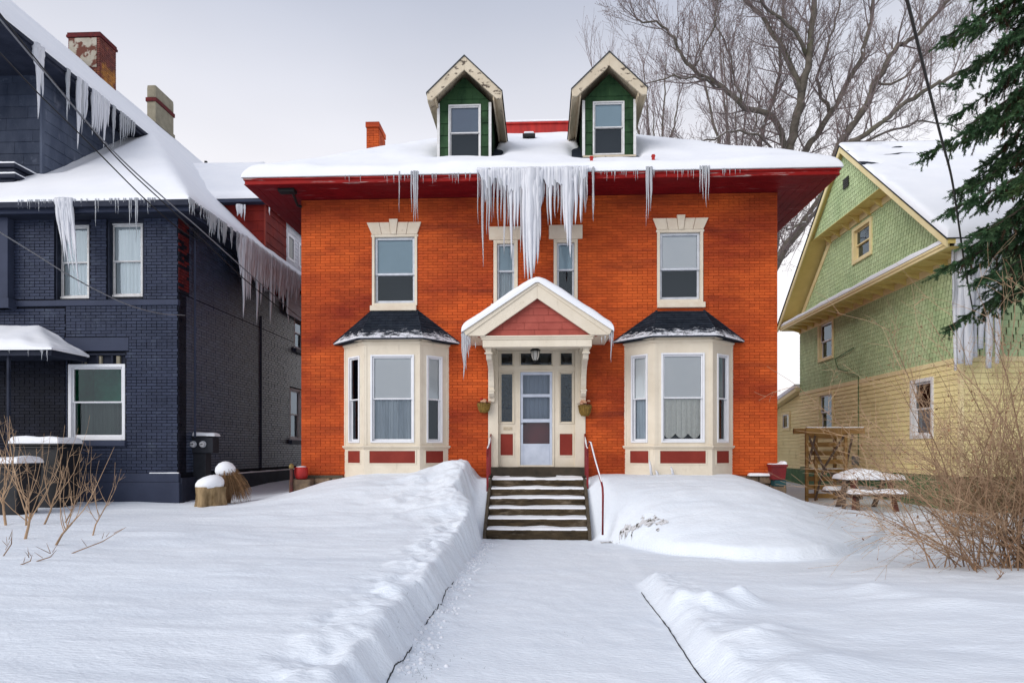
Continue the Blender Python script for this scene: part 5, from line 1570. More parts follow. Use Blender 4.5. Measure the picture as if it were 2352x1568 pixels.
m = MB(); m.prism([(UE, UYR, UEZ), (UE, 14.6, UEZ), (URX, 14.6, URZ - .02), (URX, UYR, URZ - .02)], [(UE, UYR, UEZ - .06), (UE, 14.6, UEZ - .06), (URX, 14.6, URZ - .14), (URX, UYR, URZ - .14)])
m.prism([(URX, UYR, URZ - .02), (URX, 14.6, URZ - .02), (-18.2, 14.6, UEZ), (-18.2, UYR, UEZ)], [(URX, UYR, URZ - .14), (URX, 14.6, URZ - .14), (-18.2, 14.6, UEZ - .06), (-18.2, UYR, UEZ - .06)]); m.build('upper_roof', 'asphalt_shingle', dark)
usl = (URZ - UEZ) / (UE - URX)
xs = with_edges(-18.2, UE + .04, .25, .2); ys = with_edges(UYR - .03, 14.63, .3, .2)
snow_patch('upper_roof_snow', dark, xs, ys, lambda X, Y: URZ - usl * np.abs(X - URX), lambda X, Y: edge_round(np.minimum(np.minimum(UE + .04 - X, X + 18.2), np.minimum(Y - UYR + .03, 14.63 - Y)), .12) * (.14 + .05 * fbm(X * .6, Y * .6, 2, 3)) + .01, 'snow', skirt=.03)
# layered cornice of the little bay at the upper wall
for k, (v0, v1, ex) in enumerate(((382, 391, .30), (392, 402, .22), (409, 418, .42), (419, 440, .30))):
    z1, z0 = onY(30, v0, -.15).z, onY(30, v1, -.15).z
    xr = onY(30 + ex * 60, 400, -.15).x
    m = MB(); m.box(-14.5, xr, -.15 - ex * .6, UYF - .01, z0, z1); m.build('bay_cornice', 'navy_dark', dark, bevel=.01)
    if k in (0, 2): ledge_snow(-14.5, xr - .01, -.15 - ex * .6 + .01, UYF - .02, z1 + .002, .06, 'cornice_snow', dark)
# chimneys
def dchimney(u0, u1, y, dep, vt, zb, core, bmat, cap):
    x0, x1 = onY(u0, 150, y).x, onY(u1, 150, y).x; zt = onY(u0, vt, y).z
    m = MB(); m.box(x0 + .01, x1 - .01, y + .01, y + dep, zb, zt - .1); c = m.build('chimney', core, dark)
    return x0, x1, zt, c
x0, x1, zt, ch = dchimney(157, 230, 6.3, .78, 76.5, 11.5, 'chimney_mortar', None, 0)
cb = BrickSet(L=.205, H=.07, joint=.012, proud=.012)
cb.wall(Frame((0, 6.3, 0), (1, 0, 0), (0, -1, 0)), x0, x1, 12.6, zt - .16, [], 'chimney_brick')
cb.wall(Frame((x1, 6.3, 0), (0, 1, 0), (1, 0, 0)), 0, .79, 12.6, zt - .16, [], 'chimney_brick')
cb.build(ch, 0)
m = MB(); m.box(x0 - .04, x1 + .04, 6.25, 7.14, zt - .15, zt - .075); m.box(x0 - .02, x1 + .02, 6.27, 7.12, zt - .074, zt); m.build('chimney_cap', 'brick_red_bare', ch)
m = MB(); m.box(x0 + .04, x1 - .10, 6.272, 6.3, zt - 1.1, zt - .18); m.build('plaster_patch', 'chimney_plaster', ch)
x0, x1, zt, ch = dchimney(337, 357.5, 10.2, 1.25, 195, 11.5, 'chimney_stone', None, 0)
m = MB(); m.box(x0 - .03, x1 + .03, 10.17, 11.49, zt - .62, zt - .48); m.build('chimney_band', 'brick_red_bare', ch)
m = MB(); m.box(x0 - .03, x1 + .03, 10.17, 11.49, zt - 1.42, zt - 1.3); m.build('chimney_ledge', 'chimney_stone', ch)
m = MB(); m.box(x0, x1, 10.2, 11.46, zt - .47, zt); m.build('chimney_cap', 'chimney_stone', ch, bevel=.05)

# rear wing with red shingled wall
RWY, RWX, RWZ = 3.3, -7.4, 8.25
FR = Frame((0, RWY, 0), (1, 0, 0), (0, -1, 0)); FRS = Frame((RWX, RWY, 0), (0, 1, 0), (1, 0, 0))
m = MB(); m.box(-10.4, RWX, RWY + .001, 10.4, 6.0, RWZ); rw = m.build('wing_wall', 'red_siding', dark)
shingle_field(FR, rect(-9.6, RWX, 6.4, RWZ - .02), [], .27, .8, .02, 'red_siding', rw, singles=60, jit=.5, stag=False, name='siding_board')
shingle_field(FRS, rect(0, 1.5, 6.4, RWZ - .02), [], .27, .8, .02, 'red_siding', rw, singles=60, jit=.5, stag=False, name='siding_board')
FRW2 = Frame((RWX, RWY, 0), (0, 1, 0), (1, 0, 0))
shingle_field(FRW2, rect(1.52, 7, 5.6, RWZ), [(1.6, 2.15, 7.2, 7.95), (2.5, 3.3, 7.2, 7.95)], .11, 9, .012, 'white_siding', rw, singles=40, name='siding_board')
for a, b in ((1.6, 2.15), (2.5, 3.3)):
    m = MB(FRW2); frame4(m, a, b, 7.2, 7.95, .07, -.02, .03); m.build('wing_window', 'white_vinyl', dark)
    m = MB(FRW2); m.poly([(a + .06, .008, 7.26), (b - .06, .008, 7.26), (b - .06, .008, 7.89), (a + .06, .008, 7.89)]); m.build('wing_pane', mk('pane_dark%d' % int(a * 10), (.06, .075, .09), rough=.1), dark)
m = MB(); m.box(RWX - .01, RWX + .03, RWY - .03, RWY + .02, 6.3, RWZ - .02); m.build('corner_board', 'red_panel', dark)
m = MB(); m.box(-10.4, RWX + .12, RWY - .25, RWY - .20, RWZ - .07, RWZ + .05); m.box(-10.4, RWX + .1, RWY - .20, RWY - .005, RWZ - .07, RWZ - .03); m.box(RWX + .1, RWX + .15, RWY - .19, 10.5, RWZ - .07, RWZ + .05); m.build('wing_eave', 'navy_smooth', dark)
xs = with_edges(-13.2, RWX + .15, .2, .2); ys = with_edges(RWY - .27, 10.5, .2, .2)
snow_patch('wing_roof_snow', dark, xs, ys, lambda X, Y: RWZ + .05 + np.minimum(.60 * np.clip(Y - RWY + .27, 0, 4.6), 1.4 * np.clip(RWX + .15 - X, 0, 9)), lambda X, Y: edge_round(np.minimum(RWX + .15 - X, Y - RWY + .27), .12) * (.14 + .03 * fbm(X, Y, 2, 3)) + .01, 'snow', skirt=.04)
for (u, v0, v1, r) in ((546, 472, 497, .05), (550, 472, 492, .06), (555, 473, 500, .05), (562, 473, 507, .03), (619, 475, 495, .02)):
    p = onY(u, v0, RWY - .26); q = onY(u, v1, RWY - .26); icicle(dark, p, p.z - q.z, r, 'ice_white')
m = MB(); c = atT(473, 377, 30); m.tube([(c.x, c.y, c.z - 1.5), (c.x, c.y, c.z + .12)], .07, 8); m.build('vent_pipe', 'iron', dark)

# side porch roof
PEX, PEY, PEZ = -9.42, -1.9, 3.60
m = MB(); m.box(-16, PEX - .05, PEY + .05, DYF - .02, PEZ - .10, PEZ - .02); m.build('porch_roof', 'navy_dark', dark)
m = MB(); m.box(-16, PEX, PEY, PEY + .045, PEZ - .14, PEZ); m.box(PEX - .045, PEX, PEY + .046, DYF - .02, PEZ - .14, PEZ); m.build('porch_fascia', 'navy_dark', dark)
pxp = onY(23, 900, PEY + .15).x
m = MB(); m.box(pxp - .025, pxp + .025, PEY + .09, PEY + .15, gz(pxp, PEY), PEZ - .1); m.build('porch_post', 'navy_dark', dark, bevel=.01)
xs = with_edges(-16, PEX + .05, .07, .25); ys = with_edges(PEY - .06, DYF - .015, .06, .15)
snow_patch('porch_snow', dark, xs, ys, lambda X, Y: PEZ - .01 + np.minimum(.42 * np.clip(Y - PEY, 0, 9), .42 * np.clip(PEX - X, 0, 9)),
           lambda X, Y: edge_round(np.minimum(PEX + .05 - X, Y - PEY + .06), .16) * (.05 + .16 * sstep(0, 1.1, PEX - X + .35 * fbm(X * 3, Y * 3, 7, 2)) + .05 * fbm(X * 2.5, Y * 2.5, 2, 3)) + .005, 'snow', skirt=.03)
for i in range(26):
    x = _RI.uniform(-12.4, PEX - .05); icicle(dark, (x, PEY - .03, PEZ - .02), _RI.choice([.05, .08, .12, .2, .28]) * _RI.uniform(.7, 1.2), _RI.uniform(.008, .018), n=5)

# icicles: front eave
for (u, v1, r) in ((127, 530, .035), (131, 565, .04), (136, 600, .045), (140, 622, .045), (145, 560, .05), (149, 585, .045), (153, 628, .04), (157, 600, .04), (161, 676, .035), (163, 590, .045), (150, 520, .07), (140, 510, .07), (158, 520, .06)):
    p = onY(u, 461, EYF - .05); q = onY(u, v1, EYF - .05); L = EZ + .02 - q.z
    icicle(dark, (p.x, EYF - .05 + _RI.uniform(-.02, .02), EZ + .02), L, r, 'ice_white', lean=.10 * L)
for (u, v1, r) in ((220, 520, .014), (226, 487, .01), (298, 538, .014), (302, 500, .012), (313, 545, .02), (316, 515, .016), (266, 490, .012), (272, 492, .012), (340, 492, .012), (345, 478, .01), (64, 480, .01), (90, 486, .012)):
    p = onY(u, 461, EYF - .05); q = onY(u, v1, EYF - .05); icicle(dark, (p.x, EYF - .055, EZ), EZ - q.z, r)
for i in range(60):
    p = onY(_RI.uniform(40, 360), 461, EYF - .05); icicle(dark, (p.x, EYF - .055, EZ), _RI.uniform(.04, .17), _RI.uniform(.006, .012), n=5)
# side eave: short ones, then the long curtain
SX = EX + .055
for i in range(75):
    u = _RI.uniform(432, 560); p = onX(u, 500, SX)
    L = _RI.uniform(.06, .30) + (.35 * _RI.random() if u > 480 else 0)
    icicle(dark, (SX, p.y, EZ - .01), L, .010 + L * .035, n=6)
for i in range(95):
    u = 553 + (692 - 553) * i / 94 + _RI.uniform(-1, 1); p = onX(u, 600, SX)
    L = _RI.uniform(.62, .98) * (1.0 if u < 650 else 1 - (u - 650) / 42 * .55)
    icicle(dark, (SX + _RI.uniform(-.03, .03), p.y, EZ + .0), L, _RI.uniform(.055, .085), 'ice_white', n=7)
for (u, v) in ((557, 731), (563, 690), (568, 688), (573, 690), (589, 745), (598, 700), (605, 672), (620, 747), (628, 705), (640, 690), (648, 712), (660, 745), (668, 690), (678, 700), (684, 680)):
    p = onX(u, 600, SX); q = onX(u, v, SX); icicle(dark, (SX + .02, p.y, EZ), EZ - q.z, .06, 'ice_white')
ice_sheet('ice_sheet', dark, onX(553, 600, EX + .055).y, onX(690, 600, EX + .055).y, EX + .06, EZ - .0, 'ice_white', 5, .35, .85, axis=1)
# upper eave
UX = UE + .04
for (u, v1, r) in ((83, 150, .10), (88, 272, .055), (92, 200, .06), (97, 222, .05), (95, 170, .08), (155, 278, .045), (158, 250, .04), (179, 342, .05), (183, 300, .05), (188, 308, .045), (193, 280, .05), (198, 270, .05),
                   (213, 310, .05), (218, 300, .06), (223, 305, .06), (228, 312, .05), (233, 300, .06), (239, 340, .05), (243, 300, .05), (248, 290, .05), (260, 345, .04), (263, 300, .04),
                   (277, 330, .04), (282, 325, .045), (287, 322, .04), (292, 318, .045), (297, 312, .04), (303, 312, .04), (308, 316, .035)):
    p = onX(u, 200, UX); q = onX(u, v1, UX); icicle(dark, (UX, p.y, UEZ - .02), max(.1, UEZ - q.z), r, 'ice_white' if r > .045 else 'ice')

# electricity meters on the corner, with their conduit
MY = -.32
mx0, mx1 = onY(432, 1020, MY).x, onY(489, 1020, MY).x
mz1, mz0 = onY(460, 1004, MY).z, onY(460, 1040, MY).z
mt = thing('electric_meter_box', ((mx0 + mx1) / 2, MY, gz((mx0 + mx1) / 2, MY)), 'black electric meter box with two round glass meters at the dark house corner', 'meter box')
m = MB(); m.box(mx0, mx1, MY, MY + .28, mz0, mz1); m.box(mx0 - .08, mx1 - .14, MY - .03, MY + .3, mz1 + .001, mz1 + .03); m.build('box', 'meter_box', mt, bevel=.01)
m = MB(); m.box(mx0 + .06, mx0 + .36, MY + .05, MY + .3, gz(mx0, MY) - .1, mz0 - .001); m.build('pedestal', 'meter_box', mt, bevel=.01)
for u in (444.3, 466.4):
    c = onY(u, 1019.8, MY)
    m = MB(); k = 18
    for (r, y) in ((.070, MY - .001), (.070, MY - .02)): pass
    m.tube([(c.x, MY - .001, c.z), (c.x, MY - .02, c.z)], [.072, .070], k); ring = m.build('meter_ring', 'aluminium', mt)
    m = MB(); m.tube([(c.x, MY - .018, c.z), (c.x, MY - .06, c.z), (c.x, MY - .078, c.z)], [.060, .058, .045], k); g = m.build('meter_dome', 'meter_glass', mt, smooth=False)
    m = MB(); m.box(c.x - .03, c.x + .03, MY - .0805, MY - .0785, c.z - .012, c.z + .004); m.box(c.x + .008, c.x + .03, MY - .0805, MY - .0785, c.z + .008, c.z + .02); m.build('meter_dial', 'iron', ring)
m = MB(); m.tube([(DXR + .09, -.34, mz1), (DXR + .09, -.34, onX(448, 545, DXR + .09).z)], .022, 8); m.build('conduit', 'navy_smooth', mt)
cz = onX(448, 545, DXR + .09).z
m = MB(); m.tube([(DXR + .09, -.34, cz), (DXR + .09, -.34, cz + .1), (DXR + .16, -.40, cz + .13), (DXR + .2, -.42, cz + .07)], [.03, .04, .035, .02], 8)
Rw = random.Random(2)
for k in range(5):
    a = [(DXR + .1 + Rw.uniform(-.02, .12), -.36 + Rw.uniform(-.12, .08), cz + Rw.uniform(-.1, .12)) for _ in range(5)]; m.tube(a, .007, 5)
m.build('weather_head', 'meter_box', mt)
ledge_snow(mx0 + .02, mx1 + .03, MY + .01, MY + .28, mz1 + .031, .07, 'snow_cap', mt)
m = MB(); m.box(mx0 - .14, mx0 - .03, DYF + .3, DYF + .4, mz0 - .42, mz0 - .12); m.build('phone_box', 'grey_box', mt)
m = MB(); m.tube([(DXR + .02, DYF + 4.1, zwt), (DXR + .02, DYF + 4.1, 5.2)], .025, 6); m.build('downpipe', 'navy_dark', dark)

# bins beside the porch
def bin_(x0, x1, y0, y1, z1, label):
    zg = gz((x0 + x1) / 2, y0)
    t = thing('wheelie_bin', ((x0 + x1) / 2, (y0 + y1) / 2, zg), label, 'bin')
    m = MB(); e = .05
    m.hexa([(x0 + e, y0 + e, zg - .05), (x1 - e, y0 + e, zg - .05), (x1 - e, y1 - e, zg - .05), (x0 + e, y1 - e, zg - .05), (x0, y0, z1 - .06), (x1, y0, z1 - .06), (x1, y1, z1 - .06), (x0, y1, z1 - .06)]); m.build('body', 'black_plastic', t, bevel=.02)
    m = MB(); m.box(x0 - .03, x1 + .03, y0 - .04, y1 + .03, z1 - .058, z1 - .01); m.build('lid', 'black_plastic', t, bevel=.015)
    m = MB(); m.tube([(x0 + .1, y0 - .05, z1 - .09), (x1 - .1, y0 - .05, z1 - .09)], .016, 6); m.build('handle', 'black_plastic', t)
    ledge_snow(x0 - .02, x1 + .02, y0 - .03, y1 + .02, z1 - .009, .11, 'snow_cap', t)
a, b = onY(24, 1020, -1.9), onY(134, 1020, -1.9)
bin_(a.x, b.x, -1.9, -1.25, a.z + .03, 'wide black bin with a flat snow lid under the window sill')
a, b = onY(-45, 1062, -3.0), onY(40, 1062, -3.0)
bin_(a.x, b.x, -3.0, -2.4, a.z, 'black bin with a rounded snow cap behind the bare shrub')

# stump and the straw clump
c = onY(482, 1150, -1.65)
zg = gz(c.x, -1.65)
st = thing('tree_stump', (c.x, -1.65, zg), 'cut tree stump with a tilted snow cap at the dark house corner', 'stump')
m = MB(); n = 36; zt_ = onY(482, 1117, -1.65).z
Rr = random.Random(8); lob = [1 + .10 * math.sin(3 * j / n * 6.28 + 1) + .05 * math.sin(7 * j / n * 6.28) + Rr.uniform(-.03, .03) for j in range(n)]
b = 0
levels = [(-.15, 1.05), (.0, 1.04), (.08, .98), (.2, .97), (.3, 1.0), (zt_ - zg, 1.02)]
for z, s in levels:
    for j in range(n):
        a = j / n * 2 * math.pi; r = .255 * s * (1 + (lob[j] - 1) * (1.4 if z < .1 else 1)); m.v.append((c.x + r * math.cos(a), -1.65 + r * math.sin(a), zg + z))
for i in range(len(levels) - 1):
    for j in range(n):
        k = (j + 1) % n; m.f.append((i * n + j, i * n + k, (i + 1) * n + k, (i + 1) * n + j))
m.f.append(tuple(range((len(levels) - 1) * n, len(levels) * n))); m.build('trunk', 'stump_bark', st, smooth=True)
m = MB(); m.lathe((0, 0, 0), [(.245, -.02), (.262, .03), (.255, .09), (.21, .155), (.12, .20), (.01, .215)], 24)
m.v = [(c.x + x + .0, -1.65 + y, zt_ + z + .12 * (x + .05) * (1 if z > 0 else .2) + .012 * math.sin(9 * x + 5 * y)) for x, y, z in m.v]; m.build('snow_cap', 'snow', st, smooth=True)
c = onY(527, 1120, -1.15); zg = gz(c.x, -1.15)
sw = thing('dry_grass_clump', (c.x, -1.15, zg), 'brown drooping dry grass clump with a snow cap behind the stump', 'dry grass')
zt_ = onY(520, 1080, -1.15).z
m = MB(); Rr = random.Random(3)
for k in range(620):
    a = Rr.uniform(0, 6.28); r0 = Rr.uniform(0, .08); r1 = Rr.uniform(.12, .36); h = zt_ - zg + Rr.uniform(-.12, .04)
    dx = .05
    p = Vector((c.x + r0 * math.cos(a) - .06, -1.15 + r0 * math.sin(a), zg))
    top = Vector((c.x - .05 + r1 * .55 * math.cos(a), -1.15 + r1 * .5 * math.sin(a), zg + h))
    tip = Vector((c.x + dx + r1 * 1.1 * math.cos(a), -1.15 + r1 * .9 * math.sin(a), zg + Rr.uniform(.0, .28)))
    m.tube([p, p.lerp(top, .6) + Vector((0, 0, .06)), top, top.lerp(tip, .6) + Vector((.02 * math.cos(a), 0, .02)), tip], [.004, .004, .0035, .003, .0015], 3, cap=False)
m.build('blades', 'straw', sw)
m = MB(); m.lathe((c.x - .08, -1.15, zt_ - .05), [(.17, -.04), (.20, .03), (.19, .11), (.13, .19), (.06, .225), (.005, .235)], 20); m.build('snow_cap', 'snow', sw, smooth=True)
# ================================================================ THE GREEN AND YELLOW HOUSE
GX0, GXW, GXM = 8.05, 8.60, 8.52        # rake plane, lower wall, middle gable wall
GYC, GHW, GZE, GZA = 4.12, 4.84, 5.84, 9.80
GSL = (GZA - GZE) / GHW
green = thing('green_house', (11.5, 3.0, 0.4), 'sage green shingled and yellow clapboard house with a steep snowy gable', 'house')
def FX(x): return Frame((x, 0, 0), (0, -1, 0), (-1, 0, 0))     # u = -Y
FW = FX(GXW)
YN, YF = -0.15, 8.62                   # near and far wall corners
def gY(u, x): return onX(u, 700, x).y
def gw(u0, u1, zt, zb, x): return (-gY(u0, x), -gY(u1, x), zb, zt)
WA = (-7.06, -5.94, 2.21, 3.40); WB = (-1.72, -.78, 1.90, 3.26); WC = (-7.06, -5.94, 4.36, 5.58)
WM = (-4.52, -3.42, 6.70, 7.68)
ZY = 3.56; ZF = 1.10
wall_core(FW, rect(-YF, -YN, .1, GZE), [WA, WB, WC], -.2, -.002, 'side_wall', 'sage_gap', green)
shingle_field(FW, rect(-YF, -YN, ZF, ZY - .10), [WA, WB], .112, 30, .024, 'yellow_board', green, singles=60, name='clapboard', vgap=.005)
m = MB(FW)
for (a, b) in spans(-YF, -YN, [(WA[0], WA[1]), (WB[0], WB[1])]): pass
m.box(-YF, -YN, -.01, .03, ZY - .098, ZY - .0); m.build('belt_board', 'ochre_trim', green)
shingle_field(FW, rect(-YF, -YN, ZY, GZE), [WC], .112, .125, .010, 'sage_shingle', green, singles=290, gap=.026, skew=-.030, vgap=.003)
m = MB(FW); m.box(-YF, -YN, -.02, -.0, .1, ZF - .002); m.build('foundation', 'skirt_green', green)
for W, cm, up in ((WA, 'ochre_trim', None), (WB, 'white_worn', None), (WC, 'ochre_trim', 'blind_grey')):
    make_window(FW, green, *W, case=.085, casemat=cm, sash=.04, sashmat='white_vinyl', front=.045, upper=up, lower='curtain' if W is WB else None)
# front facade toward the street
FF = Frame((0, YN, 0), (1, 0, 0), (0, -1, 0))
m = MB(FF); m.box(GXW + .0, 17, -.2, -.002, .1, GZE + .3); m.build('front_wall', 'sage_gap', green)
shingle_field(FF, rect(GXW, 12.2, ZY, GZE), [], .15, .19, .012, 'sage_shingle', green, singles=0, gap=.028, skew=-.05, vgap=.003)
shingle_field(FF, rect(GXW, 12.2, ZF, ZY - .1), [], .112, 30, .024, 'yellow_board', green, singles=40, name='clapboard', vgap=.005)
m = MB(); m.box(GXW - .03, GXW + .05, YN - .035, YN + .05, ZF, ZY - .1); m.build('corner_board', 'ochre_trim', green)
m = MB(FF); m.box(GXW, 12.2, -.01, .03, ZY - .098, ZY - .0); m.build('belt_board', 'ochre_trim', green)
# middle gable wall
FM = FX(GXM)
def rake_z(y, off=0): return GZA - off - GSL * abs(y - GYC)
zp = 5.98; zs = 7.93
hw_p = (GZA - .22 - zp) / GSL; hw_s = (GZA - .22 - zs) / GSL
trap = [(-GYC - hw_p, zp - .2), (-GYC + hw_p, zp - .2), (-GYC + hw_s, zs), (-GYC - hw_s, zs)]
wall_core(FM, trap, [WM], -.15, -.002, 'gable_wall', 'sage_gap', green)
shingle_field(FM, trap, [WM], .112, .125, .010, 'sage_shingle', green, singles=0, gap=.026, skew=-.030, vgap=.003)
make_window(FM, green, *WM, case=.10, casemat='ochre_trim', sash=.04, sashmat='ochre_trim', front=.05, depth=.4)
m = MB(FM); m.box(-GYC - hw_s - .1, -GYC + hw_s + .1, .0, .04, zs - .17, zs - .001); m.build('frieze_board', 'ochre_trim', green)
for s in (-1, 1):     # trim boards up the rakes
    P = [(-GYC + s * (hw_p + .0), zp - .1), (-GYC + s * (hw_p - .26), zp - .1), (-GYC + s * (hw_s - .22), zs - .18), (-GYC + s * (hw_s + .04), zs - .18)]
    if s > 0: P = P[::-1]
    m = MB(FM); m.prism_uz(P, .0, .036); m.build('rake_trim', 'ochre_trim', green)
# peak
FPK = FX(GX0 + .07)
pk = [(-GYC - hw_s - .12, zs), (-GYC + hw_s + .12, zs), (-GYC, GZA - .12)]
m = MB(FPK); m.prism_uz(pk, -.06, -.002); m.build('peak_wall', 'sage_gap', green)
shingle_field(FPK, pk, [], .112, .125, .010, 'sage_shingle', green, singles=0, gap=.026, skew=-.030, vgap=.003)
m = MB(); m.box(GX0 + .04, GXM + .02, GYC - hw_s - .15, GYC + hw_s + .15, zs - .012, zs - .002); m.build('peak_soffit', 'ochre_soffit', green)
for k in range(7):
    y = GYC + (k - 3) * hw_s * .30
    m = MB(FX(0)); b = MB(); prof = [(GX0 + .10, zs - .014), (GXM - .002, zs - .014), (GXM - .002, zs - .20), (GXM - .10, zs - .15), (GX0 + .25, zs - .055)]
    q = [(p[0], y - .035, p[1]) for p in prof]; r = [(p[0], y + .035, p[1]) for p in prof]
    b.prism(r, q); b.build('corbel', 'ochre_soffit', green)
c = onX(1944, 420, GX0 + .05)
for k in range(5):
    m = MB(); m.box(GX0 + .02, GX0 + .045, c.y - .16, c.y + .16, c.z - .13 + k * .055, c.z - .13 + k * .055 + .035); m.build('vent_slat', 'iron', green)
# pent ledge at the gable's foot
m = MB(); y0, y1 = GYC - GHW + .05, GYC + GHW - .05
m.prism([(GX0, y0, GZE - .02), (GXM + .05, y0, zp), (GXM + .05, y1, zp), (GX0, y1, GZE - .02)], [(GX0, y0, GZE - .05), (GXM + .05, y0, zp - .05), (GXM + .05, y1, zp - .05), (GX0, y1, GZE - .05)]); m.build('pent_roof', 'asphalt_shingle', green)
m = MB(); m.box(GX0 - .015, GX0 + .02, y0 - .02, y1 + .02, GZE - .17, GZE - .052); m.box(GX0 - .035, GX0 + .02, y0 - .02, y1 + .02, GZE - .105, GZE - .056); m.build('pent_fascia', 'ochre_trim', green)
m = MB(); m.box(GX0 + .021, GXW - .003, y0, y1, GZE - .17, GZE - .15); m.build('pent_soffit', 'ochre_soffit', green)
m = MB(); m.box(GXW - .03, GXW - .001, YN, YF, GZE - .33, GZE - .171); m.build('frieze_board', 'ochre_trim', green)
for k in range(17):
    y = y0 + .4 + k * (y1 - y0 - .8) / 16
    b = MB(); prof = [(GX0 + .05, GZE - .171), (GXW - .032, GZE - .171), (GXW - .032, GZE - .31), (GXW - .13, GZE - .27), (GX0 + .2, GZE - .21)]
    b.prism([(p[0], y + .04, p[1]) for p in prof], [(p[0], y - .04, p[1]) for p in prof]); b.build('corbel', 'ochre_soffit', green)
xs = with_edges(GX0 - .03, GXM - .01, .06, .1); ys = with_edges(y0, y1, .12, .1)
snow_patch('pent_snow', green, xs, ys, lambda X, Y: GZE - .018 + (X - GX0) / (GXM - GX0) * (zp - GZE + .02), lambda X, Y: edge_round(np.minimum(X - GX0 + .03, np.minimum(Y - y0, y1 - Y)), .1) * (.09 + .04 * fbm(X * 2, Y * 2, 2, 3)) + .004, 'snow', skirt=.015)
# main roof
m = MB()
for s in (-1, 1):
    top = [(GX0 - .04, GYC, GZA), (17.5, GYC, GZA), (17.5, GYC + s * (GHW + .03), GZE - .03), (GX0 - .04, GYC + s * (GHW + .03), GZE - .03)]
    m.prism(top, [(x, y, z - .09) for x, y, z in top])
m.build('roof', 'ochre_soffit', green)
for s in (-1, 1):
    P = [(GYC, GZA - .01), (GYC + s * (GHW + .02), GZE - .04), (GYC + s * (GHW + .02), GZE - .19), (GYC, GZA - .17)]
    b = MB(); b.prism([(GX0 - .075, y, z) for y, z in P], [(GX0 - .041, y, z) for y, z in P]); b.build('rake_board', 'ochre_trim', green)
    P = [(GYC, GZA + .035), (GYC + s * (GHW + .05), GZE - .0), (GYC + s * (GHW + .05), GZE - .035), (GYC, GZA + .0)]
    b = MB(); b.prism([(GX0 - .095, y, z) for y, z in P], [(17.5, y, z) for y, z in P]); b.build('roofing', 'asphalt_shingle', green)
    b = MB(); b.box(GX0 + .1, 17.5, GYC + s * (GHW + .03) - .02, GYC + s * (GHW + .03) + .05, GZE - .16, GZE - .04); b.build('gutter', 'white_vinyl', green)
xs = np.concatenate([GX0 - .09 + np.array([0, .02, .05, .1, .18]), lin(GX0 + .2, 12.5, .12), lin(12.9, 17.5, .5)]); ys = with_edges(GYC - GHW - .06, GYC + GHW + .06, .09, .15)
def th_g(X, Y):
    d = np.minimum(np.minimum(X - GX0 + .09, 9), GHW + .06 - np.abs(Y - GYC))
    streak = fbm(X * .9, (Y - GYC) * 5.5, 6, 3)
    low = sstep(1.2, 3.2, np.abs(Y - GYC))
    return edge_round(d, .10) * (.055 + .11 * low + .10 * np.minimum(streak + .22, .12) * (1 - low) - .10 * np.clip(-streak - .18, 0, .5) * sstep(3.2, .4, X - GX0) * 4 * (1 - low)) + .004
snow_patch('roof_snow', green, xs, ys, lambda X, Y: GZA + .036 - GSL * np.abs(Y - GYC), th_g, 'snow', skirt=.0)
# rear lean-to
m = MB(); m.box(8.72, 12, 8.66, 12.5, 1.0, 3.3); m.build('rear_wall', 'yellow_board', green)
FL = FX(8.70)
WL = (-10.55, -9.75, 2.35, 3.0)
shingle_field(FL, [(-12.4, 1.02), (-8.66, 1.02), (-8.66, 3.55), (-12.4, 2.95)], [WL], .118, 30, .02, 'yellow_board', green, singles=60, name='clapboard', vgap=.005)
make_window(FL, green, *WL, case=.09, casemat='ochre_trim', sash=.03, sashmat='white_vinyl', split=False, front=.05, back=-.015, depth=.05, sashn=.03, upper=None)
m = MB(FL); m.box(-12.4, -8.66, -.05, .004, .1, 1.0)
for k in range(26): m.box(-12.4 + k * .145, -12.4 + k * .145 + .12, .004, .022, .1, 1.0)
m.build('skirt', 'skirt_green', green)
m = MB(); m.prism([(8.45, 8.63, 3.72), (12, 8.63, 3.72), (12, 12.6, 3.05), (8.45, 12.6, 3.05)], [(8.45, 8.63, 3.6), (12, 8.63, 3.6), (12, 12.6, 2.93), (8.45, 12.6, 2.93)]); m.build('rear_roof', 'ochre_trim', green)
m = MB(); m.prism([(8.42, 8.63, 3.86), (12, 8.63, 3.86), (12, 12.6, 3.2), (8.42, 12.6, 3.2)], [(8.42, 8.63, 3.722), (12, 8.63, 3.722), (12, 12.6, 3.052), (8.42, 12.6, 3.052)]); m.build('rear_snow', 'snow', green, bevel=.03)
# frozen run-off at the near corner
for (u, v0, v1, r, mt_) in ((2196, 640, 850, .05, 'ice_white'), (2207, 600, 835, .10, 'ice_white'), (2222, 590, 838, .14, 'ice_white'), (2240, 590, 820, .13, 'ice_white'), (2256, 585, 800, .10, 'ice_white'), (2272, 580, 845, .11, 'ice_white'), (2290, 575, 835, .08, 'ice_white'), (2300, 570, 760, .05, 'ice'), (2187, 600, 700, .03, 'ice')):
    p = onY(u, v0, YN - .30); q = onY(u, v1, YN - .30)
    icicle(green, (p.x, YN - .30 + _RI.uniform(-.06, .06), GZE - .08), GZE - .08 - q.z, r, mt_, n=9, blunt=True)
# meter and cable on the wall
c = onX(1965, 1057, GXW - .08)
m = MB(); m.box(GXW - .14, GXW - .025, c.y - .12, c.y + .12, c.z - .12, c.z + .12); m.build('utility_box', 'grey_box', green, bevel=.02)
m = MB(); m.tube([(GXW - .04, c.y - .08, c.z), (GXW - .04, c.y - .08, ZY + .1), (GXW - .04, c.y + 1.2, ZY + .45), (GXW - .04, c.y + 1.4, ZY + .75), (GXW - .04, c.y + .2, ZY + .9)], .012, 5); m.build('wall_conduit', 'skirt_green', green)

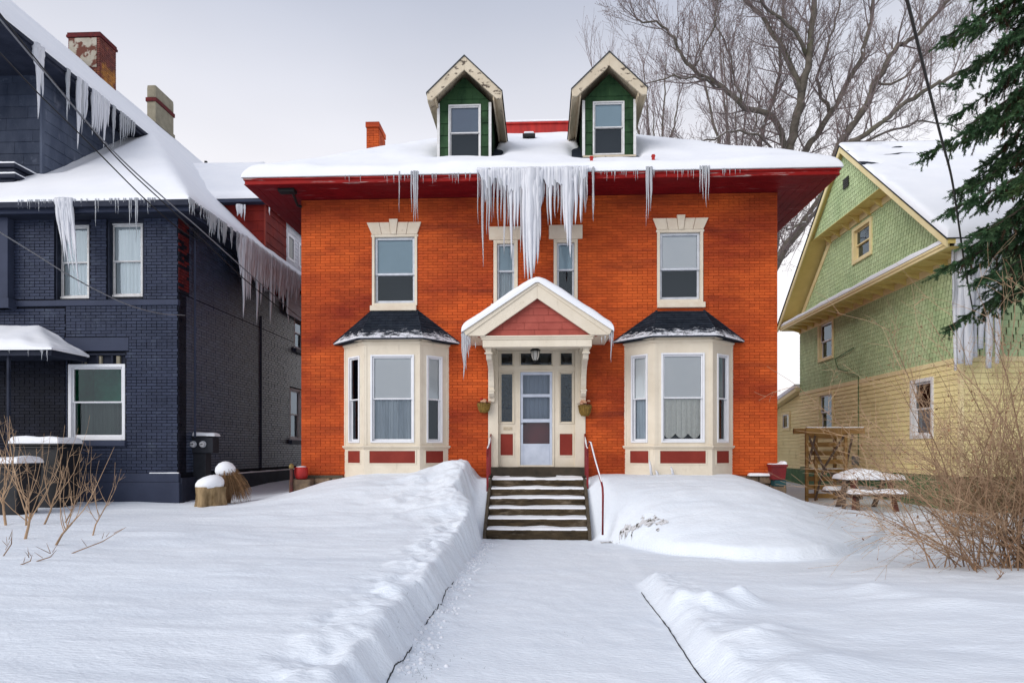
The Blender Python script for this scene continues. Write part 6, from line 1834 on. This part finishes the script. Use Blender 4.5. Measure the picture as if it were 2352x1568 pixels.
# ================================================================ WOODEN RACK AND TABLE IN THE SIDE YARD
RY = 2.3
def rp(u, v, y=RY): return onY(u, v, y)
a = rp(1853, 1146); zg = gz(a.x, RY)
rack = thing('wooden_rack', (a.x + .5, RY, zg), 'tall wooden lattice rack of boards with crossed braces in the side yard', 'rack')
zt = rp(1853, 994).z; xL = rp(1853, 1000).x; xM = rp(1893, 1000).x; xR = rp(1943, 1000).x
for x, y, zb in ((xL, RY, zg - .1), (xM, RY + .5, zg - .05), (xR, RY + .02, zg + .25), (xR + .05, RY + .75, zg - .05)):
    m = MB(); m.box(x - .035, x + .035, y - .035, y + .035, zb, zt - .02); m.build('post', 'pallet_wood', rack, bevel=.005)
m = MB(); m.box(xL - .05, rp(1982, 1000).x, RY - .10, RY - .04, zt - .02, zt + .12); m.build('beam', 'pallet_wood', rack, bevel=.005)
m = MB(); m.box(xL - .05, rp(1982, 1000).x - .1, RY + .70, RY + .78, zt + .0, zt + .13); m.build('beam', 'pallet_wood', rack, bevel=.005)
for k, z in enumerate(np.linspace(zg + .05, zt - .12, 8)):
    m = MB(); m.box(rp(1856, 1000, RY + .54).x, rp(1944 + (36 if k == 3 else 0), 1000, RY + .54).x, RY + .54 + .003 * k, RY + .565 + .003 * k, z, z + .115); m.build('slat', 'pallet_wood', rack)
for p, q in (((xL + .04, zt - .05), (xM + .05, zg + .75)), ((xR - .02, zt - .05), (xM - .02, zg + .75)), ((xM, zg + .8), (xL + .22, zg + .02)), ((xM + .05, zg + .8), (xR + .1, zg + .25)), ((xR + .18, zt - .03), (xR + .02, zg + .8)), ((xL + .22, zt - .06), (xL + .03, zg + .8))):
    m = MB(); m.beam((p[0], RY + .03 + .02 * random.random(), p[1]), (q[0], RY + .06, q[1]), .03, .045); m.build('brace', 'grey_wood', rack)
m = MB(); m.box(xL - .04, rp(1980, 1000).x, RY - .10, RY - .04, zt + .121, zt + .145); m.build('beam_snow', 'snow', rack, bevel=.008)
m = MB(); m.box(xL + .3, xR + .3, RY + .53, RY + .59, zg + .78, zg + .80); m.build('slat_snow', 'snow', rack, bevel=.006)

TY = .55
a, b = onY(1924, 1160, TY), onY(2058, 1160, TY)
zg = gz((a.x + b.x) / 2, TY); zt = onY(1990, 1098, TY).z
tb = thing('garden_table', ((a.x + b.x) / 2, TY, zg), 'weathered wooden picnic table under snow beside the wooden rack', 'table')
for k in range(4):
    m = MB(); m.box(a.x + .1, b.x, TY - .3 + k * .17, TY - .3 + k * .17 + .15, zt - .035, zt); m.build('top_plank', 'grey_wood', tb)
for x in (a.x + .25, b.x - .2):
    for s in (-1, 1):
        m = MB(); m.beam((x, TY + s * .12, zt - .04), (x - .05, TY + s * .55, zg - .1), .045, .10, up=(1, 0, 0)); m.build('leg', 'brown_wood' if s < 0 else 'grey_wood', tb)
    m = MB(); m.box(x - .05, x + .0, TY - .62, TY + .62, zg + .25, zg + .33); m.build('crossbar', 'grey_wood', tb)
for s in (-1, 1):
    m = MB(); m.box(a.x - .05, b.x - .1, TY + s * .62 - .12, TY + s * .62 + .12, zg + .33, zg + .37); m.build('bench_plank', 'grey_wood', tb)
    ledge_snow(a.x - .04, b.x - .12, TY + s * .62 - .115, TY + s * .62 + .115, zg + .371, .09, 'bench_snow', tb)
for u, sl_ in ((1937, .12), (1958, .18), (1972, .04)):
    p = onY(u, 1140, TY - .7); m = MB(); m.beam((p.x, TY - .72, zg - .1), (p.x + sl_, TY - .45, zt - .02), .07, .035, up=(0, 1, 0)); m.build('board', 'brown_wood' if u == 1958 else 'grey_wood', tb)
xs = with_edges(a.x + .05, b.x + .03, .06, .12); ys = with_edges(TY - .34, TY + .40, .06, .12)
snow_patch('snow_cap', tb, xs, ys, lambda X, Y: X * 0 + zt + .002, lambda X, Y: edge_round(np.minimum(np.minimum(X - a.x - .05, b.x + .03 - X), np.minimum(Y - TY + .34, TY + .40 - Y)), .12) * (.09 + .10 * np.exp(-((X - a.x - .5) / .35) ** 2) + .06 * fbm(X * 3, Y * 3, 3, 3)) + .004, 'snow')
# ================================================================ TREES
def perp(d, R):
    v = Vector((R.gauss(0, 1), R.gauss(0, 1), R.gauss(0, 1)))
    v = v - d * v.dot(d)
    return v.normalized() if v.length > 1e-6 else Vector((1, 0, 0))
def smooth_path(P, n):
    """Catmull-Rom through P"""
    P = [Vector(p) for p in P]
    out = []
    Q = [P[0] * 2 - P[1]] + P + [P[-1] * 2 - P[-2]]
    for i in range(len(P) - 1):
        a, b, c, d = Q[i], Q[i + 1], Q[i + 2], Q[i + 3]
        for k in range(n):
            t = k / n
            out.append(.5 * ((2 * b) + (c - a) * t + (2 * a - 5 * b + 4 * c - d) * t * t + (3 * b - a - 3 * c + d) * t ** 3))
    out.append(P[-1]); return out

def grow(mbs, p, d, L, r, lev, R, up=.25, maxlev=3, ratio=(.62, .42), counts=(8, 7), buds=None, crook=.22, tw=1.0):
    segs = (6, 5, 4, 3)[min(lev, 3)]
    path = [p.copy()]; rad = [r]
    dirs = [d.copy()]
    q = p.copy(); dd = d.copy()
    for i in range(segs):
        dd = (dd + perp(dd, R) * crook * R.random() + Vector((0, 0, up * .35))).normalized()
        q = q + dd * (L / segs); path.append(q.copy()); dirs.append(dd.copy())
        rad.append(max(r * (1 - (i + 1) / segs * .8), .0035 * tw))
    mbs[min(lev, len(mbs) - 1)].tube(path, rad, (6, 5, 3, 3)[min(lev, 3)], cap=False)
    if lev >= maxlev:
        if buds is not None and R.random() < .5:
            c = path[-1]; s = .012 * tw
            b = len(buds.v); buds.v.extend([(c.x - s, c.y, c.z), (c.x + s, c.y, c.z), (c.x, c.y, c.z + 2.2 * s), (c.x, c.y + s, c.z + s)]); buds.f.extend([(b, b + 1, b + 2), (b, b + 3, b + 2), (b + 1, b + 3, b + 2)])
        return
    n = counts[min(lev, len(counts) - 1)]
    for k in range(n):
        f = .18 + .82 * (k + R.random()) / n
        i = min(segs - 1, int(f * segs)); t = f * segs - i
        pp = path[i].lerp(path[i + 1], min(1, t)); bd = dirs[i]
        nd = (bd * R.uniform(.55, .95) + perp(bd, R) * R.uniform(.5, .95) + Vector((0, 0, up))).normalized()
        grow(mbs, pp, nd, L * R.uniform(.28, .62) * (1.15 - .5 * f), max(r * (1 - .8 * f) * .55, .004 * tw), lev + 1, R, up, maxlev, ratio, counts, buds, crook, tw)

def make_tree(name, loc, label, limbs, seed, twigmat, step=.36, child=(1.1, 2.6), maxlev=3, counts=(7, 6), tw=1.0, up=.22, limb_snow=True):
    R = random.Random(seed)
    t = thing(name, loc, label, 'tree')
    bra, twg, bud, sno = MB(), MB(), MB(), MB()
    for li, (pts, r0, r1) in enumerate(limbs):
        P = smooth_path([atT(*q) for q in pts], 4)
        n = len(P)
        tt = (pts[0][2] + pts[-1][2]) / 2
        rad = [.84 * (r0 + (r1 - r0) * i / (n - 1)) / FPX * tt for i in range(n)]
        for i in range(1, n - 1): P[i] = P[i] + Vector((R.uniform(-.05, .05), R.uniform(-.12, .12), R.uniform(-.05, .05)))
        m = MB(); m.tube(P, rad, 9); m.build('trunk' if li == 0 else 'limb', 'bark', t, smooth=True)
        if limb_snow and li > 0:
            for i in range(n - 1):
                d = (P[i + 1] - P[i]).normalized()
                if abs(d.z) < .80 and R.random() < .75:
                    sno.tube([P[i] + Vector((0, 0, rad[i] * .72)), P[i].lerp(P[i + 1], .5) + Vector((0, 0, rad[i] * .85)), P[i + 1] + Vector((0, 0, rad[i + 1] * .72))], [rad[i] * .35, rad[i] * .62, rad[i + 1] * .35], 5)
        if li == 0: continue
        acc = 0; nxt = step * .8
        for i in range(n - 1):
            seg = P[i + 1] - P[i]; L = seg.length
            while acc + L > nxt:
                f = (nxt - acc) / L; p = P[i].lerp(P[i + 1], f); d = seg.normalized()
                nd = (d * R.uniform(.5, .9) + perp(d, R) * R.uniform(.5, 1.0) + Vector((0, 0, up * 1.3))).normalized()
                grow([bra, bra, twg, twg], p, nd, R.uniform(*child), min(rad[i] * .45, .035), 1, R, up, maxlev, counts=counts, buds=bud, tw=tw)
                nxt += step * R.uniform(.7, 1.3)
            acc += L
        d = (P[-1] - P[-2]).normalized()
        for k in range(3): grow([bra, bra, twg, twg], P[-1], (d + perp(d, R) * .4).normalized(), R.uniform(*child), rad[-1] * .8, 1, R, up, maxlev, counts=counts, buds=bud, tw=tw)
    bra.build('branches', twigmat, t); twg.build('crown', twigmat, t)
    if bud.f: bud.build('buds', 'bud', t)
    if sno.f: sno.build('limb_snow', 'snow', t, smooth=True)
    return t

ML = [
    ([(1752, 1045, 26), (1752, 850, 26), (1762, 650, 26), (1786, 480, 26), (1807, 365, 26)], 20, 15),
    ([(1807, 368, 26), (1822, 315, 26), (1841, 213, 25.6), (1857, 133, 25.2), (1868, 0, 24.8), (1874, -120, 24.4)], 14, 5),
    ([(1810, 350, 26), (1777, 275, 25.7), (1708, 245, 25.3), (1660, 205, 25), (1593, 160, 24.6), (1569, 128, 24.4), (1548, 88, 24.2), (1521, 61, 24), (1462, 43, 23.6)], 9, 2),
    ([(1841, 213, 25.6), (1801, 128, 25.8), (1769, 67, 26), (1721, 16, 26.2), (1690, -40, 26.4)], 8, 4),
    ([(1857, 133, 25.2), (1825, 72, 24.6), (1761, 16, 24), (1730, -30, 23.5)], 6, 3),
    ([(1795, 430, 26), (1851, 348, 26.4), (1905, 264, 26.8), (1971, 150, 27.2), (1995, 75, 27.5), (2010, -30, 27.8)], 10, 4),
    ([(1756, 720, 26), (1786, 600, 25.5), (1889, 454, 25), (1920, 352, 24.8), (1955, 292, 24.6), (1989, 240, 24.5), (2013, 186, 24.4), (2055, 114, 24.2), (2085, 93, 24.1), (2145, 39, 24), (2190, -20, 23.8)], 13, 4),
    ([(1918, 360, 24.8), (1959, 324, 24.4), (2019, 288, 24), (2070, 243, 23.6), (2130, 207, 23.2), (2175, 180, 23), (2260, 150, 22.6)], 8, 4),
    ([(1765, 620, 26), (1742, 480, 26.6), (1743, 345, 27), (1758, 285, 27.2), (1785, 195, 27.4), (1792, 110, 27.6), (1800, 10, 27.8)], 8, 3),
    ([(1708, 245, 25.3), (1690, 190, 25.5), (1672, 110, 25.7), (1640, 40, 26)], 4, 1.6),
    ([(1660, 205, 25), (1605, 182, 24.6), (1545, 176, 24.2), (1490, 190, 24)], 3.2, 1.4),
    ([(1593, 160, 24.6), (1610, 120, 24.8), (1640, 60, 25), (1650, -10, 25.2)], 3, 1.5),
    ([(1905, 264, 26.8), (1880, 180, 27), (1905, 90, 27.2), (1930, 0, 27.4)], 5, 2),
    ([(1800, 400, 26), (1770, 335, 25), (1700, 300, 24.3), (1640, 318, 24), (1580, 330, 23.8)], 4, 1.8),
    ([(1889, 454, 25), (1860, 500, 24), (1830, 520, 23.4), (1795, 525, 23)], 4, 1.5),
    ([(1975, 330, 24.6), (2050, 300, 24.9), (2120, 280, 25.2), (2190, 290, 25.5)], 3.5, 1.5),
    ([(2013, 186, 24.4), (2060, 190, 24), (2120, 130, 23.6), (2170, 100, 23.4)], 4, 1.8),
]
b = atT(1752, 1045, 26)
make_tree('maple_tree', (b.x, b.y, gz(b.x, b.y)), 'large bare maple with thick forked limbs rising behind the brick house', ML, 21, 'twig_grey', step=.28, child=(0.9, 2.5), counts=(9, 8), tw=1.15)
for (ub, tt, tops, seed, lab) in ((1512, 40, ((1500, 260), (1478, 150), (1530, 130), (1440, 190), (1560, 220), (1400, 165), (1360, 155)), 5, 'slender grey tree showing behind the green dormer nearest the maple'),
                                  (1690, 42, ((1690, 220), (1660, 110), (1720, 130), (1620, 190), (1750, 210), (1650, 30), (1600, 60)), 6, 'slender grey tree behind the roof, half hidden by the maple limbs')):
    L = [([(ub, 1040, tt), (ub, 700, tt), (ub + 3, 480, tt), (ub, 360, tt)], 9, 6)]
    for k, (u, v) in enumerate(tops):
        L.append(([(ub, 520 - 12 * k, tt), (ub + (u - ub) * .35, 400 - 8 * k, tt + .5 * (k % 3 - 1)), (ub + (u - ub) * .75, (400 + v) / 2 - 20, tt + (k % 3 - 1)), (u, v, tt + 1.5 * (k % 3 - 1))], 4.5, 1.2))
    p = atT(ub, 1040, tt)
    make_tree('slender_tree', (p.x, p.y, gz(p.x, p.y)), lab, L, seed, 'twig_far', step=.55, child=(1.2, 2.8), maxlev=2, counts=(8, 7), tw=1.7, up=.4, limb_snow=False)

# ---------------------------------------------------------------- spruce
def spruce_branch(seed, L=2.7):
    R = random.Random(seed)
    wood, nd, nb = MB(), MB(), MB()
    n = 12
    axis_ = []
    for i in range(n + 1):
        f = i / n
        axis_.append(Vector((L * f, .12 * math.sin(f * 4 + seed), -.66 * L * f ** 1.25 + .32 * L * max(0, f - .55) ** 1.6)))
    wood.tube(axis_, [.028 * (1 - .85 * i / n) + .003 for i in range(n + 1)], 5)
    def needles(mb, p, q, dens, ln):
        d = (q - p); l = d.length; d = d / l
        k = int(l * dens)
        for j in range(k):
            c = p + d * (l * (j + R.random()) / k)
            s = perp(d, R); w = d.cross(s) * .0095
            tip = c + (s * R.uniform(.7, 1.0) + d * R.uniform(.5, 1.0)).normalized() * ln * R.uniform(.8, 1.2)
            b = len(mb.v); mb.v.extend([tuple(c - w), tuple(c + w), tuple(tip + w * .3), tuple(tip - w * .3)]); mb.f.append((b, b + 1, b + 2, b + 3))
    for i in range(1, n + 1):
        for s in (-1, 1):
            for rep in range(2):
                f = (i - R.random() * .9) / n
                j = min(n - 1, int(f * n)); p = axis_[j].lerp(axis_[j + 1], f * n - j)
                if f < .10: continue
                bl = (.20 + .62 * (1 - f)) * R.uniform(.65, 1.15) * min(1, f * 3.2)
                a = math.radians(R.uniform(38, 62)) * s
                ax = (axis_[j + 1] - axis_[j]).normalized()
                d = Vector((ax.x * math.cos(a) - ax.y * math.sin(a), ax.x * math.sin(a) + ax.y * math.cos(a), ax.z * .5 - R.uniform(.05, .35))).normalized()
                q1 = p + d * bl * .5; q2 = q1 + (d + Vector((0, 0, -.35))).normalized() * bl * .5
                wood.tube([p, q1, q2], [.007, .005, .002], 3, cap=False)
                needles(nd, p.lerp(q1, .25), q1, 150, .046); needles(nd, q1, q2, 190, .050)
                for k in range(max(2, int(bl * 9))):
                    ff = R.uniform(.15, 1.0); c = p.lerp(q1, ff * 2) if ff < .5 else q1.lerp(q2, ff * 2 - 1)
                    hang = R.random() < .38 and f < .8
                    sd = (d * .7 + perp(d, R) * .6 + Vector((0, 0, -1.1 if hang else -.15))).normalized()
                    sl_ = R.uniform(.10, .24) * (1.6 if hang else 1)
                    needles(nb if (hang and R.random() < .55) else nd, c, c + sd * sl_, 190, .046)
    needles(nd, axis_[-3], axis_[-1], 160, .045)
    me = bpy.data.meshes.new('spruce_branch')
    v = wood.v + nd.v + nb.v; o1 = len(wood.v); o2 = o1 + len(nd.v)
    f = wood.f + [tuple(i + o1 for i in q) for q in nd.f] + [tuple(i + o2 for i in q) for q in nb.f]
    me.from_pydata(v, [], f)
    for mm in ('spruce_wood', 'needle', 'needle_brown'): me.materials.append(M(mm))
    mi = np.array([0] * len(wood.f) + [1] * len(nd.f) + [2] * len(nb.f), dtype=np.int32)
    me.polygons.foreach_set('material_index', mi)
    return me
SB = [spruce_branch(s) for s in (1, 2, 3, 4)]
sp = atT(2592, 1100, 10.2)
spruce = thing('spruce_tree', (sp.x, sp.y, gz(sp.x, sp.y)), 'dark green spruce with drooping branches beside the green house', 'tree')
ZB = gz(sp.x, sp.y)
m = MB(); m.tube([(sp.x, sp.y, ZB - .2), (sp.x, sp.y, ZB + 3), (sp.x + .03, sp.y, ZB + 9), (sp.x, sp.y, ZB + 15)], [.24, .20, .12, .02], 10); m.build('trunk', 'spruce_wood', spruce)
R = random.Random(17)
z = 5.3; k = 0
while z < 13.5:
    nwh = 8
    for i in range(nwh):
        az = 2 * math.pi * (i + .5 * (k % 2)) / nwh + R.uniform(-.25, .25)
        me = SB[R.randrange(4)]
        ob = bpy.data.objects.new('branch', me); COL.objects.link(ob); ob.parent = spruce
        sc_ = R.uniform(.74, .98) * min(1.0, max(.2, (15.5 - z) / 6.5))
        ob.location = (0, 0, z + R.uniform(-.1, .1) - ZB)
        ob.rotation_euler = (R.uniform(-.12, .12), R.uniform(-.10, .14), az); ob.scale = (sc_, sc_, sc_)
    z += R.uniform(.28, .38); k += 1

# ---------------------------------------------------------------- forsythia-like thicket
bc = onZ(2345, 1296, .30)
bush = thing('bare_bush', (bc.x, bc.y, gz(bc.x, bc.y)), 'huge tangled bush of thin tan twigs in front of the yellow wall', 'bush')
R = random.Random(33)
stems, tw1, leaf = MB(), MB(), MB()
def arc(p, d, L, r, bend, segs, mb, sides):
    path = [p.copy()]; q = p.copy(); dd = d.copy(); ds = [d.copy()]
    for i in range(segs):
        dd = (dd + bend / segs + perp(dd, R) * .09).normalized(); q = q + dd * (L / segs)
        path.append(q.copy()); ds.append(dd.copy())
    mb.tube(path, [max(r * (1 - .8 * i / segs), .0016) for i in range(segs + 1)], sides, cap=False)
    return path, ds
for k in range(165):
    a = R.uniform(0, 6.28); rr = min(.75, abs(R.gauss(0, .42)))
    base = Vector((bc.x + .25 + rr * math.cos(a) * 1.5, bc.y + .55 * rr * math.sin(a) + .25, 0)); base.z = gz(base.x, base.y) - .05
    lean = R.uniform(.05, 1.0) ** 1.6
    oa = R.uniform(0, 6.28) if R.random() < .75 else R.gauss(math.pi, .6)
    out = Vector((math.cos(oa), .75 * math.sin(oa), 0))
    L = R.uniform(1.5, 3.7) * (1 - .45 * lean)
    d = (out * lean * 0.95 + Vector((0, 0, 1.0 - .3 * lean))).normalized()
    bend = out * R.uniform(.1, .7) + Vector((0, 0, R.uniform(-.7, .15)))
    path, ds = arc(base, d, L, R.uniform(.005, .011), bend, 9, stems, 4)
    for j in range(R.randrange(8, 15)):
        f = R.uniform(.2, 1.0); i = min(8, int(f * 9)); p = path[i].lerp(path[i + 1], f * 9 - i)
        nd = (ds[i] * .8 + perp(ds[i], R) * .65 + Vector((0, 0, R.uniform(-.1, .45)))).normalized()
        pt, pd = arc(p, nd, R.uniform(.25, .95), .0034, perp(nd, R) * .5 + Vector((0, 0, R.uniform(-.4, .3))), 5, tw1, 3)
        for q in range(R.randrange(2, 5)):
            i2 = R.randrange(1, 5); n2 = (pd[i2] + perp(pd[i2], R) * .9).normalized()
            pt2, _ = arc(pt[i2], n2, R.uniform(.10, .40), .0022, perp(n2, R) * .4, 3, tw1, 3)
            if R.random() < .5:
                c = pt2[R.randrange(1, 4)]; s = R.uniform(.008, .016); v1 = perp(n2, R) * s; v2 = perp(n2, R) * s * 1.3
                b = len(leaf.v); leaf.v.extend([tuple(c - v1), tuple(c + v2), tuple(c + v1), tuple(c - v2)]); leaf.f.append((b, b + 1, b + 2, b + 3))
stems.build('stems', 'twig_brown', bush); tw1.build('twigs', 'twig_tan', bush); leaf.build('dry_leaves', 'dry_leaf', bush)

# ---------------------------------------------------------------- shrub with few stout stems
sh0 = onZ(120, 1235, .45)
shrub = thing('bare_shrub', (sh0.x, sh0.y, gz(sh0.x, sh0.y)), 'bare shrub of upright tan stems standing in snow before the dark blue house', 'shrub')
R = random.Random(12)
twm = MB()
def on_ground(u, v):
    p = onZ(u, v, .42)
    for _ in range(6): p = onZ(u, v, gz(p.x, p.y))
    return p
for (u, v, du, dv, r, ns, hgt) in ((58, 1237, 12, -60, .024, 7, 1.25), (129, 1251, 36, -50, .019, 6, 1.0), (213, 1230, 20, -50, .014, 5, .85), (13, 1206, -6, -70, .026, 6, 1.2), (60, 1204, 3, -60, .020, 6, 1.3), (102, 1204, 22, -60, .019, 7, 1.25), (-25, 1215, 8, -60, .02, 6, 1.2), (150, 1200, 25, -55, .014, 5, 1.0)):
    p = on_ground(u, v); t_ = (p - CAMP).dot(_FW)
    q = atT(u + du, v + dv, t_ + R.uniform(-.15, .15))
    mid = p.lerp(q, .5) + Vector((R.uniform(-.03, .03), 0, 0))
    m = MB(); m.tube([p - Vector((0, 0, .1)), p, mid, q], [r * .85, r * .8, r * .68, r * .6], 7); sm = m.build('stem', 'twig_tan', shrub, smooth=True)
    twm = MB()
    for k in range(ns):
        d = (Vector(((k - (ns - 1) / 2) * .42 + R.uniform(-.15, .15) + (q.x - p.x) * .8, R.uniform(-.35, .35), 1))).normalized()
        st_ = mid.lerp(q, R.uniform(.2, 1))
        L = hgt * R.uniform(.6, 1.25)
        bend = Vector((-d.x * .9, -d.y * .6, .5))
        path, ds = arc(st_, d, L, r * R.uniform(.25, .42), bend, 8, twm, 5)
        for j in range(R.randrange(1, 4)):
            f = R.uniform(.15, .9); i = min(7, int(f * 8)); pp = path[i].lerp(path[i + 1], f * 8 - i)
            nd = (ds[i] * .7 + perp(ds[i], R) * .8).normalized()
            if nd.z < -.1: nd.z *= -.3
            pt, pd = arc(pp, nd, R.uniform(.12, .55) * (1.1 - f), .0045, Vector((0, 0, .6)), 4, twm, 4)
            for q2 in range(2):
                i2 = R.randrange(1, 4); arc(pt[i2], (pd[i2] + perp(pd[i2], R) * .8).normalized(), R.uniform(.05, .18), .0028, Vector((0, 0, .3)), 2, twm, 3)
    twm.build('shoots', 'twig_tan', sm)
# cut and fallen twigs on the snow
for k, (u0, v0, u1, v1, lab) in enumerate(((85, 1288, 130, 1262, 'forked dark twig stuck upright in snow before the bare shrub'), (48, 1296, 74, 1273, 'short dark twig lying on snow beside the bare shrub'), (165, 1270, 290, 1210, 'long thin twig arching over the snow beside the bare shrub'),
                                            (8, 1276, 28, 1215, 'dark twig with two prongs standing by the bare shrub stem'), (2290, 1330, 2306, 1312, 'tiny forked twig poking from snow below the tan bush'))):
    p = on_ground(u0, v0); t_ = (p - CAMP).dot(_FW); q = atT(u1, v1, t_)
    m = MB(); md = p.lerp(q, .5) + Vector((.02, .03, -.02)); m.tube([p - Vector((0, 0, .05)), p, md, q], [.008, .007, .006, .002], 5)
    for j in range(4):
        c = p.lerp(q, R.uniform(.2, .9)); d = Vector((R.uniform(-.12, .12), R.uniform(-.1, .1), R.uniform(.04, .16))); m.tube([c, c + d * .6, c + d], [.004, .003, .0015], 4)
    o = m.build('fallen_twig', 'twig_brown'); tag(o, lab, 'twig')

# ================================================================ CABLES
def cable(pts, r, mat, label):
    P = smooth_path([atT(*p) for p in pts], 8)
    m = MB(); m.tube(P, r, 6); o = m.build('overhead_cable', mat, smooth=True); tag(o, label, 'cable')
    return o
cable([(-60, -25, 8.6), (0, 45, 9.0), (87, 148, 9.7), (258, 345, 11.3), (396, 472, 12.6), (450, 518, 13.2), (540, 599, 14.5), (650, 697, 16.6), (700, 738, 17.8)], .012, 'cable_grey', 'upper of two parallel cables passing the dark house toward its icicle curtain')
cable([(-60, -42, 8.8), (0, 32, 9.2), (87, 142, 9.9), (258, 352, 11.5), (396, 484, 12.8), (470, 555, 13.6), (560, 640, 15.0), (660, 722, 17.0), (700, 752, 18.0)], .011, 'cable_black', 'lower dark cable sagging past the dark house side wall')
cable([(-60, 62, 9.4), (0, 122, 9.9), (87, 214, 10.7), (200, 325, 11.4), (330, 455, 12.6), (405, 521, 13.4), (446, 548, 14.1)], .011, 'cable_black', 'cable running down to the weather head on the dark house corner')
cable([(-60, 500, 9.2), (0, 534, 9.6), (75, 580, 10.2), (150, 627, 10.9), (225, 668, 11.6), (300, 702, 12.4), (369, 720, 13.3), (425, 724, 14.0)], .010, 'cable_grey', 'pale thin cable sagging across the dark house front')
cable([(2060, -60, 4.6), (2083, 0, 5.0), (2120, 150, 6.0), (2160, 310, 7.4), (2185, 405, 8.6), (2200, 500, 9.8), (2216, 610, 11.4), (2236, 720, 13.6)], .013, 'cable_black', 'black cable dropping steeply past the spruce to the green house')

# ================================================================ SMALL THINGS ON THE PATH
def path_xl(y): return -1.10 + float(fbm(np.array([3.1]), np.array([y * 1.9]), 5, 3)[0]) * .10
def path_xr(y): return 1.14 + float(fbm(np.array([7.7]), np.array([y * 1.5]), 6, 3)[0]) * .08
def shadeline(fx, off, y0, y1, label):  # dark strip that paints the shade in the gap under a snow bank
    ex = lambda y: sum(fx(y + q) for q in (-.45, -.3, -.15, 0, .15, .3, .45)) / 7 + off
    pts = [(ex(y), y, gz(ex(y), y) + .003) for y in np.linspace(y0, y1, 26)]
    m = MB()
    for i in range(len(pts) - 1):
        a, b = Vector(pts[i]), Vector(pts[i + 1])
        m.beam(a, b, .007, .006 + .010 * math.sin(i * 1.7) ** 2)
    o = m.build('bank_shadeline', 'shadeline_black'); tag(o, label, 'shadeline', 'dark edging along the shovelled path')
shadeline(path_xl, .008, -8.35, -6.3, 'dark edging strip, painted shade at the foot of the taller snow bank')
shadeline(path_xl, .008, -9.9, -9.0, 'short dark edging piece, painted shade by the grass blades poking through the path')
shadeline(path_xr, -.012, -9.95, -6.7, 'long dark edging strip, painted shade at the foot of the lumpy snow bank')
m = MB(); R = random.Random(77)
for (cx, cy, n, s) in ((950, 1480, 40, 28), (965, 1530, 90, 26), (985, 1440, 25, 25), (1060, 1500, 14, 22), (1020, 1415, 18, 30), (1120, 1290, 18, 18), (1320, 1455, 8, 20)):
    for k in range(n):
        p = onZ(cx + R.gauss(0, s), cy + R.gauss(0, s * .6), .02); z = gz(p.x, p.y) - .01
        d = Vector((R.uniform(-.02, .02), R.uniform(-.02, .02), R.uniform(.012, .035)))
        w = Vector((.0022, 0, 0)); b = len(m.v); a = Vector((p.x, p.y, z)); m.v.extend([tuple(a - w), tuple(a + w), tuple(a + d)]); m.f.append((b, b + 1, b + 2))
o = m.build('grass_blades', 'grass_green'); tag(o, 'sparse grass blades poking through the thin path snow', 'grass', kind='stuff')
# churned dirty snow beside the steps
R = random.Random(50)
m = MB()
xs_ = np.linspace(1.02, 2.15, 90); ys_ = np.linspace(-3.75, -2.3, 110)
DX, DY2 = np.meshgrid(xs_, ys_)
dist = np.abs(DY2 - (-2.55 - .80 * (DX - 1.05))) / .22
keepv = (fbm(DX * 7, DY2 * 7, 61, 4) * 1.2 - .55 * dist + .22 * sstep(2.15, 1.9, DX) - .12) > 0
DZ2 = ground_z(DX, DY2) + .006 + .02 * np.clip(fbm(DX * 16, DY2 * 16, 63, 3), 0, 1)
m.v = [tuple(q) for q in np.stack([DX.ravel(), DY2.ravel(), DZ2.ravel()], 1)]
for jj in range(len(ys_) - 1):
    for ii in range(len(xs_) - 1):
        if keepv[jj, ii] and keepv[jj, ii + 1] and keepv[jj + 1, ii] and keepv[jj + 1, ii + 1]:
            a_ = jj * len(xs_) + ii; m.f.append((a_, a_ + 1, a_ + 1 + len(xs_), a_ + len(xs_)))
o = m.build('dirty_snow', 'dirty_snow', smooth=True); tag(o, 'grey dirty snow churned up beside the steps', 'snow', kind='stuff')
m = MB()
for k in range(300):
    sd = True
    y = R.uniform(-9.8, -2.6); fx = path_xl(y) + abs(R.gauss(0.06, .10)) if sd else path_xr(y) - abs(R.gauss(.03, .05))
    if not sd and y > -6.2: continue
    s = R.uniform(.004, .02); z = gz(fx, y)
    m.lathe((fx, y, z), [(s, -.01), (s * 1.1, s * .3), (s * .7, s * .9), (s * .1, s * 1.1)], 6)
o = m.build('snow_crumbs', 'snow', smooth=True); tag(o, 'loose snow crumbs fallen from the shovelled banks', 'snow', kind='stuff')
for u, h, lab in ((1497, .32, 'tall broken icicle standing in the snow below the bay window with lace curtain'), (1512, .10, 'short icicle stub in the snow between two taller broken icicles'), (1547, .16, 'thin broken icicle stub poking up below the lace curtain window')):
    p = onY(u, 1085, -.62); z = gz(p.x, -.62)
    m = MB(); m.tube([(p.x, -.62, z - .05), (p.x - .03, -.62, z + h * .6), (p.x - .05, -.6, z + h)], [.03, .026, .012], 7); o = m.build('fallen_icicle', 'ice_white', smooth=True)
    tag(o, lab, 'icicle', 'broken icicles in the snow mound')
